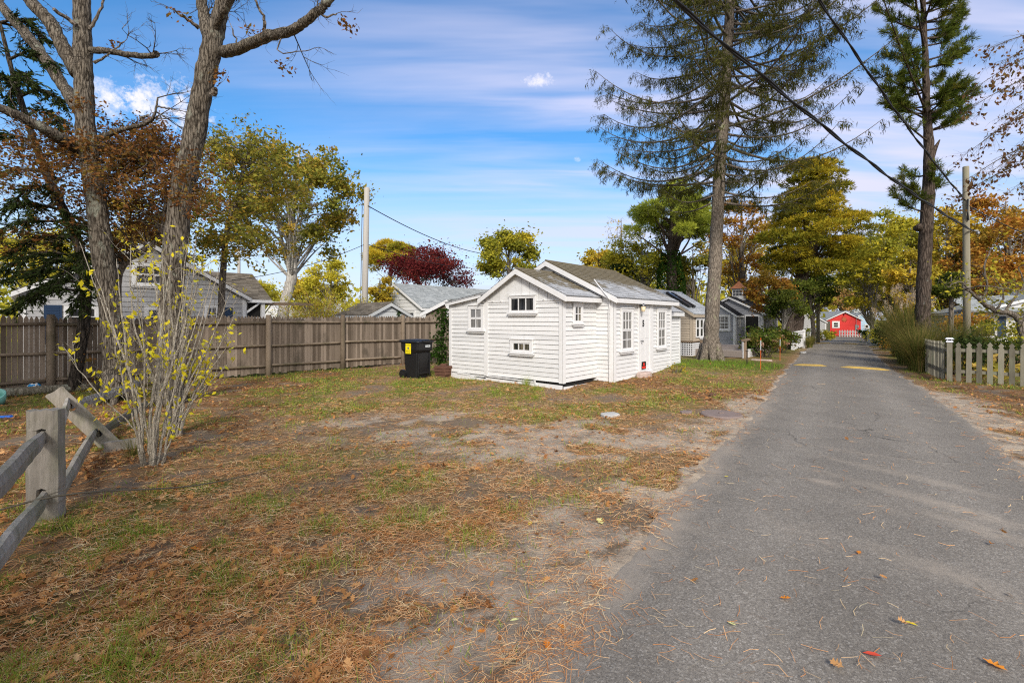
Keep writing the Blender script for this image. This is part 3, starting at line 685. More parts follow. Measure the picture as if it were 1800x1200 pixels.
def gable_block(parent, x0, x1, y0, y1, z0, ze, zp, wm, rm, tm, xp=None, ox=0.12, oy=0.10, expo=0.115, back=True, gable_style='clap', corner=0.10, names=('wall', 'roof', 'trim'), tabs=0.3, sides=(1, 1), roof_expo=0.14, oyb=None, zboard=None):
    xp = (x0 + x1) / 2 if xp is None else xp
    oyb = oy if oyb is None else oyb
    sl = (zp - ze) / (xp - x0); sr = (zp - ze) / (x1 - xp)
    w = MB()
    def lim(z):
        if z <= ze: return (x0, x1)
        return (x0 + (z - ze) / sl, x1 - (z - ze) / sr)
    ztop = (zboard or ze) if gable_style == 'boards' else zp - 0.02
    clap(w, (0, y0, 0), (1, 0, 0), (0, -1, 0), x0, x1, z0, ztop, expo, lim)
    if gable_style == 'boards':
        vboards(w, (0, y0, 0), (1, 0, 0), (0, -1, 0), x0 + .02, x1 - .02, (zboard or ze) - 0.02, lambda x: ze + max(0.0, min((x - x0) * sl, (x1 - x) * sr)) - .01, 0.26)
    if back: clap(w, (0, y1, 0), (1, 0, 0), (0, 1, 0), x0, x1, z0, zp - 0.02, expo * 2, lim)
    if sides[0]: clap(w, (x0, 0, 0), (0, 1, 0), (-1, 0, 0), y0, y1, z0, ze, expo)
    if sides[1]: clap(w, (x1, 0, 0), (0, 1, 0), (1, 0, 0), y0, y1, z0, ze, expo)
    w.prism([(x0 + .02, z0), (x1 - .02, z0), (x1 - .02, ze - .03), (xp, zp - .05), (x0 + .02, ze - .03)], y0 + .02, y1 - .02)
    wo = w.build(names[0], wm, parent)
    r = MB()
    zeL, zeR = ze - ox * sl, ze - ox * sr
    roof_slope(r, x0 - ox, zeL + .05, xp, zp + .05, y0 - oy, y1 + oyb, roof_expo, tabs)
    roof_slope(r, x1 + ox, zeR + .05, xp, zp + .05, y0 - oy, y1 + oyb, roof_expo, tabs)
    r.tube([(xp, y0 - oy - .01, zp + .052), (xp, y1 + oyb + .01, zp + .052)], [.03, .03], 8)
    rf = r.build(names[1], rm, parent)
    tr = MB()
    for y, dy in ((y0 - oy, -1),) + (((y1 + oyb, 1),) if back else ()):
        rakes(tr, x0 - ox - .01, zeL + .03, xp, zp + .03, y, dy); rakes(tr, x1 + ox + .01, zeR + .03, xp, zp + .03, y, dy)
    for xx, zz, s in ((x0 - ox, zeL, -1), (x1 + ox, zeR, 1)):
        tr.box(min(xx, xx + s * .022), max(xx, xx + s * .022), y0 - oy + .003, y1 + oyb - .003, zz - .09, zz + .02)
        tr.box(min(xx - s * (ox - .016), xx), max(xx - s * (ox - .016), xx), y0 - oy + .035, y1 + oyb - .035, zz - .035, zz - .02)
    c = corner
    if c:
        for cx, s in ((x0, -1), (x1, 1)):
            for cy, q in ((y0, -1), (y1, 1)):
                if q > 0 and not back: continue
                tr.box(min(cx, cx - s * c), max(cx, cx - s * c), min(cy + q * .012, cy + q * .03), max(cy + q * .012, cy + q * .03), z0 - .01, ze - .02 if True else ze)
                tr.box(min(cx + s * .012, cx + s * .03), max(cx + s * .012, cx + s * .03), min(cy + q * .03, cy - q * (c - .03)), max(cy + q * .03, cy - q * (c - .03)), z0 - .01, ze - .03)
    to = tr.build(names[2], tm, parent)
    return wo, rf, to
def window(parent, o, d, n, w, z0, z1, cols=2, rows=1, sash=2, trim=0.075, fm=None, gm=None, sill=True, low=None, name='window', bar=0.022, label=None):
    """framed window with its bottom-left trim corner at o + z0, trim included in w"""
    fm = fm or M['trim']; gm = gm or M['glass']
    o = Vector(o); d = Vector(d); n = Vector(n)
    Mx = Matrix(((d.x, -n.x, 0, o.x), (d.y, -n.y, 0, o.y), (d.z, -n.z, 1, o.z), (0, 0, 0, 1)))
    fr = MB()
    t = trim; yo = -0.042; yi = -0.0
    fr.box(0, t, yo, yi, z0, z1, 0, Mx); fr.box(w - t, w, yo, yi, z0, z1, 0, Mx)
    fr.box(t, w - t, yo, yi, z1 - t, z1, 0, Mx); fr.box(t, w - t, yo, yi, z0, z0 + t * .5, 0, Mx)
    fr.box(-.012, w + .012, yo - .02, yi, z1 + .002, z1 + .022, 0, Mx)
    gx0, gx1, gz0, gz1 = t, w - t, z0 + t * .5, z1 - t
    s = 0.028
    H_ = (gz1 - gz0) / sash
    for k in range(sash):
        a, b = gz0 + H_ * k, gz0 + H_ * (k + 1); yy = -.034 if k == sash - 1 else -.026
        fr.box(gx0, gx0 + s, yy, yi - .001, a, b, 0, Mx); fr.box(gx1 - s, gx1, yy, yi - .001, a, b, 0, Mx)
        fr.box(gx0 + s, gx1 - s, yy, yi - .001, a, a + s * 1.2, 0, Mx); fr.box(gx0 + s, gx1 - s, yy, yi - .001, b - s, b, 0, Mx)
        cc, rr = (cols, rows) if (k == sash - 1 or low is None) else low
        for i in range(1, cc):
            xx = gx0 + s + (gx1 - gx0 - 2 * s) * i / cc
            fr.box(xx - bar / 2, xx + bar / 2, yy + .003, yi - .002, a + s * 1.2, b - s, 0, Mx)
        for j in range(1, rr):
            zz = a + s * 1.2 + (b - a - s * 2.2) * j / rr
            fr.box(gx0 + s, gx1 - s, yy + .005, yi - .003, zz - bar / 2, zz + bar / 2, 0, Mx)
    f = fr.build(name, fm, parent)
    if label: f['label'] = label
    g = MB()
    for k in range(sash):
        a, b = gz0 + H_ * k + s * 1.2, gz0 + H_ * (k + 1) - s
        g.add([Mx @ Vector(p) for p in ((gx0 + s, -.016, a), (gx1 - s, -.016, a), (gx1 - s, -.016, b), (gx0 + s, -.016, b))], [(0, 1, 2, 3)])
    g.build('pane', gm, f)
    if sill:
        q = MB(); q.box(-.05, w + .05, -.075, -.0, z0 - .04, z0 - .003, 0, Mx); q.box(-.01, w + .01, -.05, 0, z0 - .085, z0 - .042, 0, Mx)
        q.build('sill', fm, f)
    return f
def letters(text, size, mat, parent, loc, rot, name='lettering', bold=0.0, extr=0.001):
    cu = bpy.data.curves.new(name, 'FONT'); cu.body = text; cu.size = size; cu.align_x = 'CENTER'; cu.align_y = 'CENTER'
    cu.extrude = extr; cu.offset = bold; cu.materials.append(mat)
    tmp = bpy.data.objects.new(name, cu); COL.objects.link(tmp)
    me = bpy.data.meshes.new_from_object(tmp)
    bpy.data.objects.remove(tmp)
    o = bpy.data.objects.new(name, me); COL.objects.link(o); o.parent = parent
    if not me.materials: me.materials.append(mat)
    o.location = loc; o.rotation_euler = rot
    return o

# ------------------------------------------------------------------ the white cottage
hs = thing('white_cottage', 'small white clapboard cottage with mossy roof and number 5 on its door', 'cottage', HOUSE_A, HOUSE_R)
# gable wing (towards the camera)
gable_block(hs, -2.52, 0.0, 0.0, 1.60, 0.17, 2.28, 2.93, M['white'], M['roofmoss'], M['trim'], zboard=2.16, xp=-1.36, ox=0.17, oy=0.13, gable_style='boards', back=False, expo=0.112, oyb=-.08)
# main body
gable_block(hs, -3.62, 0.515, 1.53, 5.15, 0.09, 2.26, 3.28, M['white'], M['roofmoss'], M['trim'], ox=0.14, oy=0.12, gable_style='clap', expo=0.108, oyb=0.32)
# rear wing
gable_block(hs, -3.0, 0.22, 5.17, 6.65, 0.12, 1.93, 2.7, M['white'], M['roofmoss'], M['trim'], ox=0.12, oy=0.0, oyb=.1, expo=0.108)
# lean-to with shed roof
w = MB(); sl = (2.37 - 2.17) / 1.43
clap(w, (0, 0, 0), (1, 0, 0), (0, -1, 0), -3.95, -2.52, 0.17, 2.05, 0.112)
vboards(w, (0, 0, 0), (1, 0, 0), (0, -1, 0), -3.95, -2.54, 2.05, lambda x: 2.15 + (x + 3.95) * sl, 0.5)
clap(w, (-3.95, 0, 0), (0, 1, 0), (-1, 0, 0), 0, 1.53, 0.17, 2.15, 0.112)
w.box(-3.93, -2.53, .02, 1.5, 0.1, 2.1)
w.build('wall', M['white'], hs)
r = MB(); roof_slope(r, -4.06, 2.17, -2.50, 2.40, -.12, 1.6, 0.14, 0.3); r.build('roof', M['roofmoss'], hs)
tr = MB(); rakes(tr, -4.05, 2.15, -2.62, 2.36, -.10, -1, 0.085, .02)
tr.box(-3.95, -3.87, -.03, -.012, .16, 2.14); tr.box(-3.98, -3.962, -.03, .06, .16, 2.14); tr.build('trim', M['trim'], hs)
# skirt with gaps and broken boards
sk = MB(); 
for a, b, zt in ((-3.95, -3.62, .15), (-3.6, -2.98, .125), (-2.5, -1.4, .11), (-1.38, -.02, .125)):
    sk.hull8([(a, -.03, -.12), (b, -.03, -.12), (b, .01, -.12), (a, .01, -.12), (a, -.03, zt), (b, -.03, zt - .015), (b, .01, zt - .015), (a, .01, zt)])
sk.beam((-2.95, -.02, .03), (-2.5, -.035, .01), .03, .12)
sk.beam((-3.6, -.045, .16), (-3.1, -.03, .135), .02, .035); sk.beam((-2.45, -.045, .155), (-.85, -.04, .135), .02, .03); sk.beam((-.82, -.045, .17), (-.78, -.045, .06), .02, .04)
sk.hull8([(.0, .02, -.10), (.03, .02, -.10), (.03, 1.5, -.06), (.0, 1.5, -.06), (.0, .02, .08), (.03, .02, .08), (.03, 1.5, .05), (.0, 1.5, .05)])
sk.build('skirt_board', M['trim'], hs)
dk = MB(); dk.box(-3.9, -.03, .03, 1.4, -.1, .2); dk.box(-3.6, .49, 1.6, 5.1, -.1, .12); dk.build('crawl_space', M['dark'], hs)
X, NY, VX = Vector((1, 0, 0)), Vector((0, -1, 0)), Vector((0, 1, 0)); PX = Vector((1, 0, 0))
window(hs, (-1.65, -.02, 0), X, NY, .86, 1.86, 2.28, 3, 1, 1, .04, gm=M['glassdark'], label='wide three pane awning window high in the gable')
window(hs, (-1.61, -.02, 0), X, NY, .73, .84, 1.17, 3, 1, 1, .075, label='low three pane window near the ground')
window(hs, (-3.17, -.02, 0), X, NY, .60, 1.39, 2.06, 2, 1, 2, .075, gm=M['curtain'], low=(2, 1), bar=.028, label='small four pane window of the lean-to')
window(hs, (.02, .38, 0), VX, PX, .42, 1.59, 2.07, 2, 2, 1, .055, gm=M['glass'], label='small window on the side of the wing')
window(hs, (.535, 1.53 + .30, 0), VX, PX, .68, .86, 1.97, 3, 2, 2, .07, gm=M['curtain'], low=(2, 2), label='six over one sash window left of the door')
window(hs, (.535, 1.53 + 2.55, 0), VX, PX, .64, .84, 1.98, 3, 2, 2, .07, gm=M['curtain'], low=(2, 2), label='six over one sash window right of the door')
# corner board between wing and lean-to, gable batten line, knobs, conduit
tr = MB(); tr.box(-2.56, -2.45, -.034, -.014, .16, 2.13); tr.box(-2.45, -1.67, -.03, -.006, 2.13, 2.155); tr.box(-.77, -.08, -.03, -.006, 2.13, 2.155)
for kx in (-2.25, -1.95, -.55, -.25): tr.tube([(kx, -.055, 2.17), (kx, -.01, 2.17)], [.016, .016], 8)
tr.build('trim', M['trim'], hs); tr = MB(); tr.tube([(.45, 1.49, 2.3), (.40, 1.47, 1.9), (.41, 1.48, .02)], [.012] * 3, 6)
tr.build('conduit', M['trim'], hs); tr = MB(); tr.tube([(-.02, 1.46, 2.72), (.2, 1.38, 2.5), (.42, 1.35, 2.28), (.47, 1.42, 2.15)], [.013] * 4, 6)
tr.build('cable_conduit', M['trim'], hs)
# vent pipe
vp = MB(); vp.lathe([(.075, 0), (.075, .52), (.09, .53)], 12, 0, (-2.42, 1.9, 2.35)); vp.lathe([(.13, .56), (.15, .58), (.06, .66), (.01, .67)], 12, 0, (-2.42, 1.9, 2.35)); vp.tube([(-2.42, 1.9, 2.87), (-2.42, 1.9, 2.93)], [.03, .03], 6)
vp.build('vent_pipe', M['metal'], hs, True)
# door
y0 = 1.53 + 1.30
d = MB()
d.box(.529, .55, y0 + .10, y0 + .72, .27, 2.08)
for a, b, z0, z1 in ((.17, .38, .42, 1.05), (.44, .65, .42, 1.05), (.17, .38, 1.15, 1.72), (.44, .65, 1.15, 1.72), (.17, .65, 1.8, 1.98)):
    d.box(.55, .556, y0 + a, y0 + b, z0, z1)
do = d.build('door', M['trim'], hs)
hd = MB(); hd.tube([(.55, y0 + .15, 1.08), (.61, y0 + .15, 1.08)], [.012, .012], 8); hd.lathe([(.0, -.03), (.028, -.015), (.03, .01), (0, .03)], 10, 0, (.62, y0 + .15, 1.08)); hd.build('handle', M['lamp'], do, True)
letters('5', 0.24, M['ink'], do, (.564, y0 + .30, 1.56), (R(90), 0, R(90)), 'house_number', 0.010)
tr = MB()
tr.box(.529, .575, y0, y0 + .098, .2, 2.1); tr.box(.529, .575, y0 + .722, y0 + .80, .2, 2.1); tr.box(.529, .56, y0 + .80, y0 + .97, .2, 2.14); tr.box(.529, .58, y0 - .01, y0 + .81, 2.102, 2.15)
tr.box(.529, .64, y0 + .02, y0 + .80, .17, .23); tr.build('door_frame', M['trim'], hs)
sg = MB(); sg.box(.5575, .563, y0 + .20, y0 + .47, .29, .50); so = sg.build('door_sign', M['ink'], do)
s2 = MB(); s2.box(.5632, .5645, y0 + .23, y0 + .44, .31, .37); s2.tube([(.5632, y0 + .335, .425), (.5647, y0 + .335, .425)], [.045, .045], 12); s2.build('red_print', M['signred'], so)
# wall lantern
ln = MB(); ln.box(.529, .56, y0 + .02, y0 + .1, 1.98, 2.12); ln.tube([(.55, y0 + .06, 2.06), (.60, y0 + .06, 2.13), (.66, y0 + .06, 2.12)], [.012] * 3, 6)
ln.lathe([(.075, 0), (.09, .015), (.05, .06), (.02, .09)], 10, 0, (.67, y0 + .06, 2.03)); lo = ln.build('wall_lantern', M['lamp'], hs, True)
lg = MB(); lg.lathe([(.035, -.14), (.05, -.11), (.07, 0)], 10, 0, (.67, y0 + .06, 2.03)); lg.build('lamp_glass', M['lampglass'], lo, True)

# ------------------------------------------------------------------ other buildings
def simple_house(name, label, corner, rz, W, L, z0, ze, zp, wm, rm, tm=None, **kw):
    t = thing(name, label, kw.pop('cat', 'house'), corner, rz)
    gable_block(t, -W, 0, 0, L, z0, ze, zp, wm, rm, tm or M['trim'], **kw)
    return t
# tan cottage: corner seen at px 1217
c = Vector((1217 - CX, 0, 0)); 
tc = Vector(((1217 - CX) * 21 / F, 21, 0))
tan = simple_house('tan_cottage', 'tan clapboard cottage with lattice skirting and skylights behind the spruce', tc, HOUSE_R, 3.4, 3.05, .70, 1.93, 3.0, M['tan'], M['roofpale'], M['tan'], ox=.12, oy=.12, expo=.11)
for y in (.5, 1.05):
    s = MB(); a = Vector((.02 - .15, 0, 0))
    sl = (3.0 - 1.93) / 1.7
    for dx0, dx1, dy in ((-.28, -1.35, 0),):
        pA = Vector((dx0, y, 1.98 - dx0 * sl + .09)); pB = Vector((dx1, y, 1.98 - dx1 * sl + .09))
        s.beam(pA, pB, .30, .10)
    so = s.build('skylight', M['black'], tan)
    g = MB(); n_ = Vector((sl, 0, 1)).normalized() * .055; g.beam(pA + n_, pB + n_, .2, .01); g.build('pane', M['glassdark'], so)
for k in range(3): window(tan, (.02, .35 + k * .5, 0), VX, PX, .46, .85, 1.72, 1, 1, 2, .05, gm=M['glassdark'], sill=(k == 1))
lat = MB()
for side in (0, 1):
    for k in range(34):
        a = -3.4 + k * .1
        if side == 0: lat.box(a, a + .045, -.006, .004, .02, .62)
        else: lat.box(-.004, .006, min(k, 29) * .1, min(k, 29) * .1 + .045 + k * .0001, .02, .62)
    for j in range(6):
        z = .05 + j * .1
        if side == 0: lat.box(-3.4, 0, -.012, -.007, z, z + .045)
        else: lat.box(.007, .012, 0, 3.0, z, z + .045)
lat.build('lattice_skirt', M['trim'], tan)
ps = MB()
for y in (0.95, 2.2): ps.box(.013, .1, y, y + .1, .02, .66)
ps.box(-3.4, .03, -.03, -.013, .64, .72); ps.box(.013, .04, -.03, 3.03, .66, .70); ps.build('lattice_post', M['railwood'], tan)
dk = MB(); dk.box(-3.3, -.06, .06, 2.95, .0, .66); dk.build('crawl_space', M['dark'], tan)

# slate grey cottage: wing, main body, cupola, deck
gc = Vector(((1293 - CX) * 30 / F, 30, 0)); gc.z = 0
gry = thing('slate_grey_cottage', 'slate grey cottage with white trim and copper roofed cupola', 'cottage', gc, HOUSE_R)
gable_block(gry, -2.6, 0, 0, 1.6, -.06, 1.95, 2.85, M['greyblue'], M['roofblack'], M['trim'], ox=.12, oy=.12, back=False, expo=.12, corner=.14, oyb=-.1)
gable_block(gry, -2.8, 1.25, 1.42, 5.5, -.06, 2.1, 3.12, M['greyblue'], M['roofblack'], M['trim'], ox=.2, oy=.15, expo=.12, corner=.14)
window(gry, (-1.25, -.014, 0), X, NY, .95, .98, 1.95, 3, 2, 2, .1, gm=M['curtain'])
dd = MB(); 
for a, b, z0, z1 in ((.18, .25, -.04, 1.95), (1.0, 1.07, -.04, 1.95), (.25, 1.0, 1.85, 1.95), (.25, 1.0, .68, .76), (.25, 1.0, .55, .60), (.25, 1.0, -.04, .06), (.48, .52, .06, .55), (.72, .76, .06, .55), (.37, .39, .6, .68), (.61, .63, .6, .68), (.85, .87, .6, .68)):
    dd.box(a, b, 1.42 - .06, 1.42 - .018, z0, z1)
do = dd.build('screen_door', M['trim'], gry)
g = MB(); g.box(.25, 1.0, 1.42 - .03, 1.42 - .017, .06, 1.85); g.build('screen_mesh', M['dark'], do)
ov = MB()
for k in range(20):
    a0, a1 = k * math.pi / 10, (k + 1) * math.pi / 10
    ov.beam((.035, .75 + .16 * math.cos(a0), 1.5 + .33 * math.sin(a0)), (.035, .75 + .16 * math.cos(a1), 1.5 + .33 * math.sin(a1)), .05, .05, 0, (1, 0, 0))
oo = ov.build('oval_window', M['trim'], gry); g = MB(); g.prism([(.15 * math.cos(k * .524), 1.5 + .31 * math.sin(k * .524)) for k in range(12)], 0, .015, 0, Matrix.Translation((.032, .75, 0)) @ Matrix.Rotation(R(90), 4, 'Z')); g.build('pane', M['glass'], oo)
for k in range(2): window(gry, (1.264, 2.2 + k * .9, 0), VX, PX, .6, .85, 1.9, 2, 2, 2, .08, gm=M['glassdark'])
cb = MB(); cb.box(-1.05, -.35, 3.0, 3.7, 2.75, 3.75); cb.box(-1.1, -.3, 2.95, 3.75, 3.72, 3.78); cb.box(-1.08, -.32, 2.97, 3.73, 2.9, 3.1)
cpo = cb.build('cupola', M['trim'], gry)
g = MB()
for i in range(3):
    for j in range(2): g.box(-.98 + i * .2, -.82 + i * .2, 2.99, 3.0, 3.28 + j * .2, 3.44 + j * .2); g.box(-.35, -.34, 3.08 + i * .2, 3.24 + i * .2, 3.28 + j * .2, 3.44 + j * .2)
g.build('pane', M['glassdark'], cpo)
g = MB(); prof = [(.50, 0), (.40, .07), (.26, .2), (.14, .36), (.04, .50), (0.0, .55)]
for k in range(len(prof) - 1):
    (r0, a), (r1, b) = prof[k], prof[k + 1]
    V = [(-.7 + sx * r0, 3.35 + sy * r0, 3.78 + a) for sx, sy in ((-1, -1), (1, -1), (1, 1), (-1, 1))] + [(-.7 + sx * r1, 3.35 + sy * r1, 3.78 + b) for sx, sy in ((-1, -1), (1, -1), (1, 1), (-1, 1))]
    g.add(V, [(0, 1, 5, 4), (1, 2, 6, 5), (2, 3, 7, 6), (3, 0, 4, 7)])
g.build('cupola_roof', M['copper'], cpo)
br = MB()
br.box(-2.6, .03, -.05, .05, -.55, -.08); br.box(.0, .06, -.03, 1.5, -.55, -.08); br.build('foundation', M['brick'], gry)
pst = MB()
for y in (3.6, 4.6, 5.6): pst.box(2.2, 2.3, y - 1.5, y - 1.4, -.4, 2.0)
pst.box(1.2, 2.35, 1.6, 4.4, 2.0, 2.1); pst.build('porch', M['trim'], gry)

# deck with ramp rail in front of the grey cottage
dA, dB = GX(1245, 20.2), GX(1306, 20.0)
dk = thing('wooden_deck', 'low grey wooden deck in front of the slate cottage', 'deck', (dB.x, dB.y, dB.z), HOUSE_R)
b = MB()
for k in range(16): b.box(-2.6, 0, k * .3, k * .3 + .29, .27, .31, 0, None, random.random())
b.build('deck_boards', M['deck'], dk)
b = MB(); b.box(-2.6, 0, -.03, -.002, .02, .27); b.box(.002, .03, -.03, 4.8, .02, .27); b.build('deck_skirt', M['deck'], dk)
rl = thing('deck_railing', 'brown wooden hand rail with white panel beside the deck', 'railing', GX(1309, 20.0))
p0 = Vector((0, 0, 0)); dirv = (GX(1352, 24) - GX(1309, 20.0))
for k in range(3):
    q = MB(); p = dirv * (k * .45); q.beam(p, p + Vector((0, 0, .72 + k * .06)), .11, .11, 0, (0, 1, 0)); q.build('rail_post', M['railwood'], rl)
q = MB(); q.beam(Vector((-.1, -.1, .75)), dirv * 1.02 + Vector((0, 0, .88)), .16, .07); q.build('handrail', M['railwood'], rl)
q = MB(); q.beam(Vector((-.09, 0, 0)), Vector((-.09, 0, .70)), .03, .1, 0, (0, 1, 0)); q.beam(dirv * .12 + Vector((0, 0, .1)), dirv * .75 + Vector((0, 0, .1)), .03, .5); q.build('rail_panel', M['trim'], rl)

# red house at the end of the lane
YR = 66
rc = P(1513, 560, YR); rg0 = float(terr(rc.x, YR))
red = thing('red_house', 'bright red cottage with white trim at the end of the lane', 'house', (rc.x, YR, rg0), R(-8))
Wd = 4.35; ze, zp = 1.7 - 3 * YR / F - rg0 + .0, 1.7 + 12.5 * YR / F - rg0
ze = 1.7 - rg0 - .1
gable_block(red, -Wd, 0, 0, 7, 0.05, ze, zp, M['red'], M['roofgrey'], M['trim'], ox=.2, oy=.2, expo=.14, corner=0, xp=-2.1)
window(red, (-3.7, -.02, 0), X, NY, .98, 1.15, 2.1, 1, 1, 2, .2, gm=M['glassdark'], sill=False)
sb = MB(); sb.lathe([(.0, 0), (.26, .0), (.26, .04), (0, .05)], 14)
for k in range(12): an = k * math.pi / 6; sb.beam((.28 * math.cos(an), .28 * math.sin(an), .02), (.45 * math.cos(an), .45 * math.sin(an), .02), .07, .03, 0, (0, 0, 1), .01)
o = sb.build('sun_ornament', plain_mat('ornament_bronze', (0.38, 0.10, 0.04)), red); o.rotation_euler = (R(90), 0, 0); o.location = (-2.15, -.03, 2.35)
mt = MB(); mt.box(-.75, -.5, -.12, -.02, .9, 1.6); mt.tube([(-.62, -.08, 1.6), (-.62, -.08, 2.7)], [.03, .03], 6); mt.box(-.45, -.3, -.1, -.02, 1.2, 1.55); mt.build('meter_box', M['metal'], red)
lt = MB(); lt.box(-2.25, -2.1, -.25, -.02, 3.0, 3.12); lt.build('wall_lamp', M['black'], red)
def picket_run(name, label, a, b, h, pw, gap, mat, cap='point', rails=(.25, .75), group=None, th=.02, railm=None, postw=0.0, cat='picket fence'):
    a = Vector(a); b = Vector(b); d = b - a; L = d.length; rz = math.atan2(d.y, d.x)
    t = thing(name, label, cat, a, rz, group); sl = d.z / L
    n = max(1, int(L / (pw + gap))); st = L / n
    pk = MB()
    for k in range(n):
        x = k * st; z = sl * x + random.uniform(-.015, .015); hh = h + random.uniform(-.012, .012)
        tl = random.uniform(-.012, .012)
        if cap == 'gothic': poly = [(x, z), (x + pw, z), (x + pw + tl, z + hh * .86), (x + pw * .78 + tl, z + hh * .885), (x + pw * 1.02 + tl, z + hh * .93), (x + pw * .5 + tl, z + hh), (x - pw * .02 + tl, z + hh * .93), (x + pw * .22 + tl, z + hh * .885), (x + tl, z + hh * .86)]
        elif cap == 'point': poly = [(x, z), (x + pw, z), (x + pw, z + hh - pw * .6), (x + pw / 2, z + hh), (x, z + hh - pw * .6)]
        else: poly = [(x, z), (x + pw, z), (x + pw, z + hh), (x, z + hh)]
        pk.prism(poly, -th, 0, 0, None, random.random())
    pk.build('picket_panel', mat, t)
    for rr in rails:
        q = MB(); q.beam((-.02, .025, h * rr), (L + .02, .025, h * rr + sl * L), .045, .08); q.build('rail', railm or mat, t)
    return t
gA, gB = G(1458, 589.5), G(1517, 589.5)
gA = Vector((rc.x - 4.4, YR - 2.0, 0)); gA.z = float(terr(gA.x, gA.y)); gB = Vector((rc.x + .1, YR - 2.6, gA.z))
picket_run('picket_fence', 'white picket fence in front of the red cottage', gA, gB, .95, .16, .16, M['trim'])
# light blue house beside it and white chimney-like cupola house
lb = simple_house('light_blue_house', 'pale blue house wall just right of the red cottage', P(1531, 560, 70) + Vector((0, 0, -1.7 - .75)), R(-8), 1.7, 6, 0, 2.9, 3.3, M['lightblue'], M['roofgrey'], cat='house')
window(lb, (-.9, -.02, 0), X, NY, .6, 1.0, 1.6, 1, 1, 1, .1, gm=M['glassdark'])
wc = thing('white_dormer_house', 'white little tower with grey cap rising behind the red cottage', 'house', P(1509, 560, 76) + Vector((0, 0, -1.7 - .75)), R(-8))
b = MB(); b.box(-.65, .65, 0, 1.2, 0, 3.6); b.build('wall', M['trim'], wc); b = MB(); b.box(-.75, .75, -.1, 1.3, 3.6, 3.68); b.lathe([(.7, 3.68), (.35, 3.95), (.3, 4.05)], 8, 0, (0, .6, 0)); b.build('roof', M['roofgrey'], wc)
# grey shed, board fence and pipes left of the red house
sd = simple_house('grey_shed', 'grey shingled shed with pale roof left of the red cottage', P(1452, 560, 56) + Vector((0, 0, -1.7 - .62)), HOUSE_R + R(12), 3.4, 6, 0, 1.95, 3.0, M['greysh'], M['roofpale'], cat='shed')
b = MB(); b.tube([(-1.0, 2.2, 2.4), (-1.0, 2.2, 3.6)], [.06, .06], 8); b.tube([(-.4, 3.2, 2.1), (-.4, 3.2, 3.0)], [.06, .06], 8); b.build('vent_pipe', M['trim'], sd)
fa, fb = P(1440, 560, 57), P(1459, 560, 60)
picket_run('board_fence', 'tan upright board fence joining the grey shed to the red cottage', (fa.x, fa.y, -.70), (fb.x, fb.y, -.72), 2.1, .18, .012, M['picket'], 'flat', (.2, .8), cat='fence')

# left neighbour: grey shingled house behind the stockade fence
Tv, Nv = Vector((.697, .717, 0)), Vector((.717, -.697, 0))
lhR = math.atan2(.717, .697)
lh = thing('shingled_house', 'grey shingled gable house with blue shutters behind the stockade fence', 'house', (-11.86, 15.46, 0), lhR)
gable_block(lh, -2.9, 2.9, 0, 7, 0, 2.50, 4.15, M['greysh'], M['roofbrown'], M['trim'], ox=.15, oy=.15, expo=.16, corner=.12)
window(lh, (-.42, -.014, 0), X, NY, .85, 2.78, 3.52, 1, 1, 2, .1, gm=M['glassdark'])
window(lh, (-2.0, -.014, 0), X, NY, .8, .95, 2.1, 2, 2, 2, .09, gm=M['glassdark'])
window(lh, (1.55, -.014, 0), X, NY, .5, .95, 2.2, 2, 2, 2, .09, gm=M['glassdark'])
window(lh, (-.1, -.014, 0), X, NY, .8, .95, 2.1, 2, 2, 2, .09, gm=M['glassdark'])
for x in (-2.42, -1.18, .73, 2.08):
    s = MB(); s.box(x, x + .38, -.05, -.02, .98, 2.1)
    for k in range(14): s.box(x + .05, x + .33, -.056, -.05, 1.03 + k * .075, 1.07 + k * .075)
    s.build('shutter', M['shutter'], lh)
# cross wing and open porch on its right
w = MB(); clap(w, (0, 2.2, 0), (1, 0, 0), (0, -1, 0), 2.9, 3.15, 0, 2.5, .16); clap(w, (4.25, 0, 0), (0, 1, 0), (1, 0, 0), 2.2, 6, 0, 2.5, .16); w.box(2.9, 4.2, 2.6, 5.9, 0, 2.5); w.build('wall', M['greysh'], lh)
rs = MB(); roof_slope(rs, 2.0, 2.48, 4.5, 3.75, 2.6, 4.5, .16, .3); rs.v = [(p[1], p[0], p[2]) for p in rs.v]; rs.build('roof', M['roofbrown'], lh)
tr = MB(); tr.box(3.15, 4.5, 1.96, 1.99, 2.36, 2.48)
for x in (3.15, 4.1): tr.box(x, x + .14, 2.05, 2.19, 0, 2.42)
tr.beam((3.32, 2.1, 1.78), (4.05, 2.1, 2.36), .07, .1, 0, (0, 1, 0)); tr.box(3.29, 4.1, 2.06, 2.14, 1.62, 1.76); tr.box(4.24, 6.2, 2.06, 2.14, 1.62, 1.72); tr.build('porch', M['trim'], lh)
g = MB(); g.box(3.29, 4.1, 2.2, 2.22, .2, 2.36); g.build('porch_screen', M['dark'], lh)
b = MB(); b.box(2.6, 6.4, 2.3, 2.42, 2.28, 2.40); b.build('porch_beam', M['railwood'], lh)

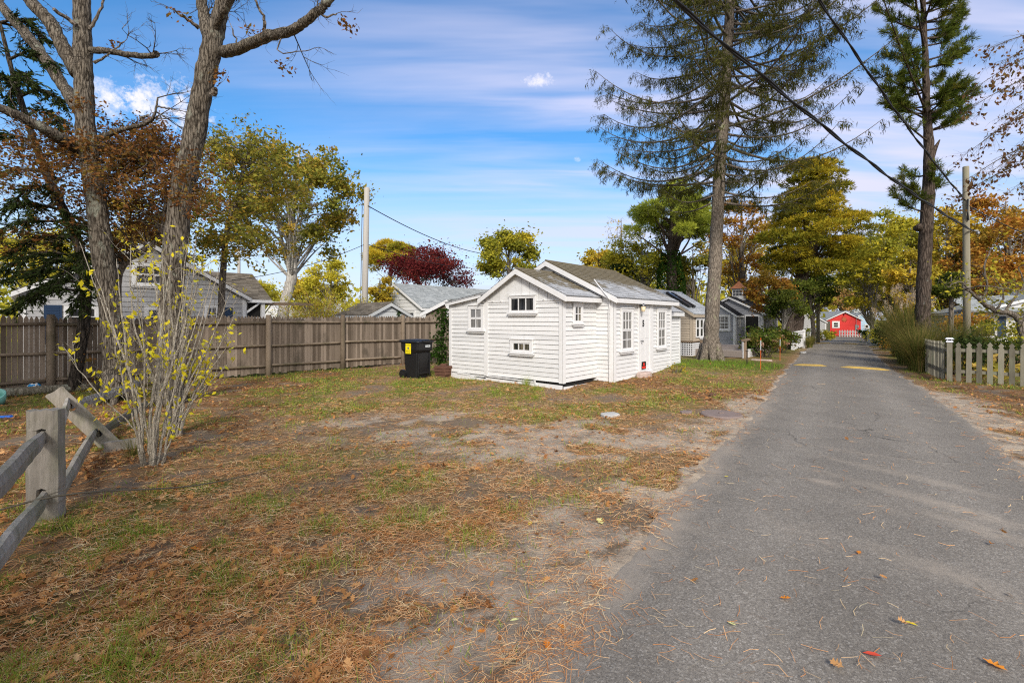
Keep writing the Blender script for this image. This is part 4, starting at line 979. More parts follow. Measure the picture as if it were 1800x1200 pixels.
# white house with grey roof, right of the white pole
wh = thing('white_gabled_house', 'white gabled house with grey shingle roof behind the stockade fence', 'house', P(742, 560, 26.6) + Vector((0, 0, -1.7)), HOUSE_R)
gable_block(wh, -4.9, 0, 0, 9, 0, 2.35, 3.72, M['white'], M['roofgrey'], M['trim'], ox=.18, oy=.15, expo=.2, corner=.15)
window(wh, (-1.5, -.014, 0), X, NY, .9, 1.0, 2.15, 2, 2, 2, .09, gm=M['glassdark'])
b = MB(); roof_slope(b, 3.4, 1.95, 0.1, 2.42, 1.2, 6.0, .18, .3); b.build('lower_roof', M['roofbrown'], wh)
b = MB(); rakes(b, 3.4, 2.0, .1, 2.47, 1.2, -1, .16, .04); b.build('lower_rake', M['trim'], wh)
w = MB(); w.box(.0, 3.2, 1.4, 5.8, 0, 1.95); w.build('lower_wall', M['greysh'], wh)
# open carport roof edge between fence and cottage
cp = thing('lean_to_shelter', 'dark boarded shelter with white sloping fascia beside the cottage lean-to', 'shelter', GX(775, 19.8), R(-30))
b = MB(); b.beam((-1.1, 0, 1.85), (.35, 0, 2.42), .06, .14); b.box(.3, .44, -.05, .08, 0, 2.4); b.build('fascia', M['trim'], cp)
b = MB(); vboards(b, (0, .1, 0), (1, 0, 0), (0, -1, 0), -.9, .9, 0, lambda x: 1.88 + (x + .9) * .40 if x < .35 else 2.38, .2); b.build('board_wall', M['fence'], cp)
b = MB(); roof_slope(b, -1.15, 1.92, .5, 2.52, .0, 2.2, .16, .3); b.build('roof', M['roofgrey'], cp)

# garden shed behind the fence
gs = thing('garden_shed', 'small pale grey garden shed with brown shingle roof behind the fence', 'shed', (-5.15, 20.0, 0), math.atan2(.76, .65))
# local x runs along the gable, ridge runs away to the left (+y)
gable_block(gs, -.97, .97, 0, 2.4, 0, 1.86, 2.33, M['shedgrey'], M['roofbrown'], M['shedgrey'], ox=.12, oy=.1, expo=.22, corner=.06, roof_expo=.12)
iv = rng.normal(size=(160, 3)) * np.array([.05, .02, .35]) + np.array([.42, -.05, 1.75]); V, Q = leaves_geo(iv, .07, aspect=.8)
np_obj('climbing_vine', V, Q, M['l_ivy'], gs, rng.random(160))
# far white cottage, right far house
fh = thing('far_white_cottage', 'distant white gabled cottage behind the pale oak trunk', 'house', P(497, 560, 40) + Vector((0, 0, -1.7)), R(-28))
gable_block(fh, -2.6, 0, 0, 7, 0, 1.95, 3.1, M['trim'], M['roofpale'], M['trim'], ox=.15, oy=.12, expo=.2, corner=.1)
bh = thing('blue_shuttered_house', 'white clapboard house with blue shutters behind the grey picket fence', 'house', GX(1712, 24.5), R(-26))
gable_block(bh, 0, 9, 0, 6, 0, 2.05, 3.5, M['trim'], M['roofgrey'], M['trim'], ox=.2, oy=.15, expo=.13, corner=.12)
b = MB(); roof_slope(b, -.6, 2.08, 2.2, 2.95, -.4, 4.2, .16, .3); b.v = [(p[1] + 0, p[0] - 0, p[2]) for p in b.v]; b.build('front_roof', M['roofgrey'], bh)
for x in (.15, 1.75, 3.4):
    window(bh, (x, -.02, 0), X, NY, .72, .75, 1.85, 1, 1, 2, .09, gm=M['glassdark'])
    s = MB(); s.box(x + .74, x + 1.06, -.05, -.02, .78, 1.83)
    for k in range(13): s.box(x + .78, x + 1.02, -.056, -.05, .82 + k * .08, .86 + k * .08)
    s.build('shutter', M['shutter'], bh)

# ------------------------------------------------------------------ stockade fence
S0 = Vector((-4.1, 17.7, 0)); Sd = Vector((-.697, -.717, 0)); 
sf = thing('stockade_fence', 'tall weathered cedar stockade fence with pointed picket tops along the yard', 'fence', S0, math.atan2(Sd.y, Sd.x))
# local +x runs toward the camera's left, camera side is +y?  n = (0.717,-.697) -> local +y or -y
nloc = 1 if (Vector((-Sd.y, Sd.x, 0)).dot(Vector((.717, -.697, 0))) > 0) else -1
def ftop(x): return 1.785 - .003 * x + .02 * math.sin(x * 1.3)
for a in np.arange(-7.05, 16.4, 2.35):
    pk = MB(); x = a
    while x < a + 2.35 - .01:
        pw = random.uniform(.078, .098); pw = min(pw, a + 2.35 - x); h = ftop(x) + random.choice((random.uniform(-.010, .010), random.uniform(-.035, .03)))
        if pw < .03: break
        zb = .05 + random.uniform(-.02, .03); o = random.uniform(-.004, .004)
        pk.prism([(x + .0025, zb), (x + pw - .0025, zb), (x + pw - .0025, h - .075), (x + pw * .66, h - .012), (x + pw * .5, h), (x + pw * .34, h - .012), (x + .0025, h - .075)], o - .012, o + .012, 0, None, random.choice((random.random(), random.random(), random.random() * 1.5 - .25)))
        x += pw
    pk.build('picket_panel', M['fence'], sf)
    for z in (.28, .90, 1.58):
        q = MB(); dz = random.uniform(-.03, .03)
        q.tube(catmull([(a + .05, nloc * .045, z), (a + 1.2, nloc * .05, z + dz * .6), (a + 2.30, nloc * .045, z + dz)], 4), [.038] * 9, 8, 0, True, .08, random.random()); q.build('fence_rail', M['fencerail'], sf, True)
for a in np.arange(-7.05, 18.9, 2.35):
    q = MB(); h = ftop(a) + .05
    q.tube([(a, nloc * .06, -.2), (a, nloc * .06, .6), (a, nloc * .06, h - .03), (a, nloc * .06, h)], [.085, .08, .076, .066], 10, 0, True, .05, random.random()); q.build('fence_post', M['fencerail'], sf, True)

# ------------------------------------------------------------------ broken split rail fence
sp = thing('split_rail_fence', 'broken silvery split rail fence with one post leaning over', 'fence', (-3.87, 3.94, 0))
O = Vector((-3.87, 3.94, 0))
def slotpost(Mx, w, d, h, slots, name):
    q = MB(); sw = .034
    xs = [-w / 2, -w * .36, -sw, 0, sw, w * .36, w / 2]; zs = sorted({-.15, .04, .45, h * .62, h - .08, h} | {z for s in slots for z in s} | {z + e for s in slots for z, e in ((s[0], .02), (s[1], -.02))})
    def inslot(xa, xb, za, zb): return xa >= -sw - 1e-6 and xb <= sw + 1e-6 and any(za >= s[0] - 1e-6 and zb <= s[1] + 1e-6 for s in slots)
    jit = {}
    def pt(i, k, f):
        x, z = xs[i], zs[k]
        if (i, k) not in jit: jit[(i, k)] = (random.uniform(-.003, .003), random.uniform(-.003, .003), random.uniform(-.012, .006) if k == len(zs) - 1 else 0)
        a, b, c = jit[(i, k)]; tp = 1 - .05 * max(z, 0) / h
        for s in slots:
            if abs(z - s[0]) < 1e-6 and abs(x) > sw * .5 and abs(x) < sw * 1.5: c += .012
            if abs(z - s[1]) < 1e-6 and abs(x) > sw * .5 and abs(x) < sw * 1.5: c -= .012
        e = .012 if i in (0, len(xs) - 1) else 0
        return Mx @ Vector((x * tp + a, (-(d / 2 - e) if f else d / 2 - e) * tp + b, z + c))
    ids = {}; V = []
    def vid(i, k, f):
        if (i, k, f) not in ids: ids[(i, k, f)] = len(V); V.append(pt(i, k, f))
        return ids[(i, k, f)]
    Fs = []; nx_, nz_ = len(xs) - 1, len(zs) - 1
    solid = lambda i, k: 0 <= i < nx_ and 0 <= k < nz_ and not inslot(xs[i], xs[i + 1], zs[k], zs[k + 1])
    for i in range(nx_):
        for k in range(nz_):
            if not solid(i, k): continue
            Fs.append((vid(i, k, 1), vid(i + 1, k, 1), vid(i + 1, k + 1, 1), vid(i, k + 1, 1))); Fs.append((vid(i, k, 0), vid(i, k + 1, 0), vid(i + 1, k + 1, 0), vid(i + 1, k, 0)))
            if not solid(i - 1, k): Fs.append((vid(i, k, 0), vid(i, k, 1), vid(i, k + 1, 1), vid(i, k + 1, 0)))
            if not solid(i + 1, k): Fs.append((vid(i + 1, k, 1), vid(i + 1, k, 0), vid(i + 1, k + 1, 0), vid(i + 1, k + 1, 1)))
            if not solid(i, k + 1): Fs.append((vid(i, k + 1, 1), vid(i + 1, k + 1, 1), vid(i + 1, k + 1, 0), vid(i, k + 1, 0)))
            if not solid(i, k - 1): Fs.append((vid(i, k, 0), vid(i + 1, k, 0), vid(i + 1, k, 1), vid(i, k, 1)))
    q.add(V, Fs, 0, .45)
    return q.build(name, M['oldwood'], sp)
Mp = Matrix.Rotation(R(14), 4, 'Z')
slotpost(Mp, .225, .12, .95, ((.17, .31), (.665, .80)), 'fence_post')
# leaning post
b0 = Vector((-5.42, 6.42, -.02)) - O; b1 = Vector((-5.98, 6.15, .80)) - O
ax = (b1 - b0).normalized(); fx = Vector((.75, .62, 0)); fx = (fx - ax * fx.dot(ax)).normalized(); fy = ax.cross(fx)
Ml = Matrix(((fx.x, fy.x, ax.x, b0.x), (fx.y, fy.y, ax.y, b0.y), (fx.z, fy.z, ax.z, b0.z), (0, 0, 0, 1)))
slotpost(Ml, .21, .10, .98, ((.18, .30), (.64, .77)), 'fence_post')
slotpost(Matrix.Translation(Vector((-2.40, 1.85, 0)) - O) @ Matrix.Rotation(R(60), 4, 'Z'), .22, .12, .93, ((.17, .31), (.66, .80)), 'fence_post')
def rail(pts, r, name='fence_rail', m='oldwood'):
    q = MB(); pts = [Vector(p) - O for p in pts]; pp = catmull(pts, 5)
    n = len(pp); rr = lerp_list(r, n, 0); V = []
    for i, p in enumerate(pp):
        d = (pp[min(i + 1, n - 1)] - pp[max(i - 1, 0)]).normalized(); sd = d.cross(Vector((0, 0, 1))).normalized(); u = sd.cross(d)
        for (a, b) in ((-.5, -.9), (.45, -.75), (.6, .2), (.25, .95), (-.35, .85), (-.6, .1)):
            k = rr[i] * (1 + random.uniform(-.06, .06)); V.append(p + sd * a * k * .8 + u * b * k)
    Fs = [tuple(range(5, -1, -1)), tuple(range((n - 1) * 6, n * 6))]
    for i in range(n - 1):
        for j in range(6): Fs.append((i * 6 + j, i * 6 + (j + 1) % 6, (i + 1) * 6 + (j + 1) % 6, (i + 1) * 6 + j))
    q.add(V, Fs, 0, random.random()); return q.build(name, M[m], sp)
rail([(-3.95, 4.02, .735), (-3.72, 3.72, .73), (-3.42, 3.34, .755), (-3.05, 2.8, .71), (-2.36, 1.8, .72)], [.04, .062, .074, .074, .05])
rail([(-3.93, 4.0, .235), (-3.7, 3.7, .235), (-3.3, 3.1, .24), (-2.36, 1.8, .23)], [.045, .066, .078, .05])
rail([(-3.8, 3.98, .72), (-4.5, 4.75, .70), (-5.2, 5.53, .655), (-5.95, 6.35, .61)], [.06, .072, .07, .05])
rail([(-3.8, 3.98, .23), (-4.42, 4.8, .215), (-5.04, 5.62, .20), (-5.66, 6.45, .18)], [.065, .08, .08, .055])
rail([(-5.8, 6.2, .56), (-6.2, 6.9, .50), (-6.75, 8.1, .45), (-7.4, 9.4, .42)], [.05, .075, .085, .08], m='whitebark')
rail([(-5.55, 6.35, .14), (-5.9, 7.1, .16), (-6.4, 8.3, .2)], [.05, .075, .07])
q = MB(); q.beam(Vector((-5.25, 6.1, .05)) - O, Vector((-4.95, 6.35, .05)) - O, .1, .12); q.build('broken_rail_end', M['oldwood'], sp)

# ------------------------------------------------------------------ grey gothic picket fence, right
pA = Vector((11.60, 12.58, 0)); 
for p in (pA,): p.z = float(terr(p.x, p.y))
pB = pA + Vector((.75, -.66, 0)) * 4.2; pB.z = float(terr(pB.x, pB.y))
picket_run('picket_fence', 'grey lichened picket fence section facing the road at the right', pA + Vector((.09, -.08, 0)), pB, 1.07, .105, .082, M['picket'], 'gothic', (.28, .80), 'grey picket fence by the lane')
pC = pA + Vector((.53, .85, 0)).normalized() * 3.3
picket_run('picket_fence', 'grey lichened picket fence running back along the lane behind its capped post', pC, pA - Vector((-.02, -.12, 0)), 1.05, .085, .095, M['picket'], 'gothic', (.28, .80), 'grey picket fence by the lane')
cpst = thing('fence_corner_post', 'grey corner post of the picket fence wearing a white solar cap', 'post', pA)
q = MB(); q.box(-.055, .055, -.055, .055, -.1, 1.06, 0, Matrix.Rotation(R(-40), 4, 'Z')); q.build('post', M['picket'], cpst)
q = MB(); Mz = Matrix.Rotation(R(-40), 4, 'Z')
q.box(-.07, .07, -.07, .07, 1.06, 1.10, 0, Mz); q.box(-.05, .05, -.05, .05, 1.10, 1.145, 0, Mz)
q.hull8([Mz @ Vector(p) for p in ((-.09, -.09, 1.145), (.09, -.09, 1.145), (.09, .09, 1.145), (-.09, .09, 1.145), (-.055, -.055, 1.18), (.055, -.055, 1.18), (.055, .055, 1.18), (-.055, .055, 1.18))])
so = q.build('solar_cap', M['solar'], cpst)
q = MB(); q.box(-.05, .05, -.05, .05, 1.1805, 1.184, 0, Mz); 
for s in (-1, 1): q.box(-.03, .03, s * .052 - .003, s * .052 + .003, 1.108, 1.138, 0, Mz)
q.build('solar_panel', M['black'], so)
wf = [GX(1524, 33), GX(1572, 30)]
picket_run('picket_fence', 'low white picket fence behind the pale trunk on the right verge', wf[0], wf[1], .85, .09, .07, M['trim'], group=None)
oldf = [GX(1583, 19.5), GX(1628, 17.0)]
picket_run('plank_fence', 'old plank fence half hidden in the tall ornamental grass', oldf[0], oldf[1], .95, .10, .02, M['picket'], 'flat')
# white panel fence left of the lane
a = Vector((15.5, 26.2, 0)); a.z = float(terr(15.5, 26.2)); bb = a + Vector((.65, .76, .02)) * 3.3
t = picket_run('panel_fence', 'white solid board fence with cut-outs beside the lane', a, bb, .98, .20, .006, M['trim'], 'flat', (.3, .85))
q = MB(); L_ = 3.3
q.box(-.08, L_, -.06, -.021, .93, 1.02); q.box(-.12, .0, -.10, .06, -.1, 1.0); q.box(L_, L_ + .12, -.08, .06, -.1, 1.06); q.build('cap_rail', M['trim'], t)
q = MB()
for k in range(5): q.box(.45 + k * .55, .56 + k * .55, -.0235, -.021, .62, .78)
q.build('cut_out', M['dark'], t)

# ------------------------------------------------------------------ wheeled bin
bn = thing('wheeled_bin', 'black wheeled rubbish bin with a yellow sticker beside the cottage', 'wheelie bin', (-2.72, 13.55, 0), R(56)); bn.scale = (.92, .92, 1.0)
def taper(q, z0, z1, w0, d0, w1, d1, cx0=0, cy0=0, cx1=0, cy1=0, m=0, ch=.05):
    def ring(w, d, cx, cy, z): 
        return [(cx - w / 2 + ch, cy - d / 2, z), (cx + w / 2 - ch, cy - d / 2, z), (cx + w / 2, cy - d / 2 + ch, z), (cx + w / 2, cy + d / 2 - ch, z), (cx + w / 2 - ch, cy + d / 2, z), (cx - w / 2 + ch, cy + d / 2, z), (cx - w / 2, cy + d / 2 - ch, z), (cx - w / 2, cy - d / 2 + ch, z)]
    V = ring(w0, d0, cx0, cy0, z0) + ring(w1, d1, cx1, cy1, z1)
    q.add(V, [tuple(range(7, -1, -1)), tuple(range(8, 16))] + [(i, (i + 1) % 8, 8 + (i + 1) % 8, 8 + i) for i in range(8)], m)
q = MB(); taper(q, .02, .74, .50, .52, .56, .62, 0, 0, 0, .0); taper(q, .74, .82, .56, .62, .66, .74); taper(q, .82, 1.02, .66, .74, .68, .78)
for x in (-.24, .24): q.box(x - .02, x + .02, -.335, -.26, .1, .74)
q.box(-.2, .2, -.325, -.28, .14, .20); 
bo = q.build('bin_body', M['black'], bn); bv = bo.modifiers.new('bev', 'BEVEL'); bv.width = .012; bv.segments = 2
q = MB(); taper(q, 1.025, 1.06, .74, .84, .74, .84); taper(q, 1.06, 1.11, .70, .80, .5, .6); q.box(-.16, .16, -.46, -.38, 1.03, 1.09); q.tube([(-.3, .44, 1.07), (.3, .44, 1.07)], [.025, .025], 8)
lo_ = q.build('bin_lid', M['black'], bn); bv = lo_.modifiers.new('bev', 'BEVEL'); bv.width = .01; bv.segments = 2
for s in (-1, 1):
    q = MB(); q.tube([(s * .26, .30, .13), (s * .33, .30, .13)], [.13, .13], 18); q.tube([(s * .331, .30, .13), (s * .335, .30, .13)], [.06, .05], 12); q.build('wheel', M['black'], bn)
# sticker on the left (-x) side, label on the front (-y)
q = MB(); q.box(-.345, -.342, -.10, .13, .72, 1.0); so = q.build('warning_sticker', M['yellow'], bn)
for txt, z, s in (('CAUTION', .955, .05), ('SERVICE', .80, .05), ('000 - 000', .75, .04)): letters(txt, s, M['ink'], so, (-.3455, .015, z), (R(90), 0, R(-90)))
q = MB(); q.tube([(-.345, .015, .875), (-.3465, .015, .875)], [.035, .035], 14); q.build('emblem', M['metal'], so)
q = MB(); q.box(-.02, .18, -.397, -.393, .90, .955); so = q.build('number_label', M['labelwhite'], bn)
letters('100 0001', .045, M['ink'], so, (.08, -.3985, .927), (R(90), 0, 0))
# paver stack
pv = thing('paver_stack', 'small stack of brown paving stones beside the bin', 'paving stones', (-1.98, 13.75, 0), R(-30))
for k in range(4):
    for j in range(2):
        q = MB(); dx, dy = random.uniform(-.02, .02), random.uniform(-.02, .02)
        if k % 2: q.box(-.2 + dx, .2 + dx, -.2 + j * .2 + dy, -.005 + j * .2 + dy, k * .085 + .002, k * .085 + .083)
        else: q.box(-.2 + j * .2 + dx, -.005 + j * .2 + dx, -.2 + dy, .195 + dy, k * .085 + .002, k * .085 + .083)
        o = q.build('paver', M['paver'], pv); bv = o.modifiers.new('b', 'BEVEL'); bv.width = .012; bv.segments = 2
q = MB(); q.box(-.06, .1, -.1, .05, .342, .40, 0, Matrix.Rotation(.3, 4, 'Z')); q.build('paver', M['paver'], pv)

# ------------------------------------------------------------------ small ground things
g = G(1268, 730); cv = thing('tank_cover', 'round brown concrete cover set in the leafy verge', 'cover', (g.x, g.y, float(gz(g.x, g.y))), .3)
q = MB(); q.lathe([(.33, -.05), (.34, .02), (.32, .04), (0.01, .043)], 28); q.box(-.05, .05, -.015, .015, .042, .06); q.build('disc', M['cover'], cv)
def slab(name, label, cat, px, py, sx, sy, h, m, rz=.4):
    g = G(px, py); z = float(gz(g.x, g.y)); q = MB(); n = 9
    pr = [(sx * math.cos(k * 2 * math.pi / n) * random.uniform(.82, 1.08), sy * math.sin(k * 2 * math.pi / n) * random.uniform(.82, 1.08)) for k in range(n)]
    V = [(a, b, -.05) for a, b in pr] + [(a, b, h * .75) for a, b in pr] + [(a * .86, b * .86, h * random.uniform(.9, 1.05)) for a, b in pr]
    q.add(V, [tuple(range(2 * n, 3 * n))] + [(i + r * n, (i + 1) % n + r * n, (i + 1) % n + (r + 1) * n, i + (r + 1) * n) for r in (0, 1) for i in range(n)])
    o = q.build(name, M[m]); o.location = (g.x, g.y, z); o.rotation_euler = (0, 0, rz); tag(o, label, cat); return o
slab('flat_stone', 'pale flat stone lying in the yard in front of the cottage', 'stone', 1073, 730, .20, .17, .045, 'stone')
slab('flat_stone', 'dark flat stone in the leaves left of the round cover', 'stone', 1206, 726, .14, .10, .04, 'cover')
slab('brick_scrap', 'small brown brick lying in the leaves near the lane', 'brick', 1253, 699, .09, .06, .06, 'paver')
slab('edging_stone', 'white edging stone at the corner of the white board fence', 'stone', 1412, 621, .30, .14, .09, 'stone', .8)
slab('edging_stone', 'low pale edging stone under the hydrangea bush', 'stone', 1338, 633, .4, .07, .05, 'brick', -.5)
slab('door_step_stone', 'broken stone step below the cottage door', 'stone', 1132, 661, .32, .16, .13, 'brick', .8)
def stake(px, py, h, label):
    p = G(px, py); t = thing('driveway_stake', label, 'marker stake', p, 0, 'orange driveway stakes')
    q = MB(); q.tube([(0, 0, -.1), (.004, 0, h * .62)], [.008, .008], 8); q.build('stake_shaft', M['orange'], t)
    q = MB(); q.tube([(.004, 0, h * .62), (.006, 0, h * .92)], [.0095, .0095], 8); q.build('reflector_band', M['labelwhite'], t)
    q = MB(); q.tube([(.006, 0, h * .92), (.006, 0, h)], [.010, .008], 8); q.build('stake_tip', M['orange'], t)
stake(1337, 650, .98, 'orange marker stake standing nearest the spruce, its top white')
stake(1371, 633, .92, 'orange marker stake further along, in front of the hydrangea')
p = G(1313, 643); q = MB(); q.tube([(0, 0, -.1), (0, 0, .5)], [.014, .014], 6); q.tube([(-.05, 0, .5), (.05, 0, .5)], [.01, .01], 6); o = q.build('iron_rod', M['black']); o.location = p; tag(o, 'thin black iron rod stuck in the grass by the deck', 'rod')
# speed bumps: pairs of yellow painted humps
def bump(pa, pb, w, label):
    a, b = G(*pa), G(*pb); d = b - a; L = d.length; q = MB(); n = 14; m = 7; V = []
    for i in range(n + 1):
        s = i / n; e = min(1, 6 * s, 6 * (1 - s)); c = a + d * s; nn = Vector((-d.y, d.x, 0)).normalized()
        ww = w * (.35 + .65 * e)
        for j in range(m + 1):
            u = j / m * 2 - 1; p = c + nn * ww * u / 2
            V.append((p.x, p.y, float(rz_(p.x, p.y)) + .003 + .05 * e * (1 - u * u)))
    q.add(V, [(i * (m + 1) + j, i * (m + 1) + j + 1, (i + 1) * (m + 1) + j + 1, (i + 1) * (m + 1) + j) for i in range(n) for j in range(m)])
    o = q.build('speed_bump', M['bumpyellow'], None, True); tag(o, label, 'speed bump', 'yellow speed bumps across the lane')
bump((1394, 642.5), (1453, 645.5), .38, 'yellow speed bump on the left half of the lane, nearer pair')
bump((1477, 647.5), (1566, 652), .38, 'longer yellow speed bump on the right half of the lane, nearer pair')
bump((1432, 604), (1461, 604), .5, 'faded yellow speed bump far down the lane, left half')
bump((1481, 605), (1510, 605.5), .5, 'faded yellow speed bump far down the lane, right half')
# ball, scraps, log
g = G(60, 692); q = MB()
bt = thing('toy_ball', 'blue and white toy ball by the log at the fence', 'ball', (g.x, g.y, float(gz(g.x, g.y)) + .125))
q.lathe([(.13 * math.sin(k * math.pi / 12) + 1e-4, -.13 * math.cos(k * math.pi / 12)) for k in range(13)], 20)
for k, f in enumerate(q.f):
    c = sum((Vector(q.v[i]) for i in f), Vector()) / len(f)
    q.m[k] = 1 if min((c - Vector(s) * .13).length for s in ((.25, -.95, -.1), (.9, -.4, .3), (-.6, -.5, .6), (.3, -.3, .9), (-.9, .2, -.3))) < .055 else 0
q.build('ball_skin', [M['ball'], M['ballwhite']], bt, True)
q = MB()
for s in ((.25, -.95, -.1), (.9, -.4, .3), (-.6, -.5, .6), (.3, -.3, .9)): v = Vector(s).normalized(); q.tube([v * .126, v * .1325], [.026, .024], 10)
q.build('ball_spot', M['ink'], bt)
g = G(-8, 712); q = MB(); q.lathe([(.14, 0), (.17, .10), (.19, .22), (.17, .235), (.15, .1), (.12, .03)], 18); o = q.build('toy_bucket', M['teal'], None, True); o.location = (g.x, g.y, float(gz(g.x, g.y)) + .02); o.rotation_euler = (.5, .3, 0); tag(o, 'pale teal plastic bucket tipped over at the left edge', 'bucket')
g = G(11, 734); q = MB(); q.hull8([(-.09, -.04, 0), (.09, -.03, 0), (.08, .05, 0), (-.07, .05, 0), (-.07, -.03, .03), (.07, -.02, .025), (.06, .04, .03), (-.06, .04, .02)]); o = q.build('plastic_scrap', M['bluebit']); o.location = (g.x, g.y, float(gz(g.x, g.y)) + .01); tag(o, 'bright blue plastic scrap lying on the leaf litter', 'plastic scrap')
q = MB(); q.tube(catmull([S0 + Sd * 8.3 + Vector((.35, -.35, .1)), S0 + Sd * 10.2 + Vector((.33, -.3, .12)), S0 + Sd * 13.5 + Vector((.3, -.3, .11))], 8), [.10] * 17, 10, 0, True, .06); tag(q.build('fallen_log', M['log'], None, True), 'long bare log lying along the foot of the stockade fence', 'log')
q = MB(); q.tube(catmull([(-4.3, 3.45, .12), (-3.6, 3.75, .30), (-3.0, 4.5, .12), (-2.55, 5.4, .03)], 6), lerp_list([.004, .008, .006, .003], 19, 0), 6); q.tube(catmull([(-3.75, 3.72, .28), (-3.3, 4.0, .42), (-3.0, 4.5, .5)], 4), [.004] * 9, 5); tag(q.build('fallen_branch', M['twig'], None, True), 'thin dead branch lying across the foot of the upright rail post', 'branch')
# single conspicuous fallen leaves
def one_leaf(px, py, s, m, label, kind='oak'):
    s *= .55
    g = G(px, py); z = float(surf(g.x, g.y)) + .012
    if kind == 'oak': V, T, k = lobed(np.zeros((1, 3)), np.array([s]), np.array([[.1, -.1, 1.0]]), np.array([random.uniform(0, 6)]), np.array([.35]))
    else:
        V = np.array([(-.5, 0, 0), (-.2, .17, .04), (.15, .17, .05), (.5, 0, .02), (.15, -.17, .05), (-.2, -.17, .04), (0, 0, -.01)]) * s; T = np.array([(6, j, (j + 1) % 6) for j in range(6)])
    o = np_obj('fallen_leaf', V, T, M[m], rnd=np.full(len(T), random.random())); o.location = (g.x, g.y, z); o.rotation_euler = (0, 0, random.uniform(0, 6)); tag(o, label, 'leaf', 'single fallen leaves')
for a in ((962, 1141, .14, 'leaforange', 'orange lobed oak leaf on the sandy edge of the lane, nearest the camera'), (988, 1104, .13, 'leaforange', 'russet lobed oak leaf just above the nearest orange leaf'),
          (846, 1112, .10, 'leaforange', 'small brown oak leaf alone on the grey sand'), (932, 919, .17, 'leafyellow', 'large bright yellow leaf in the needles beside the lane', 'o'),
          (904, 1090, .10, 'leafpale', 'pale yellow slender leaf standing on the grey sand', 'o'), (1055, 918, .19, 'leafpale', 'big tan leaf near the dark soil at the lane edge'),
          (703, 1126, .09, 'leafpale', 'pale slender leaf at the border of needles and sand', 'o'), (772, 1108, .06, 'leafyellow', 'small yellow leaf left of the brown oak leaf on sand', 'o'),
          (1380, 1066, .12, 'leaforange', 'brown oak leaf on the asphalt in the lower middle of the lane'), (1286, 1111, .09, 'leafpale', 'olive curled leaf on the asphalt left of the dark patch'), (1533, 1170, .15, 'leafred', 'red narrow leaf on the asphalt near the bottom edge', 'o'),
          (1748, 1188, .16, 'leaforange', 'brown oak leaf on the asphalt in the bottom right corner'), (1602, 1114, .10, 'leafyellow', 'yellow slender leaf on the dark asphalt at right', 'o'), (1510, 985, .10, 'leaforange', 'curled brown leaf beside pine needles on the lane'),
          (1277, 843, .09, 'leafyellow', 'small pale yellow leaf on the lane beyond the sand edge', 'o'), (345, 965, .18, 'leaforange', 'large ochre oak leaf lying on the grass at left'), (476, 936, .13, 'leafyellow', 'yellow orange leaf on the grass left of the needles', 'o')):
    one_leaf(*a)
# ------------------------------------------------------------------ trees
def vec(a): return np.array([a.x, a.y, a.z]) if isinstance(a, Vector) else np.asarray(a, float)
def pathpx(pts, Y):
    """[(px,py,half width px,dY)] -> points, radii"""
    P_, r_ = [], []
    for p in pts:
        d = Y + (p[3] if len(p) > 3 else 0)
        P_.append(P(p[0], p[1], d)); r_.append(p[2] * d / F / math.hypot(1, (p[0] - CX) / F))
    return P_, r_
def limb(mb, pts, rad, sub=7, n=10, rough=.10, wob=0.0):
    pp = catmull(pts, sub)
    rr = lerp_list(rad, len(pp), 0)
    if wob: pp = [p + Vector((random.gauss(0, wob), random.gauss(0, wob), random.gauss(0, wob))) * (1 if 0 < i < len(pp) - 1 else 0) for i, p in enumerate(pp)]
    mb.tube(pp, [r * random.uniform(.95, 1.06) for r in rr], n, 0, True, rough)
    return pp
def twigs(mb, p, d, L, r, depth, tips=None, spread=.7, droop=0.0):
    p = Vector(p); d = Vector(d).normalized(); pts = [p]; k = 4
    for i in range(k):
        d = (d + Vector((random.gauss(0, .22), random.gauss(0, .22), random.gauss(0, .18) - droop))).normalized()
        pts.append(pts[-1] + d * L / k)
    mb.tube(pts, [r * (1 - .75 * i / k) for i in range(k + 1)], 5 if r > .008 else 4, 0, False)
    if tips is not None: tips.extend(pts[2:])
    if depth > 0:
        for i in range(1, k + 1):
            for _ in range(1 if random.random() < .75 else 2):
                nd = (d + Vector((random.gauss(0, spread), random.gauss(0, spread), random.gauss(0, spread)))).normalized()
                twigs(mb, pts[i], nd, L * random.uniform(.4, .65), r * .5, depth - 1, tips, spread, droop)
def foliage(parent, pts, n, size, mat, spread=.25, name='crown', aspect=.55, flat=.2, dirs=None, var=.35):
    pts = np.array([vec(p) for p in pts]); idx = rng.integers(0, len(pts), n)
    C = pts[idx] + rng.normal(size=(n, 3)) * spread
    s = size * rng.uniform(1 - var, 1 + var, n)
    V, Q = leaves_geo(C, s, None if dirs is None else dirs, aspect, flat)
    cl = rng.random(len(pts))
    return np_obj(name, V, Q, mat, parent, rnd=np.clip(.55 * cl[idx] + .45 * rng.random(n), 0, 1))
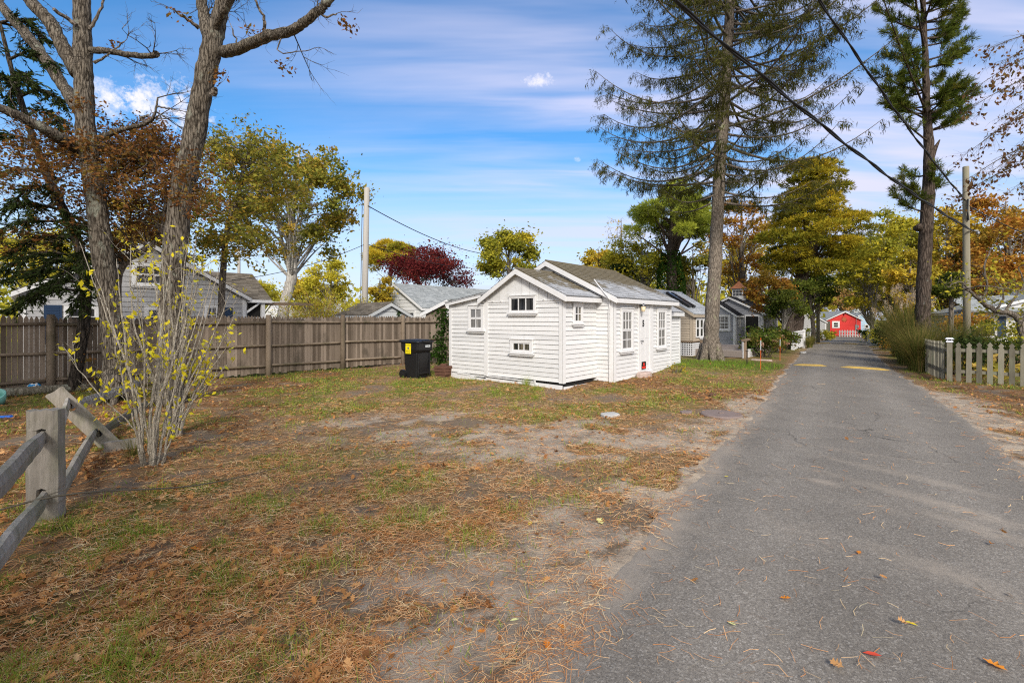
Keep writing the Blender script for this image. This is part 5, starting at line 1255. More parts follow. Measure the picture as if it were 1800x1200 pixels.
def clumped(parent, cents, rads, n, size, mat, name='crown', aspect=.6, flat=.25, zsq=.65, hollow=.55, tuft=0, tl=.2):
    """leaves spread through a set of flattened clumps"""
    cents = np.array([vec(c) for c in cents]); rads = np.asarray(rads, float); k = len(cents)
    w = rads ** 2; idx = rng.choice(k, n, p=w / w.sum())
    d = unit(rng.normal(size=(n, 3))); d[:, 2] += .25; d = unit(d)
    if not tuft: hollow = hollow * .35
    rr = rads[idx] * (hollow + (1 - hollow) * rng.random(n) ** .65) * (0.75 + .5 * fbm(d[:, 0] * 2.5 + idx * 3.7, d[:, 1] * 2.5 + d[:, 2] * 1.9 + idx, 77, 3))
    off = d * rr[:, None]; off[:, 2] *= zsq
    C = cents[idx] + off
    if not tuft:
        loose = rng.random(n) < .22; C = C + loose[:, None] * rng.normal(size=(n, 3)) * rads[idx][:, None] * np.array([.55, .55, .4])
    cl = rng.random(k)
    if tuft:
        m = tuft; Cn = np.repeat(C, m, 0); dn = unit(np.repeat(d + np.array([0, 0, .35]), m, 0) + rng.normal(size=(n * m, 3)) * .55)
        L = tl * rng.uniform(.7, 1.2, n * m)
        V, Q = leaves_geo(Cn + dn * L[:, None] / 2, L, dn, aspect)
        tr_ = np.clip(.45 * cl[idx] + .4 * rng.random(n) + .15 * (d[:, 2] > .2), 0, 1)
        return np_obj(name, V, Q, mat, parent, rnd=np.clip(np.repeat(tr_, m) + rng.normal(0, .08, n * m), 0, 1))
    V, Q = leaves_geo(C, size * rng.uniform(.40, 1.35, n), None, aspect, flat)
    return np_obj(name, V, Q, mat, parent, rnd=np.clip(.5 * cl[idx] + .5 * rng.random(n), 0, 1))

def auto_tree(name, label, cat, base, top, r, cb, nleaf, size, leaf, bark, nclump=26, tr=.18, zs=.62, cr=(.26, .42), lean=(0, 0), group=None, tuft=0, tl=.2, aspect=.6, flat=.25, shape='round', forks=3, hollow=.45, twig=True):
    base = Vector(base); h = top - base.z
    t = thing(name, label, cat, base, 0, group)
    cbz = cb - base.z; H2 = (h - cbz) / 2; cc = Vector((lean[0], lean[1], cbz + H2))
    mb = MB()
    trunk = [Vector((0, 0, -.2)), Vector((lean[0] * .15 + random.gauss(0, r * .03), random.gauss(0, r * .03), cbz * .5)), Vector((lean[0] * .5, lean[1] * .5, cbz)), cc + Vector((random.gauss(0, r * .06), 0, -.2 * H2)), cc + Vector((0, 0, H2 * .75))]
    pp = limb(mb, trunk, [tr * 1.25, tr, tr * .85, tr * .55, tr * .12], 6, 9)
    cents, rads = [], []
    if shape == 'round': nclump = int(nclump * 1.5); cr = (cr[0] * .5, cr[1] * .95)
    for i in range(nclump):
        if shape == 'round':
            d = Vector((random.gauss(0, 1), random.gauss(0, 1), random.gauss(.15, .85))).normalized(); q = random.uniform(.45, .86)
            c = cc + Vector((d.x * r * q, d.y * r * q, d.z * H2 * q))
            k = 1.0
        elif shape == 'plates':
            nl = 10; lv = ((i % nl) + .5) / nl; z = cbz + (h - cbz) * (.02 + .93 * lv) + random.uniform(-.15, .15); rm = r * (1 - .75 * max(0, lv - .25) / .75) * (.55 + .45 * min(1, lv * 5))
            a = i * 2.4 + random.uniform(-.5, .5); q = random.uniform(.25, .85) * rm
            c = Vector((lean[0], lean[1], 0)) + Vector((math.cos(a) * q, math.sin(a) * q, z)); k = .85 + .4 * (1 - lv)
        else:  # umbrella
            a = random.uniform(0, 6.28); q = r * math.sqrt(random.random()) * .9
            c = cc + Vector((math.cos(a) * q, math.sin(a) * q, H2 * (.7 - 1.15 * (q / r) ** 2) + random.uniform(-.55, .15) * H2)); k = .9
        cents.append(c); rads.append(r * random.uniform(*cr) * k)
        if nclump > 44 and random.random() > 34 / nclump: continue
        s = pp[min(len(pp) - 1, int(len(pp) * random.uniform(.42, .8)))]
        if c.z < s.z: s = pp[int(len(pp) * .45)]
        mid = s.lerp(c, .5) + Vector((random.gauss(0, .08 * r), random.gauss(0, .08 * r), .06 * r))
        lp = limb(mb, [s, mid, c], [tr * .24, tr * .13, tr * .035], 4, 6)
        if twig:
            for _ in range(3):
                dd = Vector((random.gauss(0, 1), random.gauss(0, 1), random.gauss(.3, .7)))
                twigs(mb, lp[random.randint(len(lp) // 2, len(lp) - 1)], dd, rads[-1] * 1.1, tr * .07, 1)
    mb.build('trunk', bark, t, True)
    clumped(t, cents, rads, nleaf, size, leaf, 'crown', aspect, flat, zs, hollow, tuft, tl)
    return t
def px_tree(name, label, px, topy, hw, Y, cby, nleaf, size, leaf, bark='bark', cat='tree', tpx=None, **kw):
    b = GX(px if tpx is None else tpx, Y); top = H - (topy - HY) * Y / F; cb = H - (cby - HY) * Y / F
    lean = ((px - (px if tpx is None else tpx)) * Y / F, 0)
    return auto_tree(name, label, cat, b, top, hw * Y / F, cb, nleaf, size, M[leaf], M[bark], lean=lean, **kw)
def shrub(name, label, base, r, h, n, size, leaf, cat='shrub', nc=9, flat=.2, aspect=.6, group=None, stems=True, zs=.8):
    base = Vector(base); t = thing(name, label, cat, base, 0, group); cents, rads = [], []; mb = MB()
    for i in range(nc):
        a = random.uniform(0, 6.28); q = r * math.sqrt(random.random()) * .7; z = h * random.uniform(.25, .78)
        c = Vector((math.cos(a) * q, math.sin(a) * q, z)); cents.append(c); rads.append(min(r, h) * random.uniform(.28, .46))
        limb(mb, [(c.x * .2, c.y * .2, -.1), (c.x * .6, c.y * .6, z * .5), c], [.02, .014, .006], 4, 5)
    if stems: mb.build('stems', M['twig'], t)
    clumped(t, cents, rads, n, size, M[leaf], 'foliage', aspect, flat, zs, .35)
    return t
def grass_clump(label, base, h, spread, n, leaf='miscan', w=.014, plumes=0, group='ornamental grass clumps on the right verge'):
    base = Vector(base); t = thing('ornamental_grass', label, 'ornamental grass', base, 0, group)
    a = rng.uniform(0, 2 * np.pi, n); out = spread * rng.random(n) ** .7; hh = h * rng.uniform(.55, 1.08, n)
    r0 = rng.uniform(0, .22 * spread + .05, n); k = 6
    Vs = []; dirx = np.stack([np.cos(a), np.sin(a)], 1); sd = np.stack([-np.sin(a), np.cos(a)], 1)
    tw = rng.normal(0, .25, n)
    for i in range(k):
        s = i / (k - 1); rad = r0 + out * s ** 1.9; z = hh * (s - .32 * (out / spread) * s ** 3) / .9
        ww = w * (1 - .85 * s) * .5
        c = np.stack([dirx[:, 0] * rad + sd[:, 0] * tw * s * s * .3, dirx[:, 1] * rad + sd[:, 1] * tw * s * s * .3, z], 1)
        Vs += [c - np.concatenate([sd, np.zeros((n, 1))], 1) * ww, c + np.concatenate([sd, np.zeros((n, 1))], 1) * ww]
    V = np.stack(Vs, 1).reshape(-1, 3); ib = np.arange(n)[:, None] * 2 * k
    Q = np.concatenate([ib + np.array([2 * i, 2 * i + 1, 2 * i + 3, 2 * i + 2]) for i in range(k - 1)])
    np_obj('blades', V, Q, M[leaf], t, rnd=np.tile(rng.random(n), k - 1))
    if plumes:
        mb = MB(); C = []
        for _ in range(plumes):
            an = random.uniform(0, 6.28); o = random.uniform(.1, .6) * spread; tp = Vector((math.cos(an) * o, math.sin(an) * o, h * random.uniform(1.0, 1.25)))
            mb.tube([(tp.x * .2, tp.y * .2, 0), (tp.x * .6, tp.y * .6, tp.z * .6), tp], [.004, .004, .003], 4, 0, False)
            for q in range(36): C.append(tp + Vector((random.gauss(0, .03), random.gauss(0, .03), -random.random() * .28)) + Vector((math.cos(an), math.sin(an), 0)) * .05 * random.random())
        mb.build('plume_stems', M['l_tan'], t)
        V, Q = leaves_geo(np.array([vec(c) for c in C]), .07, unit(rng.normal(size=(len(C), 3)) * .5 + np.array([0, 0, 1.0])), .22); np_obj('plumes', V, Q, M['plume'], t, rng.random(len(C)))
    return t

# ---- two big oaks at the left
def oak(label, Y, trunk, limbs, stubs, leaves_at, base):
    t = thing('oak_tree', label, 'tree', base)
    mb = MB(); O = Vector(base)
    def pp(pts):
        a, b = pathpx(pts, Y); return [p - O for p in a], b
    p, r = pp(trunk); limb(mb, p, r, 7, 16, .10)
    # root flare
    for k in range(6):
        an = k * 1.05; f = Vector((math.cos(an), math.sin(an), 0)) * r[0]
        limb(mb, [f * .4 + Vector((0, 0, .55)), f * .95 + Vector((0, 0, .16)), f * 1.7 + Vector((0, 0, -.12))], [r[0] * .45, r[0] * .33, r[0] * .12], 3, 7)
    mb.build('trunk', M['oakbark'], t, True)
    for L in limbs:
        q = MB(); p, r = pp(L); lp = limb(q, p, r, 6, 10, .10, .008)
        for _ in range(5):
            i = random.randint(len(lp) // 3, len(lp) - 1); twigs(q, lp[i], Vector((random.gauss(.2, .6), random.gauss(0, .6), random.gauss(.3, .5))), random.uniform(.4, 1.0), .013, 2)
        q.build('limb', M['oakbark'], t, True)
    pts = []
    for s in stubs:
        q = MB(); p, r = pp(s); lp = limb(q, p, r, 5, 7, .1, .01)
        twigs(q, lp[-1], lp[-1] - lp[-3], .35, .008, 1); q.build('dead_branch', M['bark'], t)
    q = MB()
    for (px, py, dy, n) in leaves_at:
        for _ in range(n):
            c = P(px + random.gauss(0, 14), py + random.gauss(0, 10), Y + dy) - O
            twigs(q, c, Vector((random.gauss(0, 1), random.gauss(0, 1), random.gauss(0, .6))), .3, .005, 1, pts)
    if pts: foliage(t, pts, len(pts) * 2, .085, M['l_rust'], .05, 'dry_leaves', .5)
    return t
oak('big grey oak nearest the left edge, several heavy limbs reaching up left', 10.1,
    [(206, 712, 27), (203, 640, 23), (193, 540, 21), (181, 450, 20.5), (168, 345, 20), (153, 250, 19.5), (148, 170, 19), (146, 100, 18), (144, 20, 17), (143, -60, 15), (146, -160, 12)],
    [[(138, 130, 16), (112, 86, 15.5), (88, 40, 14.5), (62, 12, 14), (30, -30, 12), (-10, -90, 8, -.3)], [(140, 195, 15), (116, 158, 13, .3), (86, 112, 12.5, .5), (45, 60, 12, .8), (0, 8, 11, 1.0), (-50, -60, 7, 1.3)],
     [(140, 262, 15), (104, 242, 13.5, -.5), (60, 218, 12, -.9), (0, 190, 11, -1.3), (-70, 170, 7, -1.6)], [(160, 88, 8), (188, 90, 6.5, -.3), (228, 97, 6.5, -.5), (262, 98, 6, -.6), (275, 95, 6.5, -.65)],
     [(168, 245, 9), (186, 238, 6.5, -.2), (222, 226, 4.5, -.4), (258, 216, 4, -.5), (272, 200, 2.6, -.6), (277, 172, 1.6, -.6)]],
    [[(158, 52, 4), (172, 25, 3), (186, -5, 2)], [(135, 45, 5, -.2), (118, 32, 4.5, -.3), (94, 16, 4, -.5)], [(166, 110, 3.5, -.3), (190, 96, 2, -.4), (218, 74, 1.5, -.5)], [(275, 188, 2, -.6), (292, 190, 1.6, -.6), (310, 194, 1, -.6)], [(258, 216, 3, -.5), (248, 208, 3, -.5), (262, 203, 2.5, -.5)]],
    [(182, 206, -.5, 1), (190, 170, -.3, 1), (205, 68, -.4, 1)], G(206, 706))
oak('tall grey oak right of the first, leaning right with a long bare limb', 9.4,
    [(298, 712, 26), (298, 640, 23), (300, 540, 22), (307, 450, 22), (319, 340, 22), (340, 245, 20.5), (351, 185, 19.5), (366, 112, 19.5), (378, 60, 17), (388, 20, 14), (400, -30, 11), (405, -110, 8)],
    [[(368, 75, 13), (360, 35, 11.5, .2), (354, 0, 10, .3), (345, -60, 8, .5)], [(392, 92, 12), (430, 81, 10.5, -.3), (469, 64, 10, -.6), (508, 56, 9, -.9), (535, 40, 8.5, -1.1), (560, 20, 8, -1.2), (575, 5, 7, -1.25), (598, -20, 4, -1.3)],
     [(376, 60, 9), (392, 22, 8, -.3), (412, -10, 6, -.5), (425, -60, 4, -.6)]],
    [[(350, 50, 4.5, -.1), (330, 35, 3, -.3), (304, 18, 1.6, -.5)], [(462, 62, 3.5, -.6), (466, 38, 3, -.7), (454, 15, 2.4, -.8), (446, -8, 2, -.9)], [(422, 84, 2, -.3), (412, 65, 1.5, -.4), (408, 50, 1.2, -.4)], [(500, 58, 1.5, -.8), (490, 92, 1.2, -.8), (545, 88, .8, -.9)], [(374, 168, 7, -.15), (378, 158, 6, -.2)], [(560, 22, 2.5, -1.2), (575, 30, 2, -1.2), (592, 24, 1.2, -1.2)]],
    [(400, 124, -.3, 1), (478, 86, -.7, 1), (500, 78, -.8, 1), (582, 32, -1.2, 1), (345, 60, -.3, 1)], G(298, 706))

# ---- copper leaved young oaks growing through the big ones
def pxcrown(name, label, base, Y, clusters, leaf, size, bark, trunk, cat='tree', dens=1.0, sz=.42, aspect=.5):
    t = thing(name, label, cat, base); O = Vector(base); mb = MB()
    a, b = pathpx(trunk, Y); tp = limb(mb, [p - O for p in a], b, 6, 8); tips = []
    for (px, py, rx, ry, n, dy) in clusters:
        for _ in range(max(1, int(n * dens))):
            c = P(px + random.uniform(-1, 1) * rx, py + random.uniform(-1, 1) * ry, Y + dy + random.gauss(0, sz)) - O
            s = min(tp, key=lambda q: (q - c).length + random.random() * .8)
            mid = s.lerp(c, .55) + Vector((random.gauss(0, .12), random.gauss(0, .12), random.gauss(.1, .1)))
            pts = catmull([s, mid, c], 4); mb.tube(pts, lerp_list([.016, .009, .004], len(pts), 0), 5, 0, False)
            for _ in range(3): twigs(mb, pts[random.randint(4, len(pts) - 1)], (c - s) * .4 + Vector((random.gauss(0, .8), random.gauss(0, .8), random.gauss(0, .35))), random.uniform(.3, .6), .005, 1, tips)
    mb.build('trunk', bark, t, True)
    foliage(t, tips, int(len(tips) * 2.0), size, leaf, .07, 'crown', aspect, .35)
    return t
pxcrown('copper_oak', 'young oak with rust brown leaves spreading between the two big trunks', G(238, 690), 11.2,
        [(60, 255, 60, 25, 9, -1.0), (120, 275, 50, 30, 10, -1.2), (30, 300, 40, 20, 6, -1.0), (200, 290, 50, 45, 14, -.8), (255, 250, 45, 30, 12, -.5), (255, 310, 50, 45, 16, -.4), (310, 320, 40, 40, 10, -1.9), (230, 360, 45, 30, 14, 0), (225, 420, 40, 30, 9, 0), (270, 400, 35, 30, 8, .2), (300, 270, 40, 30, 6, .2), (180, 320, 30, 15, 5, -1.6), (60, 330, 60, 25, 7, -.6), (20, 410, 25, 20, 5, -.8), (120, 380, 40, 30, 6, -.2), (285, 265, 30, 30, 6, 0), (150, 300, 40, 22, 8, -1.6), (330, 350, 25, 30, 5, -2.2)],
        M['l_rust'], .085, M['bark'], [(232, 690, 8), (214, 600, 7), (207, 500, 7), (222, 460, 6.5), (252, 440, 6), (283, 410, 5), (290, 330, 4), (250, 270, 3, -.4)])
pxcrown('green_oak', 'bushy oak with green and orange leaves right of the big trunks', GX(372, 14.0), 14.0,
        [(385, 300, 40, 40, 10, 0), (420, 250, 45, 25, 9, 0), (440, 310, 50, 50, 18, 0), (400, 370, 45, 40, 14, 0), (460, 390, 45, 45, 14, 0), (420, 430, 50, 20, 8, 0), (385, 250, 12, 10, 2, 0), (480, 280, 30, 30, 7, 0), (355, 340, 25, 40, 8, -.4), (500, 340, 30, 40, 8, .2), (470, 440, 35, 15, 5, 0), (370, 420, 30, 25, 6, 0)],
        M['l_oak'], .115, M['bark'], [(388, 560, 7), (392, 480, 6), (400, 400, 5), (420, 340, 4), (430, 280, 2.5)], dens=1.0, sz=.9)
# ---- dark cedar at the far left
def cedar():
    b = G(126, 694); t = thing('cedar_tree', 'dark cedar with a leaning trunk and drooping sprays at the left edge', 'tree', b); Y = 10.9; mb = MB()
    a, r = pathpx([(126, 700, 13), (136, 640, 12), (148, 570, 11.5), (150, 500, 11), (138, 430, 10), (112, 370, 9), (80, 300, 8), (50, 220, 7), (20, 120, 5), (0, 40, 3)], Y)
    tp = limb(mb, [p - b for p in a], r, 6, 11, .14)
    C, D = [], []
    ends = [(200, 450, 1.2), (180, 420, -.6), (20, 445, -.5), (-30, 420, .3), (60, 480, -.8), (-20, 505, .2), (100, 500, -1.0), (40, 400, .8), (130, 400, -1.0), (-40, 330, 0), (30, 350, -.9), (90, 340, .8), (150, 470, -.9), (-30, 260, -.4), (110, 180, -.5), (90, 110, -.4), (60, 90, .5), (-10, 150, -.7), (20, 180, .4), (105, 215, -.6), (50, 140, -.8), (-30, 80, .2), (70, 60, .2), (10, 470, -.9), (170, 500, -.6), (140, 530, -.5), (60, 520, -.5), (20, 540, -.3), (100, 450, 1), (-20, 380, -.8)]
    for (ex, ey, dy) in ends:
        e = P(ex, ey, Y + dy) - b; s = min(tp, key=lambda q: abs(q.z - e.z - .35) + .2 * (q - e).length)
        m = s.lerp(e, .55) + Vector((0, 0, .22)); pts = catmull([s, m, e], 8); mb.tube(pts, lerp_list([.035, .02, .006], len(pts), 0), 6, 0, False)
        for i in range(4, len(pts)):
            for _ in range(5):
                d = (pts[i] - pts[i - 1]).normalized() + Vector((random.gauss(0, .7), random.gauss(0, .7), random.gauss(-.1, .25))); d.normalize(); L = random.uniform(.12, .42)
                q = pts[i] + d * L + Vector((0, 0, -.06)); mb.tube([pts[i], pts[i].lerp(q, .6) + Vector((0, 0, .02)), q], [.005, .004, .002], 4, 0, False)
                for _ in range(11):
                    f = random.uniform(.25, 1.05); dd = d + Vector((random.gauss(0, .55), random.gauss(0, .55), random.gauss(-.12, .25)))
                    C.append(pts[i].lerp(q, f) + dd.normalized() * .04); D.append(dd)
    mb.build('trunk', M['cedarbark'], t, True)
    V, Q = leaves_geo(np.array([vec(c) for c in C]), rng.uniform(.08, .15, len(C)), np.array([vec(d) for d in D]), .22)
    np_obj('crown', V, Q, M['n_cedar'], t, rng.random(len(C)))
cedar()

# ---- pale multi stem shrub in the foreground
def stem_shrub(label, bx, by, Yb, stems, leafn, lean=0.0):
    b = G(bx, by); t = thing('bare_shrub', label, 'shrub', b); mb = MB(); tw = MB(); tips = []
    for (sx, ex, ey, dy, w) in stems:
        s = Vector(((sx - bx) * b.y / F, random.gauss(0, .05), -.05)); e = P(ex, ey, b.y + dy) - b
        m1 = s.lerp(e, .3) + Vector((-(e.x - s.x) * .16 + random.gauss(0, .02), random.gauss(0, .04), 0)); m2 = s.lerp(e, .65) + Vector((-(e.x - s.x) * .06 + random.gauss(0, .03), random.gauss(0, .04), 0))
        pts = limb(mb, [s, m1, m2, e], [w * b.y / F * .29, w * b.y / F * .25, w * b.y / F * .16, .003], 7, 8, .1, .005)
        for i in range(len(pts) // 3, len(pts) - 1):
            if random.random() < .36:
                dd = (pts[i] - pts[i - 1]).normalized() + Vector((random.gauss(0, .38), random.gauss(0, .38), random.gauss(.05, .2)))
                twigs(tw, pts[i], dd, random.uniform(.15, .55), .0045, 1, tips, .45)
    mb.build('stems', M['stem'], t, True); tw.build('twigs', M['stem'], t, True)
    z = np.array([p.z for p in tips]); k = [i for i in range(len(tips)) if random.random() < .7]
    pts = np.array([vec(tips[i]) for i in k]); idx = rng.choice(len(pts), leafn)
    C = pts[idx] + rng.normal(size=(leafn, 3)) * .02 + np.array([0, 0, -.03])
    V, Q = leaves_geo(C, rng.uniform(.042, .085, leafn), unit(rng.normal(size=(leafn, 3)) * .6 + np.array([0, 0, -.5])), .5, 0, .42)
    np_obj('leaves', V, Q, M['l_yellow'], t, rng.random(leafn))
stem_shrub('pale stemmed nearly bare shrub with scattered yellow leaves by the split rail fence', 266, 818, 5.5,
           [(250, 165, 470, .2, 10), (252, 140, 425, .5, 7), (256, 205, 455, -.2, 10), (259, 230, 430, .4, 9), (262, 245, 500, -.4, 7), (264, 238, 470, .5, 8), (266, 285, 440, -.1, 10), (270, 300, 470, .6, 7), (272, 330, 430, .1, 9), (276, 345, 470, -.3, 10), (278, 360, 520, .4, 8), (281, 385, 560, -.2, 7), (256, 190, 520, -.5, 6), (283, 400, 640, -.1, 6), (252, 112, 610, .2, 5), (268, 262, 440, .8, 7)], 620)
stem_shrub('bare grey brown shrub standing behind the yellow leaved one', 306, 764, 6.9,
           [(296, 262, 430, .3, 7), (298, 285, 455, .5, 7), (301, 300, 430, -.2, 8), (304, 318, 440, .4, 8), (307, 335, 455, .2, 8), (310, 352, 470, -.3, 8), (312, 370, 490, .5, 7), (314, 388, 460, .2, 7), (316, 410, 500, 0, 7), (318, 420, 545, .4, 7), (300, 275, 520, -.4, 6), (309, 345, 410, .7, 7), (318, 405, 600, .1, 6), (303, 310, 520, -.5, 6)], 260)
shrub('sapling', 'small orange leaved sapling against the fence beside the cedar trunk', G(168, 690) + Vector((0, .1, 0)), .35, 1.0, 150, .06, 'l_rust', nc=5)
tt = shrub('sapling', 'small yellow and green sapling leaning out to the right of the bare shrubs', G(352, 700), .5, 1.15, 170, .09, 'l_yellow', nc=6)

# ---- the tall spruce beside the lane
def spruce():
    Y = 18.0; b = GX(1249, Y); t = thing('spruce_tree', 'tall spruce with lichened trunk and drooping branches beside the lane', 'tree', b); mb = MB()
    a, r = pathpx([(1249, 648, 20), (1249, 625, 17.5), (1250, 600, 14.8), (1251, 560, 12.8), (1256, 480, 11.8), (1260, 400, 11.2), (1265, 300, 11), (1273, 187, 10.3), (1278, 100, 9.5), (1284, 0, 8), (1290, -100, 6), (1294, -200, 2)], Y)
    tp = limb(mb, [p - b for p in a], r, 6, 16, .10)
    for k in range(7):
        an = k * .9; f = Vector((math.cos(an), math.sin(an), 0)) * .36
        limb(mb, [f * .55 + Vector((0, 0, .6)), f * .95 + Vector((0, 0, .16)), f * 1.55 + Vector((0, 0, -.12))], [.2, .15, .05], 3, 8)
    mb.build('trunk', M['sprucebark'], t, True)
    bm_ = MB(); C, D = [], []
    zt = tp[-1].z
    def axis(z):
        for i in range(len(tp) - 1):
            if tp[i].z <= z <= tp[i + 1].z: return tp[i].lerp(tp[i + 1], (z - tp[i].z) / (tp[i + 1].z - tp[i].z + 1e-6))
        return tp[-1]
    N = 140
    for k in range(N):
        z = 6.0 + (zt - 6.3) * (k / N) ** 1.0; u = (z - 6.0) / (zt - 6.0)
        az = k * 2.399 + random.gauss(0, .35)
        Lm = (4.9 if u < .78 else 4.9 * (1 - (u - .78) / .26)) * random.uniform(.55, 1.1) * (.75 if u < .06 else 1)
        Lm = max(Lm, .5)
        s = axis(z); d = Vector((math.cos(az), math.sin(az), 0)); side = Vector((-d.y, d.x, 0))
        rise = random.uniform(-.14, .26) + .22 * u; sag = random.uniform(.04, .24)
        pts = []; m = 14
        for i in range(m + 1):
            q = i / m; pts.append(s + d * Lm * q + side * math.sin(q * 3 + k) * .10 * Lm * q + Vector((0, 0, Lm * (rise * q - sag * math.sin(q * math.pi * .85) * 1.1 + .10 * q ** 3))))
        bm_.tube(pts, [.05 * (1 - .85 * i / m) * (.5 + Lm / 8) for i in range(m + 1)], 6, 0, False)
        bare = .22 if u > .25 else .32
        for i in range(2, m + 1):
            q = i / m
            if q < bare: continue
            for sg in (-1, 1):
                for _ in range(2):
                    if random.random() < (.34 if u > .35 else .5): continue
                    L2 = Lm * random.uniform(.10, .24) * (1.15 - .6 * q); f = (d * random.uniform(.3, .9) + side * sg * random.uniform(.5, 1.0)).normalized()
                    e = pts[i] + f * L2 + Vector((0, 0, -L2 * random.uniform(.1, .6))); md = pts[i].lerp(e, .5) + Vector((0, 0, .05 * L2))
                    bm_.tube([pts[i], md, e], [.008, .006, .003], 4, 0, False)
                    ns = int(7 + L2 * 11)
                    for w_ in range(ns):
                        g = (w_ + random.random()) / ns; o = pts[i].lerp(md, g * 2) if g < .5 else md.lerp(e, g * 2 - 1)
                        hang = random.random() < .62
                        dd = Vector((random.gauss(0, .25), random.gauss(0, .25), -1)) if hang else f + Vector((random.gauss(0, .5), random.gauss(0, .5), random.gauss(-.1, .3)))
                        ln = random.uniform(.12, .34) if hang else random.uniform(.10, .2)
                        C.append(o + dd.normalized() * ln * .5); D.append(dd.normalized() * ln)
    bm_.build('branches', M['bark'], t, True)
    C = np.array([vec(c) for c in C]); D = np.array([vec(c) for c in D]); L = np.linalg.norm(D, axis=1)
    # each spray is three thin needle-clad blades
    k = 4; C3 = np.repeat(C, k, 0) + rng.normal(size=(len(C) * k, 3)) * .045; D3 = unit(np.repeat(D, k, 0)) + rng.normal(size=(len(C) * k, 3)) * .38
    V, Q = leaves_geo(C3, np.repeat(L, k) * rng.uniform(.45, .85, len(C) * k), D3, .13, 0, .35)
    np_obj('crown', V, Q, M['n_spruce'], t, np.repeat(rng.random(len(C)), k))
    print('spruce sprays', len(C))
spruce()

# ---- pitch pine by the right verge
def pitch():
    Y = 17.0; b = GX(1622, Y); t = thing('pitch_pine', 'dark barked pitch pine with tufted needles right of the lane', 'tree', b); mb = MB()
    a, r = pathpx([(1622, 640, 17), (1622, 560, 14.5), (1624, 500, 13.5), (1627, 420, 13), (1632, 330, 12), (1633, 260, 9.5), (1629, 200, 7.5), (1627, 120, 6.5), (1624, 40, 5.5), (1620, -60, 4.5), (1618, -150, 3)], Y)
    tp = limb(mb, [p - b for p in a], r, 6, 14, .16); mb.tube([P(1634, 285, Y) - b, P(1643, 262, Y) - b, P(1652, 246, Y) - b], [.12, .08, .02], 7, 0, True, .2)
    mb.tube([P(1614, 402, Y - .1) - b, P(1617, 396, Y - .25) - b], [.15, .09], 8, 0, True, .2)
    T, TD = [], []
    ends = [(1575, 345, -.3), (1590, 322, -.5), (1600, 305, .4), (1640, 300, -.4), (1605, 330, -.5), (1648, 318, .3)]
    for i in range(46):
        z = random.uniform(-140, 205); w = 88 if z > 30 else 85
        if z > 60: ends.append((1630 + random.choice((-1, 1)) * random.uniform(.25, 1) * 78, z, random.gauss(0, 1.2)))
        else: ends.append((1622 + random.choice((-1, 1)) * random.uniform(.25, 1) * 85, z, random.gauss(0, 1.3)))
    ends += [(1560, 160, -.5), (1545, 130, .2), (1690, 150, -.3), (1705, 170, .3), (1565, 185, .6), (1690, 95, .2), (1545, 20, 0), (1570, 60, -.4), (1690, 30, .3)]
    for ex, ey, dy in ends:
        e = P(ex, ey, Y + dy) - b; s = min(tp, key=lambda q: abs(q.z - (e.z - .45 * math.hypot(e.x - q.x, e.y - q.y))))
        m = s.lerp(e, .55) + Vector((0, 0, -.12)); pts = catmull([s, m, e], 6); mb.tube(pts, lerp_list([.04, .026, .012], len(pts), 0), 6, 0, False)
        L = (e - s).length
        for i in range(max(3, len(pts) // 3), len(pts)):
            for _ in range(2 if L > .6 else 1):
                dd = (pts[i] - pts[i - 1]).normalized() + Vector((random.gauss(0, .6), random.gauss(0, .6), random.gauss(.3, .4))); dd.normalize(); q = pts[i] + dd * random.uniform(.05, .35)
                mb.tube([pts[i], q], [.012, .008], 4, 0, False); T.append(q); TD.append(dd)
    mb.build('trunk', M['pinebark'], t, True)
    T = np.array([vec(x) for x in T]); TD = np.array([vec(x) for x in TD]); m = 64
    Cn = np.repeat(T, m, 0) - np.repeat(TD, m, 0) * rng.uniform(-.06, .14, len(T) * m)[:, None]; dn = unit(np.repeat(TD, m, 0) * .9 + rng.normal(size=(len(T) * m, 3)) * .62); L = rng.uniform(.13, .24, len(T) * m)
    V, Q = leaves_geo(Cn + dn * L[:, None] / 2, L, dn, .085); np_obj('crown', V, Q, M['n_pine'], t, np.clip(np.repeat(rng.random(len(T)), m) * .7 + rng.random(len(T) * m) * .3, 0, 1))
pitch()

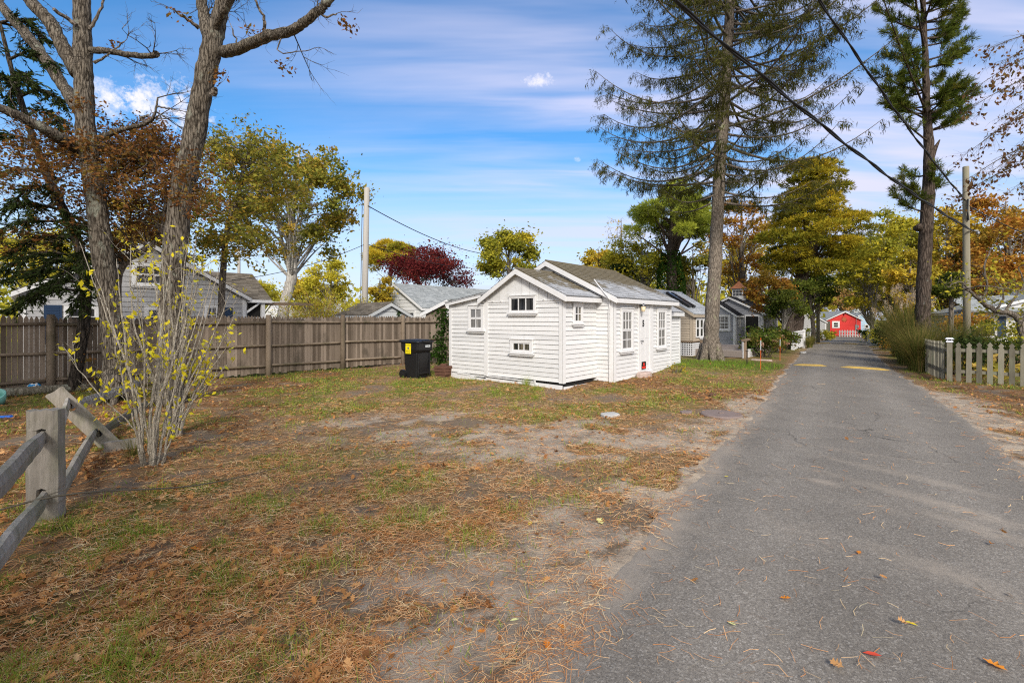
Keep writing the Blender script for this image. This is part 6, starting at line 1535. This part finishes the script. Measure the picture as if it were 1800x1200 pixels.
# ---- bronze leaved tree reaching in from beyond the right edge
def bronze():
    b = Vector((10.9, 8.4, 0)); t = thing('bronze_beech', 'tree with small bronze leaves reaching in over the right edge', 'tree', b); mb = MB(); Y = 8.4
    tp = limb(mb, [(0, 0, -.2), (.1, 0, 1.5), (0, .1, 3), (-.1, .1, 4.5), (.1, .2, 6.5)], [.16, .13, .11, .08, .03], 6, 9); tips = []
    for (ex, ey, dy) in [(1700, 315, .2), (1685, 345, .4), (1745, 300, -.3), (1720, 150, .3), (1712, 185, 0), (1760, 110, -.3), (1745, 235, .2), (1705, 265, .6), (1790, 330, -.4), (1770, 200, -.6), (1790, 150, .4), (1800, 250, 0), (1740, 85, .6), (1830, 100, 0), (1850, 220, -.5), (1870, 300, .4), (1780, 280, .8)]:
        e = P(ex, ey, Y + dy) - b; s = min(tp, key=lambda q: abs(q.z - e.z - .5) + .1 * random.random()); m = s.lerp(e, .55) + Vector((0, 0, .35)); pts = catmull([s, m, e], 8); mb.tube(pts, lerp_list([.03, .012, .003], len(pts), 0), 6, 0, False)
        for i in range(6, len(pts)):
            for _ in range(2): twigs(mb, pts[i], (pts[i] - pts[i - 1]).normalized() + Vector((random.gauss(0, .5), random.gauss(0, .5), random.gauss(-.1, .4))), random.uniform(.15, .4), .003, 1, tips, .5, .1)
    mb.build('trunk', M['twig'], t, True)
    n = 1500; pts = np.array([vec(p) for p in tips]); idx = rng.integers(0, len(pts), n)
    V, Q = leaves_geo(pts[idx] + rng.normal(size=(n, 3)) * .03 + np.array([0, 0, -.03]), rng.uniform(.055, .10, n), unit(rng.normal(size=(n, 3)) * .5 + np.array([0, 0, -.7])), .55); np_obj('crown', V, Q, M['l_beech'], t, rng.random(n))
bronze()
# ---- lichened low branching tree behind the picket fence
def lich():
    b = GX(1806, 14.5); t = thing('lichened_tree', 'crooked lichen covered tree with long level branches behind the picket fence', 'tree', b); Y = 14.5; mb = MB(); tips = []
    for L in ([(1806, 640, 9), (1800, 600, 8), (1792, 568, 7.5), (1780, 552, 7), (1750, 545, 5.5), (1725, 530, 4.5), (1705, 512, 3.5), (1692, 505, 2.5)], [(1792, 566, 6), (1820, 545, 5), (1850, 520, 4)], [(1725, 530, 3), (1735, 505, 2.5), (1730, 470, 2), (1740, 440, 1)], [(1692, 508, 2), (1730, 503, 1.6, -.5), (1770, 508, 1.3, -.7), (1800, 512, 1, -.8)], [(1765, 549, 3), (1785, 520, 2.4), (1798, 500, 1.8), (1790, 470, 1)], [(1750, 545, 3), (1765, 520, 2), (1750, 490, 1.2)], [(1708, 515, 2), (1690, 495, 1.5), (1665, 505, 1)]):
        a, r = pathpx(L, Y); pts = limb(mb, [p - b for p in a], r, 5, 8, .2, .012)
        for i in range(3, len(pts)):
            if random.random() < .6: twigs(mb, pts[i], Vector((random.gauss(0, 1), random.gauss(0, 1), random.gauss(.2, .6))), random.uniform(.3, .8), .008, 1, tips)
    mb.build('trunk', M['bark'], t, True)
    foliage(t, tips, 620, .11, M['l_goldgreen'], .1, 'crown', .55)
lich()

# ---- background trees
px_tree('pale_oak', 'pale trunked oak with green and orange crown behind the stockade fence', 528, 222, 128, 24, 478, 14500, .19, 'l_oak', 'whitebark', tpx=500, nclump=64, tr=.27, zs=.7, cr=(.12, .24), hollow=.1)
px_tree('small_pine', 'yellow green pine rising behind the white pole', 686, 425, 48, 44, 490, 4420, .3, 'n_goldpine', shape='umbrella', nclump=16, tuft=5, tl=.35, aspect=.14)
px_tree('purple_maple', 'dark purple red maple over the white gabled house', 740, 434, 92, 35, 515, 15000, .17, 'l_purple', 'palebark', nclump=46, shape='umbrella', tr=.16, cr=(.2, .34), zs=.55)
px_tree('yellow_maple', 'round yellow green tree behind the cottage lean-to', 896, 402, 62, 37, 505, 11050, .24, 'l_goldgreen', nclump=26, tr=.2, hollow=.3, cr=(.22, .36))
px_tree('orange_shrub_tree', 'small orange yellow tree above the main cottage roof', 1052, 430, 36, 44, 490, 4080, .24, 'l_gold', nclump=16, hollow=.3)
px_tree('bare_tree', 'thin almost bare tree left of the green pine', 1092, 372, 40, 40, 470, 420, .18, 'l_gold', nclump=16, tr=.13, cr=(.3, .5))
px_tree('olive_tree', 'olive yellow broadleaf tree with bare limbs behind the cottage ridge', 1126, 398, 64, 34, 530, 7140, .2, 'l_goldgreen', 'palebark', nclump=24, hollow=.3)
px_tree('green_pine', 'green pine with layered crown behind the cottage', 1178, 303, 80, 32, 445, 9000, .3, 'n_pinegreen', 'pinebark', tpx=1182, shape='umbrella', nclump=36, tr=.34, tuft=5, tl=.26, aspect=.15, cr=(.17, .3), zs=.55)
# ivy on that pine's trunk
b = GX(1182, 31.4); it = thing('ivy_column', 'dark ivy column climbing the trunk of the green pine', 'ivy', b)
n = 3600; a = rng.uniform(0, 6.28, n); z = rng.uniform(0, 6.3, n); rr = (.55 + .22 * fbm(a * 1.5, z * 1.2, 91, 3)) * (1 - .5 * sstep(4, 6.4, z)) + .25
C = np.stack([np.cos(a) * rr, np.sin(a) * rr + .4, z], 1); V, Q = leaves_geo(C, rng.uniform(.10, .2, n), None, .85); np_obj('ivy_leaves', V, Q, M['l_ivy'], it, rng.random(n))
px_tree('dark_spruce', 'dark evergreen mass low behind the cottage ridge', 1098, 462, 26, 33, 500, 4420, .2, 'l_dark', nclump=12, hollow=.2)
px_tree('sparse_oak', 'sparse orange leaved oak with open limbs right of the spruce trunk', 1303, 314, 76, 38, 530, 7820, .22, 'l_brown', 'bark', nclump=34, tr=.26, cr=(.16, .28), hollow=.2)
px_tree('amber_oak', 'amber oak with grey limbs left of the spruce trunk', 1218, 415, 48, 36, 560, 4420, .22, 'l_oak', nclump=18, hollow=.2)
px_tree('gold_pine', 'large golden green pine with flat layered branches', 1428, 278, 110, 30, 485, 15000, .3, 'n_goldpine', 'pinebark', tpx=1392, shape='plates', nclump=60, tr=.40, tuft=5, tl=.24, aspect=.17, cr=(.17, .30), zs=.26)
px_tree('copper_maple', 'rust and green maple standing over the slate grey cottage', 1352, 462, 46, 27, 560, 9520, .13, 'l_brown', 'palebark', nclump=30, tr=.12, cr=(.2, .34), hollow=.2)
px_tree('dogwood', 'green tree with reddish tips right of the slate cottage', 1388, 500, 38, 25.5, 572, 5440, .13, 'l_green', 'palebark', tpx=1368, nclump=18, tr=.11, hollow=.2)
px_tree('tall_thicket_tree', 'dark trunked tree behind the hydrangea bush', 1392, 470, 44, 29, 575, 5440, .17, 'l_green', 'pinebark', tpx=1381, nclump=18, tr=.32, hollow=.2)
px_tree('lane_maple', 'green leaved tree over the brown lane pole', 1428, 470, 42, 37, 560, 5780, .2, 'l_green', nclump=18, tr=.16, hollow=.2)
px_tree('golden_maple', 'broad golden maple at the right side of the lane', 1560, 348, 82, 38, 575, 15300, .24, 'l_goldgreen', nclump=34, tr=.28, tpx=1572, hollow=.3, cr=(.2, .34))
px_tree('yellow_birch', 'yellow green tree with pale forked trunk by the lane', 1530, 385, 56, 33, 572, 7820, .2, 'l_goldgreen', 'palebark', tpx=1536, nclump=30, tr=.15, hollow=.2)
px_tree('golden_oak', 'golden oak right behind the pitch pine trunk', 1664, 334, 66, 34, 570, 11900, .22, 'l_gold', nclump=28, hollow=.3, tr=.24)
px_tree('rust_oak', 'rust and gold oak spreading over the blue shuttered house', 1768, 322, 92, 32, 575, 16150, .22, 'l_brown', 'palebark', nclump=38, hollow=.3, tr=.28, cr=(.2, .32))
px_tree('far_right_oak', 'gold brown oak at the right edge behind the rust oak', 1868, 330, 66, 36, 540, 8500, .24, 'l_gold', nclump=22, hollow=.3)
px_tree('orange_maple', 'low orange red maple behind the utility pole', 1725, 430, 74, 31, 575, 8840, .19, 'l_brown', nclump=22, hollow=.2)
px_tree('dark_pine_bush', 'low dark pine between pitch pine and utility pole', 1672, 470, 26, 21, 545, 2720, .2, 'n_pine', shape='umbrella', nclump=12, tuft=5, tl=.18, aspect=.14, tr=.1)
px_tree('verge_tree', 'yellow olive tree filling the gap right of the pitch pine', 1690, 390, 60, 40, 575, 9000, .22, 'l_goldgreen', nclump=28, hollow=.2)
px_tree('verge_tree', 'gold tree low between the lane and the pitch pine', 1600, 430, 44, 30, 580, 6500, .18, 'l_gold', nclump=22, hollow=.2)
px_tree('verge_tree', 'green gold tree just left of the pitch pine trunk top', 1500, 410, 40, 44, 560, 6000, .22, 'l_goldgreen', nclump=22, hollow=.2, tpx=1545, tr=.14)
px_tree('back_tree', 'olive yellow tree filling the gap between cottage ridge and green pine', 1160, 440, 60, 45, 560, 8000, .26, 'l_goldgreen', nclump=24, hollow=.2)
px_tree('back_tree', 'gold tree showing between the spruce trunk and the gold pine', 1300, 400, 60, 50, 570, 8000, .28, 'l_gold', nclump=24, hollow=.2)
px_tree('back_tree', 'tall gold tree beyond the lane maple tops', 1590, 360, 60, 52, 575, 9000, .3, 'l_gold', nclump=26, hollow=.2)
px_tree('fan_tree', 'beige fan shaped tree behind the red cottage', 1478, 502, 34, 82, 552, 6120, .34, 'l_tan', 'palebark', nclump=22, hollow=.2, tr=.3)
px_tree('far_maple', 'distant yellow green tree left of the red cottage', 1440, 498, 30, 78, 560, 4420, .4, 'l_goldgreen', nclump=16, hollow=.3)
px_tree('far_maple', 'distant gold tree right of the red cottage', 1530, 480, 36, 84, 560, 5440, .42, 'l_gold', nclump=18, hollow=.3)
px_tree('far_maple', 'distant hazy olive tree directly over the lane end', 1502, 462, 38, 105, 560, 5100, .5, 'l_goldgreen', nclump=18, hollow=.3)
px_tree('left_birch', 'yellow green tree behind the shingled house at the left edge', 60, 395, 92, 30, 530, 10200, .2, 'l_willow', 'palebark', nclump=30, hollow=.2, cr=(.2, .32))
px_tree('olive_oak', 'olive brown tree rising behind the shingled house between the oak trunks', 262, 330, 80, 29, 500, 9000, .19, 'l_oak', 'bark', nclump=30, hollow=.2, cr=(.2, .32))
px_tree('left_oak', 'second yellowing tree behind the shingled house roof', 185, 425, 70, 34, 530, 6460, .2, 'l_goldgreen', 'palebark', nclump=22, hollow=.2)
px_tree('pale_tree', 'pale yellow tree line plant behind the porch', 452, 480, 48, 46, 555, 6120, .26, 'l_willow', 'palebark', nclump=20, hollow=.2)
px_tree('yellow_tree', 'bright yellow tree behind the pale oak trunk', 542, 484, 44, 42, 555, 5780, .24, 'l_gold', 'palebark', nclump=18, hollow=.2)
px_tree('green_gold_tree', 'yellow green pine left of the white pole', 580, 448, 46, 38, 540, 6120, .22, 'l_willow', 'palebark', nclump=20, hollow=.2)
px_tree('vine_tree', 'yellow leaved vine draped tree between pole and white house', 668, 482, 30, 27, 550, 4420, .14, 'l_gold', nclump=16, hollow=.2)
# far woodland closing the horizon
n = 26000; a = np.radians(rng.uniform(-62, 62, n)); r = rng.uniform(62, 120, n); x = r * np.sin(a) * 1.0; y = r * np.cos(a)
k_ = (np.abs(x - .72 * y) > 4.0) | (y > 96); x, y = x[k_], y[k_]; n = len(x)
hh = (4.2 + 3.8 * fbm(x * .09, y * .09, 33, 3) + 2.5 * sstep(.1, .8, x / y)); z = terr(x, y) + hh * rng.random(n) ** .75
V, Q = leaves_geo(np.stack([x, y, z], 1), rng.uniform(.5, 1.0, n), None, .7); tag(np_obj('far_woodland', V, Q, M['l_goldgreen'], None, np.clip(.6 * fbm(x * .12, y * .12, 35, 3) + .4 * rng.random(n), 0, 1)), 'far belt of yellowing woodland closing the horizon', 'woodland', kind='stuff')
# arching forsythia behind the fence
def whips(label, px, Y, h, sp, n):
    b = GX(px, Y); t = thing('forsythia_bush', label, 'shrub', b); mb = MB(); C = []
    for _ in range(n):
        a = random.uniform(0, 6.28); o = sp * random.random() ** .6; e = Vector((math.cos(a) * o, math.sin(a) * o, h * random.uniform(.7, 1.1) * (1 - .25 * o / sp)))
        pts = catmull([(e.x * .1, e.y * .1, 0), (e.x * .35, e.y * .35, e.z * .55), e], 5); mb.tube(pts, lerp_list([.016, .010, .004], len(pts), 0), 4, 0, False)
        for p in pts[3:]:
            for _ in range(5): C.append(vec(p) + rng.normal(size=3) * .10)
    mb.build('stems', M['l_tan'], t); V, Q = leaves_geo(np.array(C), rng.uniform(.06, .13, len(C)), None, .45); np_obj('leaves', V, Q, M['l_willow'], t, rng.random(len(C)))
whips('arching yellow green bush behind the fence left of the garden shed', 560, 22, 3.2, 2.2, 120)
whips('smaller arching yellow green bush beside the white pole', 632, 21.5, 2.6, 1.5, 70)
whips('yellow green bush close behind the pale oak trunk', 520, 26, 2.6, 1.8, 60)

# ---- shrubs
hy1 = shrub('hydrangea', 'rounded hydrangea with dried pink flower heads beside the deck railing', G(1345, 630) + Vector((.5, .9, 0)), 1.05, 1.15, 2600, .13, 'hyd', nc=14)
hy2 = shrub('hydrangea', 'second hydrangea with brown flower heads by the far orange stake', G(1378, 622) + Vector((.3, .8, 0)), .95, 1.2, 2200, .13, 'hyd', nc=12)
for px, py, Y, hy in ((1352, 592, 20.6, hy1), (1362, 598, 20.2, hy1), (1374, 592, 22, hy2), (1340, 604, 20, hy1), (1384, 603, 21.5, hy2)):
    C = rng.normal(size=(60, 3)) * np.array([.06, .06, .045]) + vec(P(px, py, Y) - hy.location); V, Q = leaves_geo(C, .045, None, .8); np_obj('flower_head', V, Q, M['flower'], hy, rng.random(60))
for a in (('leafy_bush', 'dark green bush under the slate cottage windows', GX(1350, 26.5), .9, 1.5, 1500, .12, 'l_green'), ('leafy_bush', 'rusty brown low bush left of the white board fence', GX(1381, 31), .8, .9, 1100, .12, 'l_brown'),
          ('leafy_bush', 'green bush at the foot of the brown lane pole', G(1428, 597) + Vector((0, 2, 0)), 1.2, 1.3, 1300, .16, 'l_green'), ('leafy_bush', 'dark bush between the lane pole and the tan board fence', GX(1449, 50), 1.3, 1.1, 900, .2, 'l_goldgreen'),
          ('leafy_bush', 'dark evergreen bush at the lane end in front of the red cottage picket fence', GX(1523, 46), .85, 1.5, 1200, .17, 'l_dark'), ('leafy_bush', 'brown green bush at the foot of the forked pale trunk', GX(1556, 31), 1.6, 1.5, 1700, .14, 'l_goldgreen'),
          ('leafy_bush', 'dark green bush beyond the ornamental grass on the verge', GX(1570, 26), 1.2, 1.7, 1700, .13, 'l_dark'), ('leafy_bush', 'dark hedge bush right behind the grey pickets', GX(1742, 14.6), 1.0, 1.15, 1700, .08, 'l_dark'),
          ('leafy_bush', 'green bush behind the grey pickets at the right edge', GX(1800, 14.2), .9, 1.25, 1500, .08, 'l_green'), ('leafy_bush', 'dark bush behind the capped corner post', GX(1690, 14.4), .9, 1.2, 1500, .08, 'l_dark'),
          ('leafy_bush', 'low rusty bush among dark stems at the verge corner', GX(1580, 23.0), .8, .9, 800, .1, 'l_brown'), ('leafy_bush', 'tall green bush in front of the blue shuttered house', GX(1716, 20), .9, 1.9, 1500, .11, 'l_green'), ('leafy_bush', 'wild olive bush under the lichened branches', GX(1772, 18), 1.0, 1.7, 1500, .10, 'l_goldgreen'), ('leafy_bush', 'rusty tall bush left of the shuttered house wall', GX(1694, 23), 1.3, 2.6, 2000, .12, 'l_brown'),
          ('leafy_bush', 'small green weed bush against the fence behind the bin', GX(766, 18.2), .35, .75, 420, .09, 'l_ivy'), ('leafy_bush', 'yellow leaved low plant at the far corner of the cottage', G(1190, 655), .40, .26, 60, .07, 'l_gold')):
    shrub(*a)
# ivy hanging on the cottage's rear corner
b = GX(782, 15.0); it = thing('ivy_vine', 'green ivy hanging down the corner of the white cottage lean-to', 'ivy', b)
n = 1100; z = rng.uniform(.1, 2.0, n); C = np.stack([rng.normal(0, .12, n) - .22 * np.abs(np.sin(z * 2)) * rng.random(n), rng.normal(0, .14, n), z], 1); V, Q = leaves_geo(C, rng.uniform(.05, .10, n), None, .8); np_obj('ivy_leaves', V, Q, M['l_ivy'], it, rng.random(n))
mb = MB(); 
for _ in range(7): x = random.gauss(0, .08); mb.tube(catmull([(x, 0, 0), (x + random.gauss(0, .1), random.gauss(0, .06), .7), (x + random.gauss(0, .1), random.gauss(0, .06), 1.3), (x, 0, 1.95)], 4), [.007] * 13, 4, 0, False)
mb.build('ivy_stems', M['twig'], it)
# plants by the pickets
for k, (px, py, lab) in enumerate(((1688, 660, 'yellowing broad leaved plant behind the pickets nearest the corner post'), (1732, 668, 'pale yellow drooping broad leaved plant behind the middle pickets'), (1768, 672, 'low green yellow broad leaved plant at the foot of the right pickets'))):
    b = G(px, py) + Vector((.25, .35, 0)); t_ = thing('hosta_plant', lab, 'plant', b, 0, 'dying plants behind the pickets'); n = 28; a = rng.uniform(0, 6.28, n)
    D = np.stack([np.cos(a), np.sin(a), rng.normal(.1, .5, n)], 1); C = D * np.array([.26, .26, .1]) + np.array([0, 0, .32]) + rng.normal(size=(n, 3)) * .1; V, Q = leaves_geo(C, rng.uniform(.16, .30, n), D, .5, 0, .45); np_obj('leaves', V, Q, M['hosta'], t_, rng.random(n))
    mb = MB(); [mb.tube([(0, 0, 0), tuple(c)], [.006, .003], 4, 0, False) for c in C[:26]]; mb.build('stalks', M['hosta'], t_)
for a in (('tall arching ornamental grass at the foot of the pitch pine', GX(1600, 17.6), 2.2, 1.5, 1300, 'miscan', .016, 16), ('tallest ornamental grass with plumes left of the pitch pine', GX(1586, 21), 2.6, 1.6, 1100, 'miscan', .018, 22), ('broad ornamental grass right of the pitch pine', GX(1672, 15.6), 1.75, 1.35, 1200, 'miscan', .015, 0),
          ('ornamental grass spilling over the pickets beside the lane', GX(1616, 15.4), 1.6, 1.15, 1200, 'miscan', .014, 0), ('low dark ornamental grass next to the plank fence', GX(1598, 18.8), 1.2, 1.0, 600, 'miscan', .015, 0), ('feathery ornamental grass at the right of the utility pole', GX(1722, 16.2), 1.55, .95, 700, 'miscan', .015, 0),
          ('ornamental grass with beige plumes by the forked pale trunk', GX(1562, 28), 2.0, 1.3, 500, 'miscan', .02, 18), ('small bronze grass tuft by the white board fence', G(1410, 612) + Vector((.75, .5, 0)), .7, .5, 400, 'miscan', .016, 0), ('second bronze grass tuft further along the white board fence', G(1420, 605) + Vector((.5, .4, 0)), .7, .5, 400, 'miscan', .016, 0)):
    grass_clump(*a)
grass_clump('green grass tuft against the cottage skirt board', HOUSE_A + Matrix.Rotation(HOUSE_R, 3, 'Z') @ Vector((-1.0, -.16, -.02)), .34, .20, 60, 'grass', .010, 0, None)
grass_clump('dry grass tuft at the foot of the leaning rail post', (-4.7, 5.9, 0), .32, .22, 60, 'miscan', .006, 0, None)

# ---- poles and cables
def pole(label, px, Y, topy, wpx, mat, lean=0):
    b = GX(px, Y); h = H - (topy - HY) * Y / F - b.z; t = thing('utility_pole', label, 'utility pole', b); q = MB(); r = wpx * Y / F / 2 / math.hypot(1, (px - CX) / F)
    q.tube([(0, 0, -.3), (lean * .5, 0, h * .5), (lean, 0, h - .01), (lean, 0, h)], [r * 1.1, r, r * .9, r * .85], 14, 0, True, .04); q.build('pole', M[mat], t, True); return t, b, h
t1, b1, h1 = pole('pale bleached utility pole rising behind the stockade fence', 639, 22, 330, 11, 'polewhite', .16)
q = MB(); q.tube([(-.12, -.10, 1.5), (-.02, -.12, h1 - .6)], [.02, .02], 6); q.build('conduit', M['greycable'], t1)
t2, b2, h2 = pole('weathered utility pole on the right verge carrying two cables', 1700, 18, 293, 14, 'pole', -.05)
q = MB(); q.tube([(.10, -.16, 5.0), (.24, -.18, 5.0)], [.03, .03], 8); q.lathe([(.03, 0), (.05, .03), (.05, .09), (.02, .12)], 8, 0, (.24, -.18, 4.86)); q.build('insulator', M['metal'], t2)
q = MB(); q.tube([(-.1, -.14, 6.2), (-.13, -.15, 5.7), (-.08, -.14, 5.4)], [.03] * 3, 6); q.build('cable_bracket', M['black'], t2)
pole('slim brown utility pole at the left side of the lane end', 1438, 38, 470, 6.5, 'pole'); pole('distant thin pale pole behind the shingled house', 420, 30, 440, 6, 'polewhite')
def cable(name, label, a, b, sag, r, mat, ext=0, n=28, twist=0):
    a = Vector(a); b = Vector(b)
    if ext: a = a + (a - b) * ext
    pts = [a.lerp(b, i / n) - Vector((0, 0, 4 * sag * (i / n) * (1 - i / n))) for i in range(n + 1)]; q = MB()
    if twist:
        for ph in (0, 2.1):
            q.tube([p + Vector((math.cos(i * .9 + ph), 0, math.sin(i * .9 + ph))) * r * .9 for i, p in enumerate(pts)], [r * .75] * (n + 1), 6, 0, True)
    else: q.tube(pts, [r] * (n + 1), 8)
    return tag(q.build(name, M[mat], None, True), label, 'cable')
Bp = b2 + Vector((.22, -.18, 5.0 - b2.z + .0))
cable('overhead_cable', 'thick black overhead cable running to the lower fitting of the right pole', P(1222, -6, 8.2), P(1708, 404, 17.85), .50, .032, 'cable', .35, 60, 1)
cable('overhead_cable', 'thinner black overhead cable running to the upper fitting of the right pole', P(1447, -8, 10), P(1697, 352, 17.85), .30, .024, 'cable', .35, 60, 1)
cable('overhead_cable', 'black wire sloping down from the pale pole toward the yellow tree', P(647, 362, 21.9), P(850, 446, 37), .35, .022, 'cable')
cable('overhead_cable', 'lower thin wire from the pale pole passing the purple maple', P(642, 428, 21.9), P(846, 472, 38), .3, .016, 'cable')
cable('overhead_cable', 'thin wire from the pale pole down to the shingled house', P(640, 430, 21.9), P(408, 492, 20), .25, .014, 'cable')
cable('overhead_cable', 'thin wire leaving the right pole toward the right edge', P(1700, 360, 18), P(1900, 440, 16), .2, .016, 'cable')

# ---- trees behind the camera that shade the left of the yard
for k, (x, y, h, r, n, lab) in enumerate(((-1.9, -7.6, 10.5, 3.0, 1000, 'thinly leaved oak standing behind the viewpoint beside the lane'), (-10.6, 0.4, 10.0, 3.4, 5600, 'oak standing beyond the left edge of the yard'),)):
    auto_tree('shade_oak', lab, 'tree', (x, y, 0), h, r, 4.6, n, .34, M['l_oak'], M['oakbark'], nclump=24, tr=.3, hollow=.2)
# ------------------------------------------------------------------ sky, sun, camera
SUN = Vector((0.06, -0.82, 0.56)).normalized()
el = math.asin(SUN.z); az = math.atan2(SUN.x, SUN.y)
wd = bpy.data.worlds.new('World'); SC.world = wd; wd.use_nodes = True
nt = wd.node_tree; nt.nodes.clear()
class WN(NT):
    def __init__(s, nt): s.nt = nt
w = WN(nt)
out = w.n('ShaderNodeOutputWorld'); bg = w.n('ShaderNodeBackground')
sky = w.n('ShaderNodeTexSky', sky_type='NISHITA'); sky.sun_disc = False; sky.sun_elevation = el; sky.sun_rotation = az; sky.air_density = 1.0; sky.dust_density = 0.6; sky.ozone_density = 2.2
tc = w.n('ShaderNodeTexCoord'); nv = tc.outputs['Generated']
sp_ = w.n('ShaderNodeSeparateXYZ', i_0=nv)
zz = w.math('ADD', w.math('MAXIMUM', sp_.outputs[2], 0.0), 0.10)
cv_ = w.n('ShaderNodeCombineXYZ', i_0=w.math('DIVIDE', sp_.outputs[0], zz), i_1=w.math('DIVIDE', sp_.outputs[1], zz), i_2=0.0).outputs[0]
mp = w.n('ShaderNodeMapping', i_Vector=cv_); mp.inputs['Scale'].default_value = (0.28, 0.95, 1); mp.inputs['Rotation'].default_value = (0, 0, R(-8)); mp.inputs['Location'].default_value = (2.3, .6, 0)
c1 = w.noise(mp.outputs[0], 1.15, 6, 0.58, 0.35)
mp2 = w.n('ShaderNodeMapping', i_Vector=cv_); mp2.inputs['Scale'].default_value = (0.5, 3.2, 1); mp2.inputs['Rotation'].default_value = (0, 0, R(6))
c2 = w.noise(mp2.outputs[0], 1.2, 4, 0.5, 0.5)
cir = w.ramp(w.math('ADD', w.math('MULTIPLY', c1, 0.50), w.math('MULTIPLY', c2, 0.50)), [(0.40, 0.0), (0.50, 0.36), (0.60, 0.95)])
side = w.math('ADD', 0.62, w.math('MULTIPLY', sp_.outputs[0], 0.85), True)
cir = w.math('MULTIPLY', cir, side)
lowfade = w.ramp(sp_.outputs[2], [(0.0, 0.9), (0.22, 1.0), (0.9, 0.8)])
cir = w.math('MULTIPLY', cir, lowfade)
skyc = sky.outputs[0]
hs_ = w.n('ShaderNodeHueSaturation', i_Saturation=1.34, i_Value=0.86, i_Color=skyc).outputs[0]
col = w.mix(cir, hs_, (3.7, 3.55, 4.4))
hz = w.ramp(sp_.outputs[2], [(0.0, 0.92), (0.14, 0.58), (0.32, 0.0)])
bk = w.math('MULTIPLY', w.math('SUBTRACT', 0.10, sp_.outputs[1]), 1.6, True)
col = w.mix(w.math('MULTIPLY', bk, w.ramp(c1, [(0.30, 0.55), (0.6, 0.95)])), col, (6.3, 6.0, 5.8))  # whiter, brighter sky behind the camera, added as soft frontal fill
col = w.mix(hz, col, (2.75, 3.05, 4.0))
# a few cumulus puffs
def puff(px, py, rx, ry, k):
    d = Vector(((px - CX) / F, 1, -(py - HY) / F)).normalized(); rt = Vector((d.y, -d.x, 0)).normalized(); up = rt.cross(d)
    def dot(v): return w.n('ShaderNodeVectorMath', operation='DOT_PRODUCT', i_0=nv, i_1=tuple(v)).outputs['Value']
    a = w.math('DIVIDE', dot(rt), rx / F); b = w.math('DIVIDE', dot(up), ry / F)
    q = w.math('ADD', w.math('MULTIPLY', a, a), w.math('MULTIPLY', b, b))
    q = w.math('ADD', q, w.math('MULTIPLY', w.math('SUBTRACT', w.noise(nv, 34.0, 6, 0.7), 0.42), 5.0))
    f = w.math('LESS_THAN', dot(d), 0.0)
    m = w.ramp(q, [(0.0, k), (1.0, 0.0)])
    return w.math('MULTIPLY', m, w.math('GREATER_THAN', dot(d), 0.2))
for a in ((292, 186, 62, 46, .85), (186, 155, 34, 22, .6), (196, 190, 34, 20, .6), (950, 144, 34, 14, .7), (1014, 280, 8, 5, .4)):
    col = w.mix(puff(*a), col, (4.6, 4.4, 4.7))
nt.links.new(col, bg.inputs['Color']); bg.inputs['Strength'].default_value = 0.135
nt.links.new(bg.outputs[0], out.inputs[0])
ld = bpy.data.lights.new('sun', 'SUN'); ld.energy = 2.15; ld.angle = R(12.0); ld.color = (1.0, 0.94, 0.86)
lo = bpy.data.objects.new('sun', ld); COL.objects.link(lo); lo.rotation_euler = (-SUN).to_track_quat('-Z', 'Y').to_euler()
cd = bpy.data.cameras.new('camera'); cam = bpy.data.objects.new('camera', cd); COL.objects.link(cam); SC.camera = cam
cam.location = (0, 0, H); cam.rotation_euler = (R(90), 0, 0); cd.sensor_width = 36; cd.lens = F / 1800 * 36; cd.shift_y = -(600 - HY) / 1800; cd.clip_end = 2000; cd.clip_start = 0.05
SC.view_settings.view_transform = 'Standard'; SC.view_settings.look = 'None'; SC.view_settings.exposure = 0.84; SC.view_settings.gamma = 1
SC.cycles.use_denoising = False; SC.cycles.filter_width = 1.15; SC.cycles.sample_clamp_indirect = 6.0; SC.cycles.max_bounces = 5; SC.cycles.diffuse_bounces = 3; SC.cycles.transmission_bounces = 3; SC.cycles.transparent_max_bounces = 4
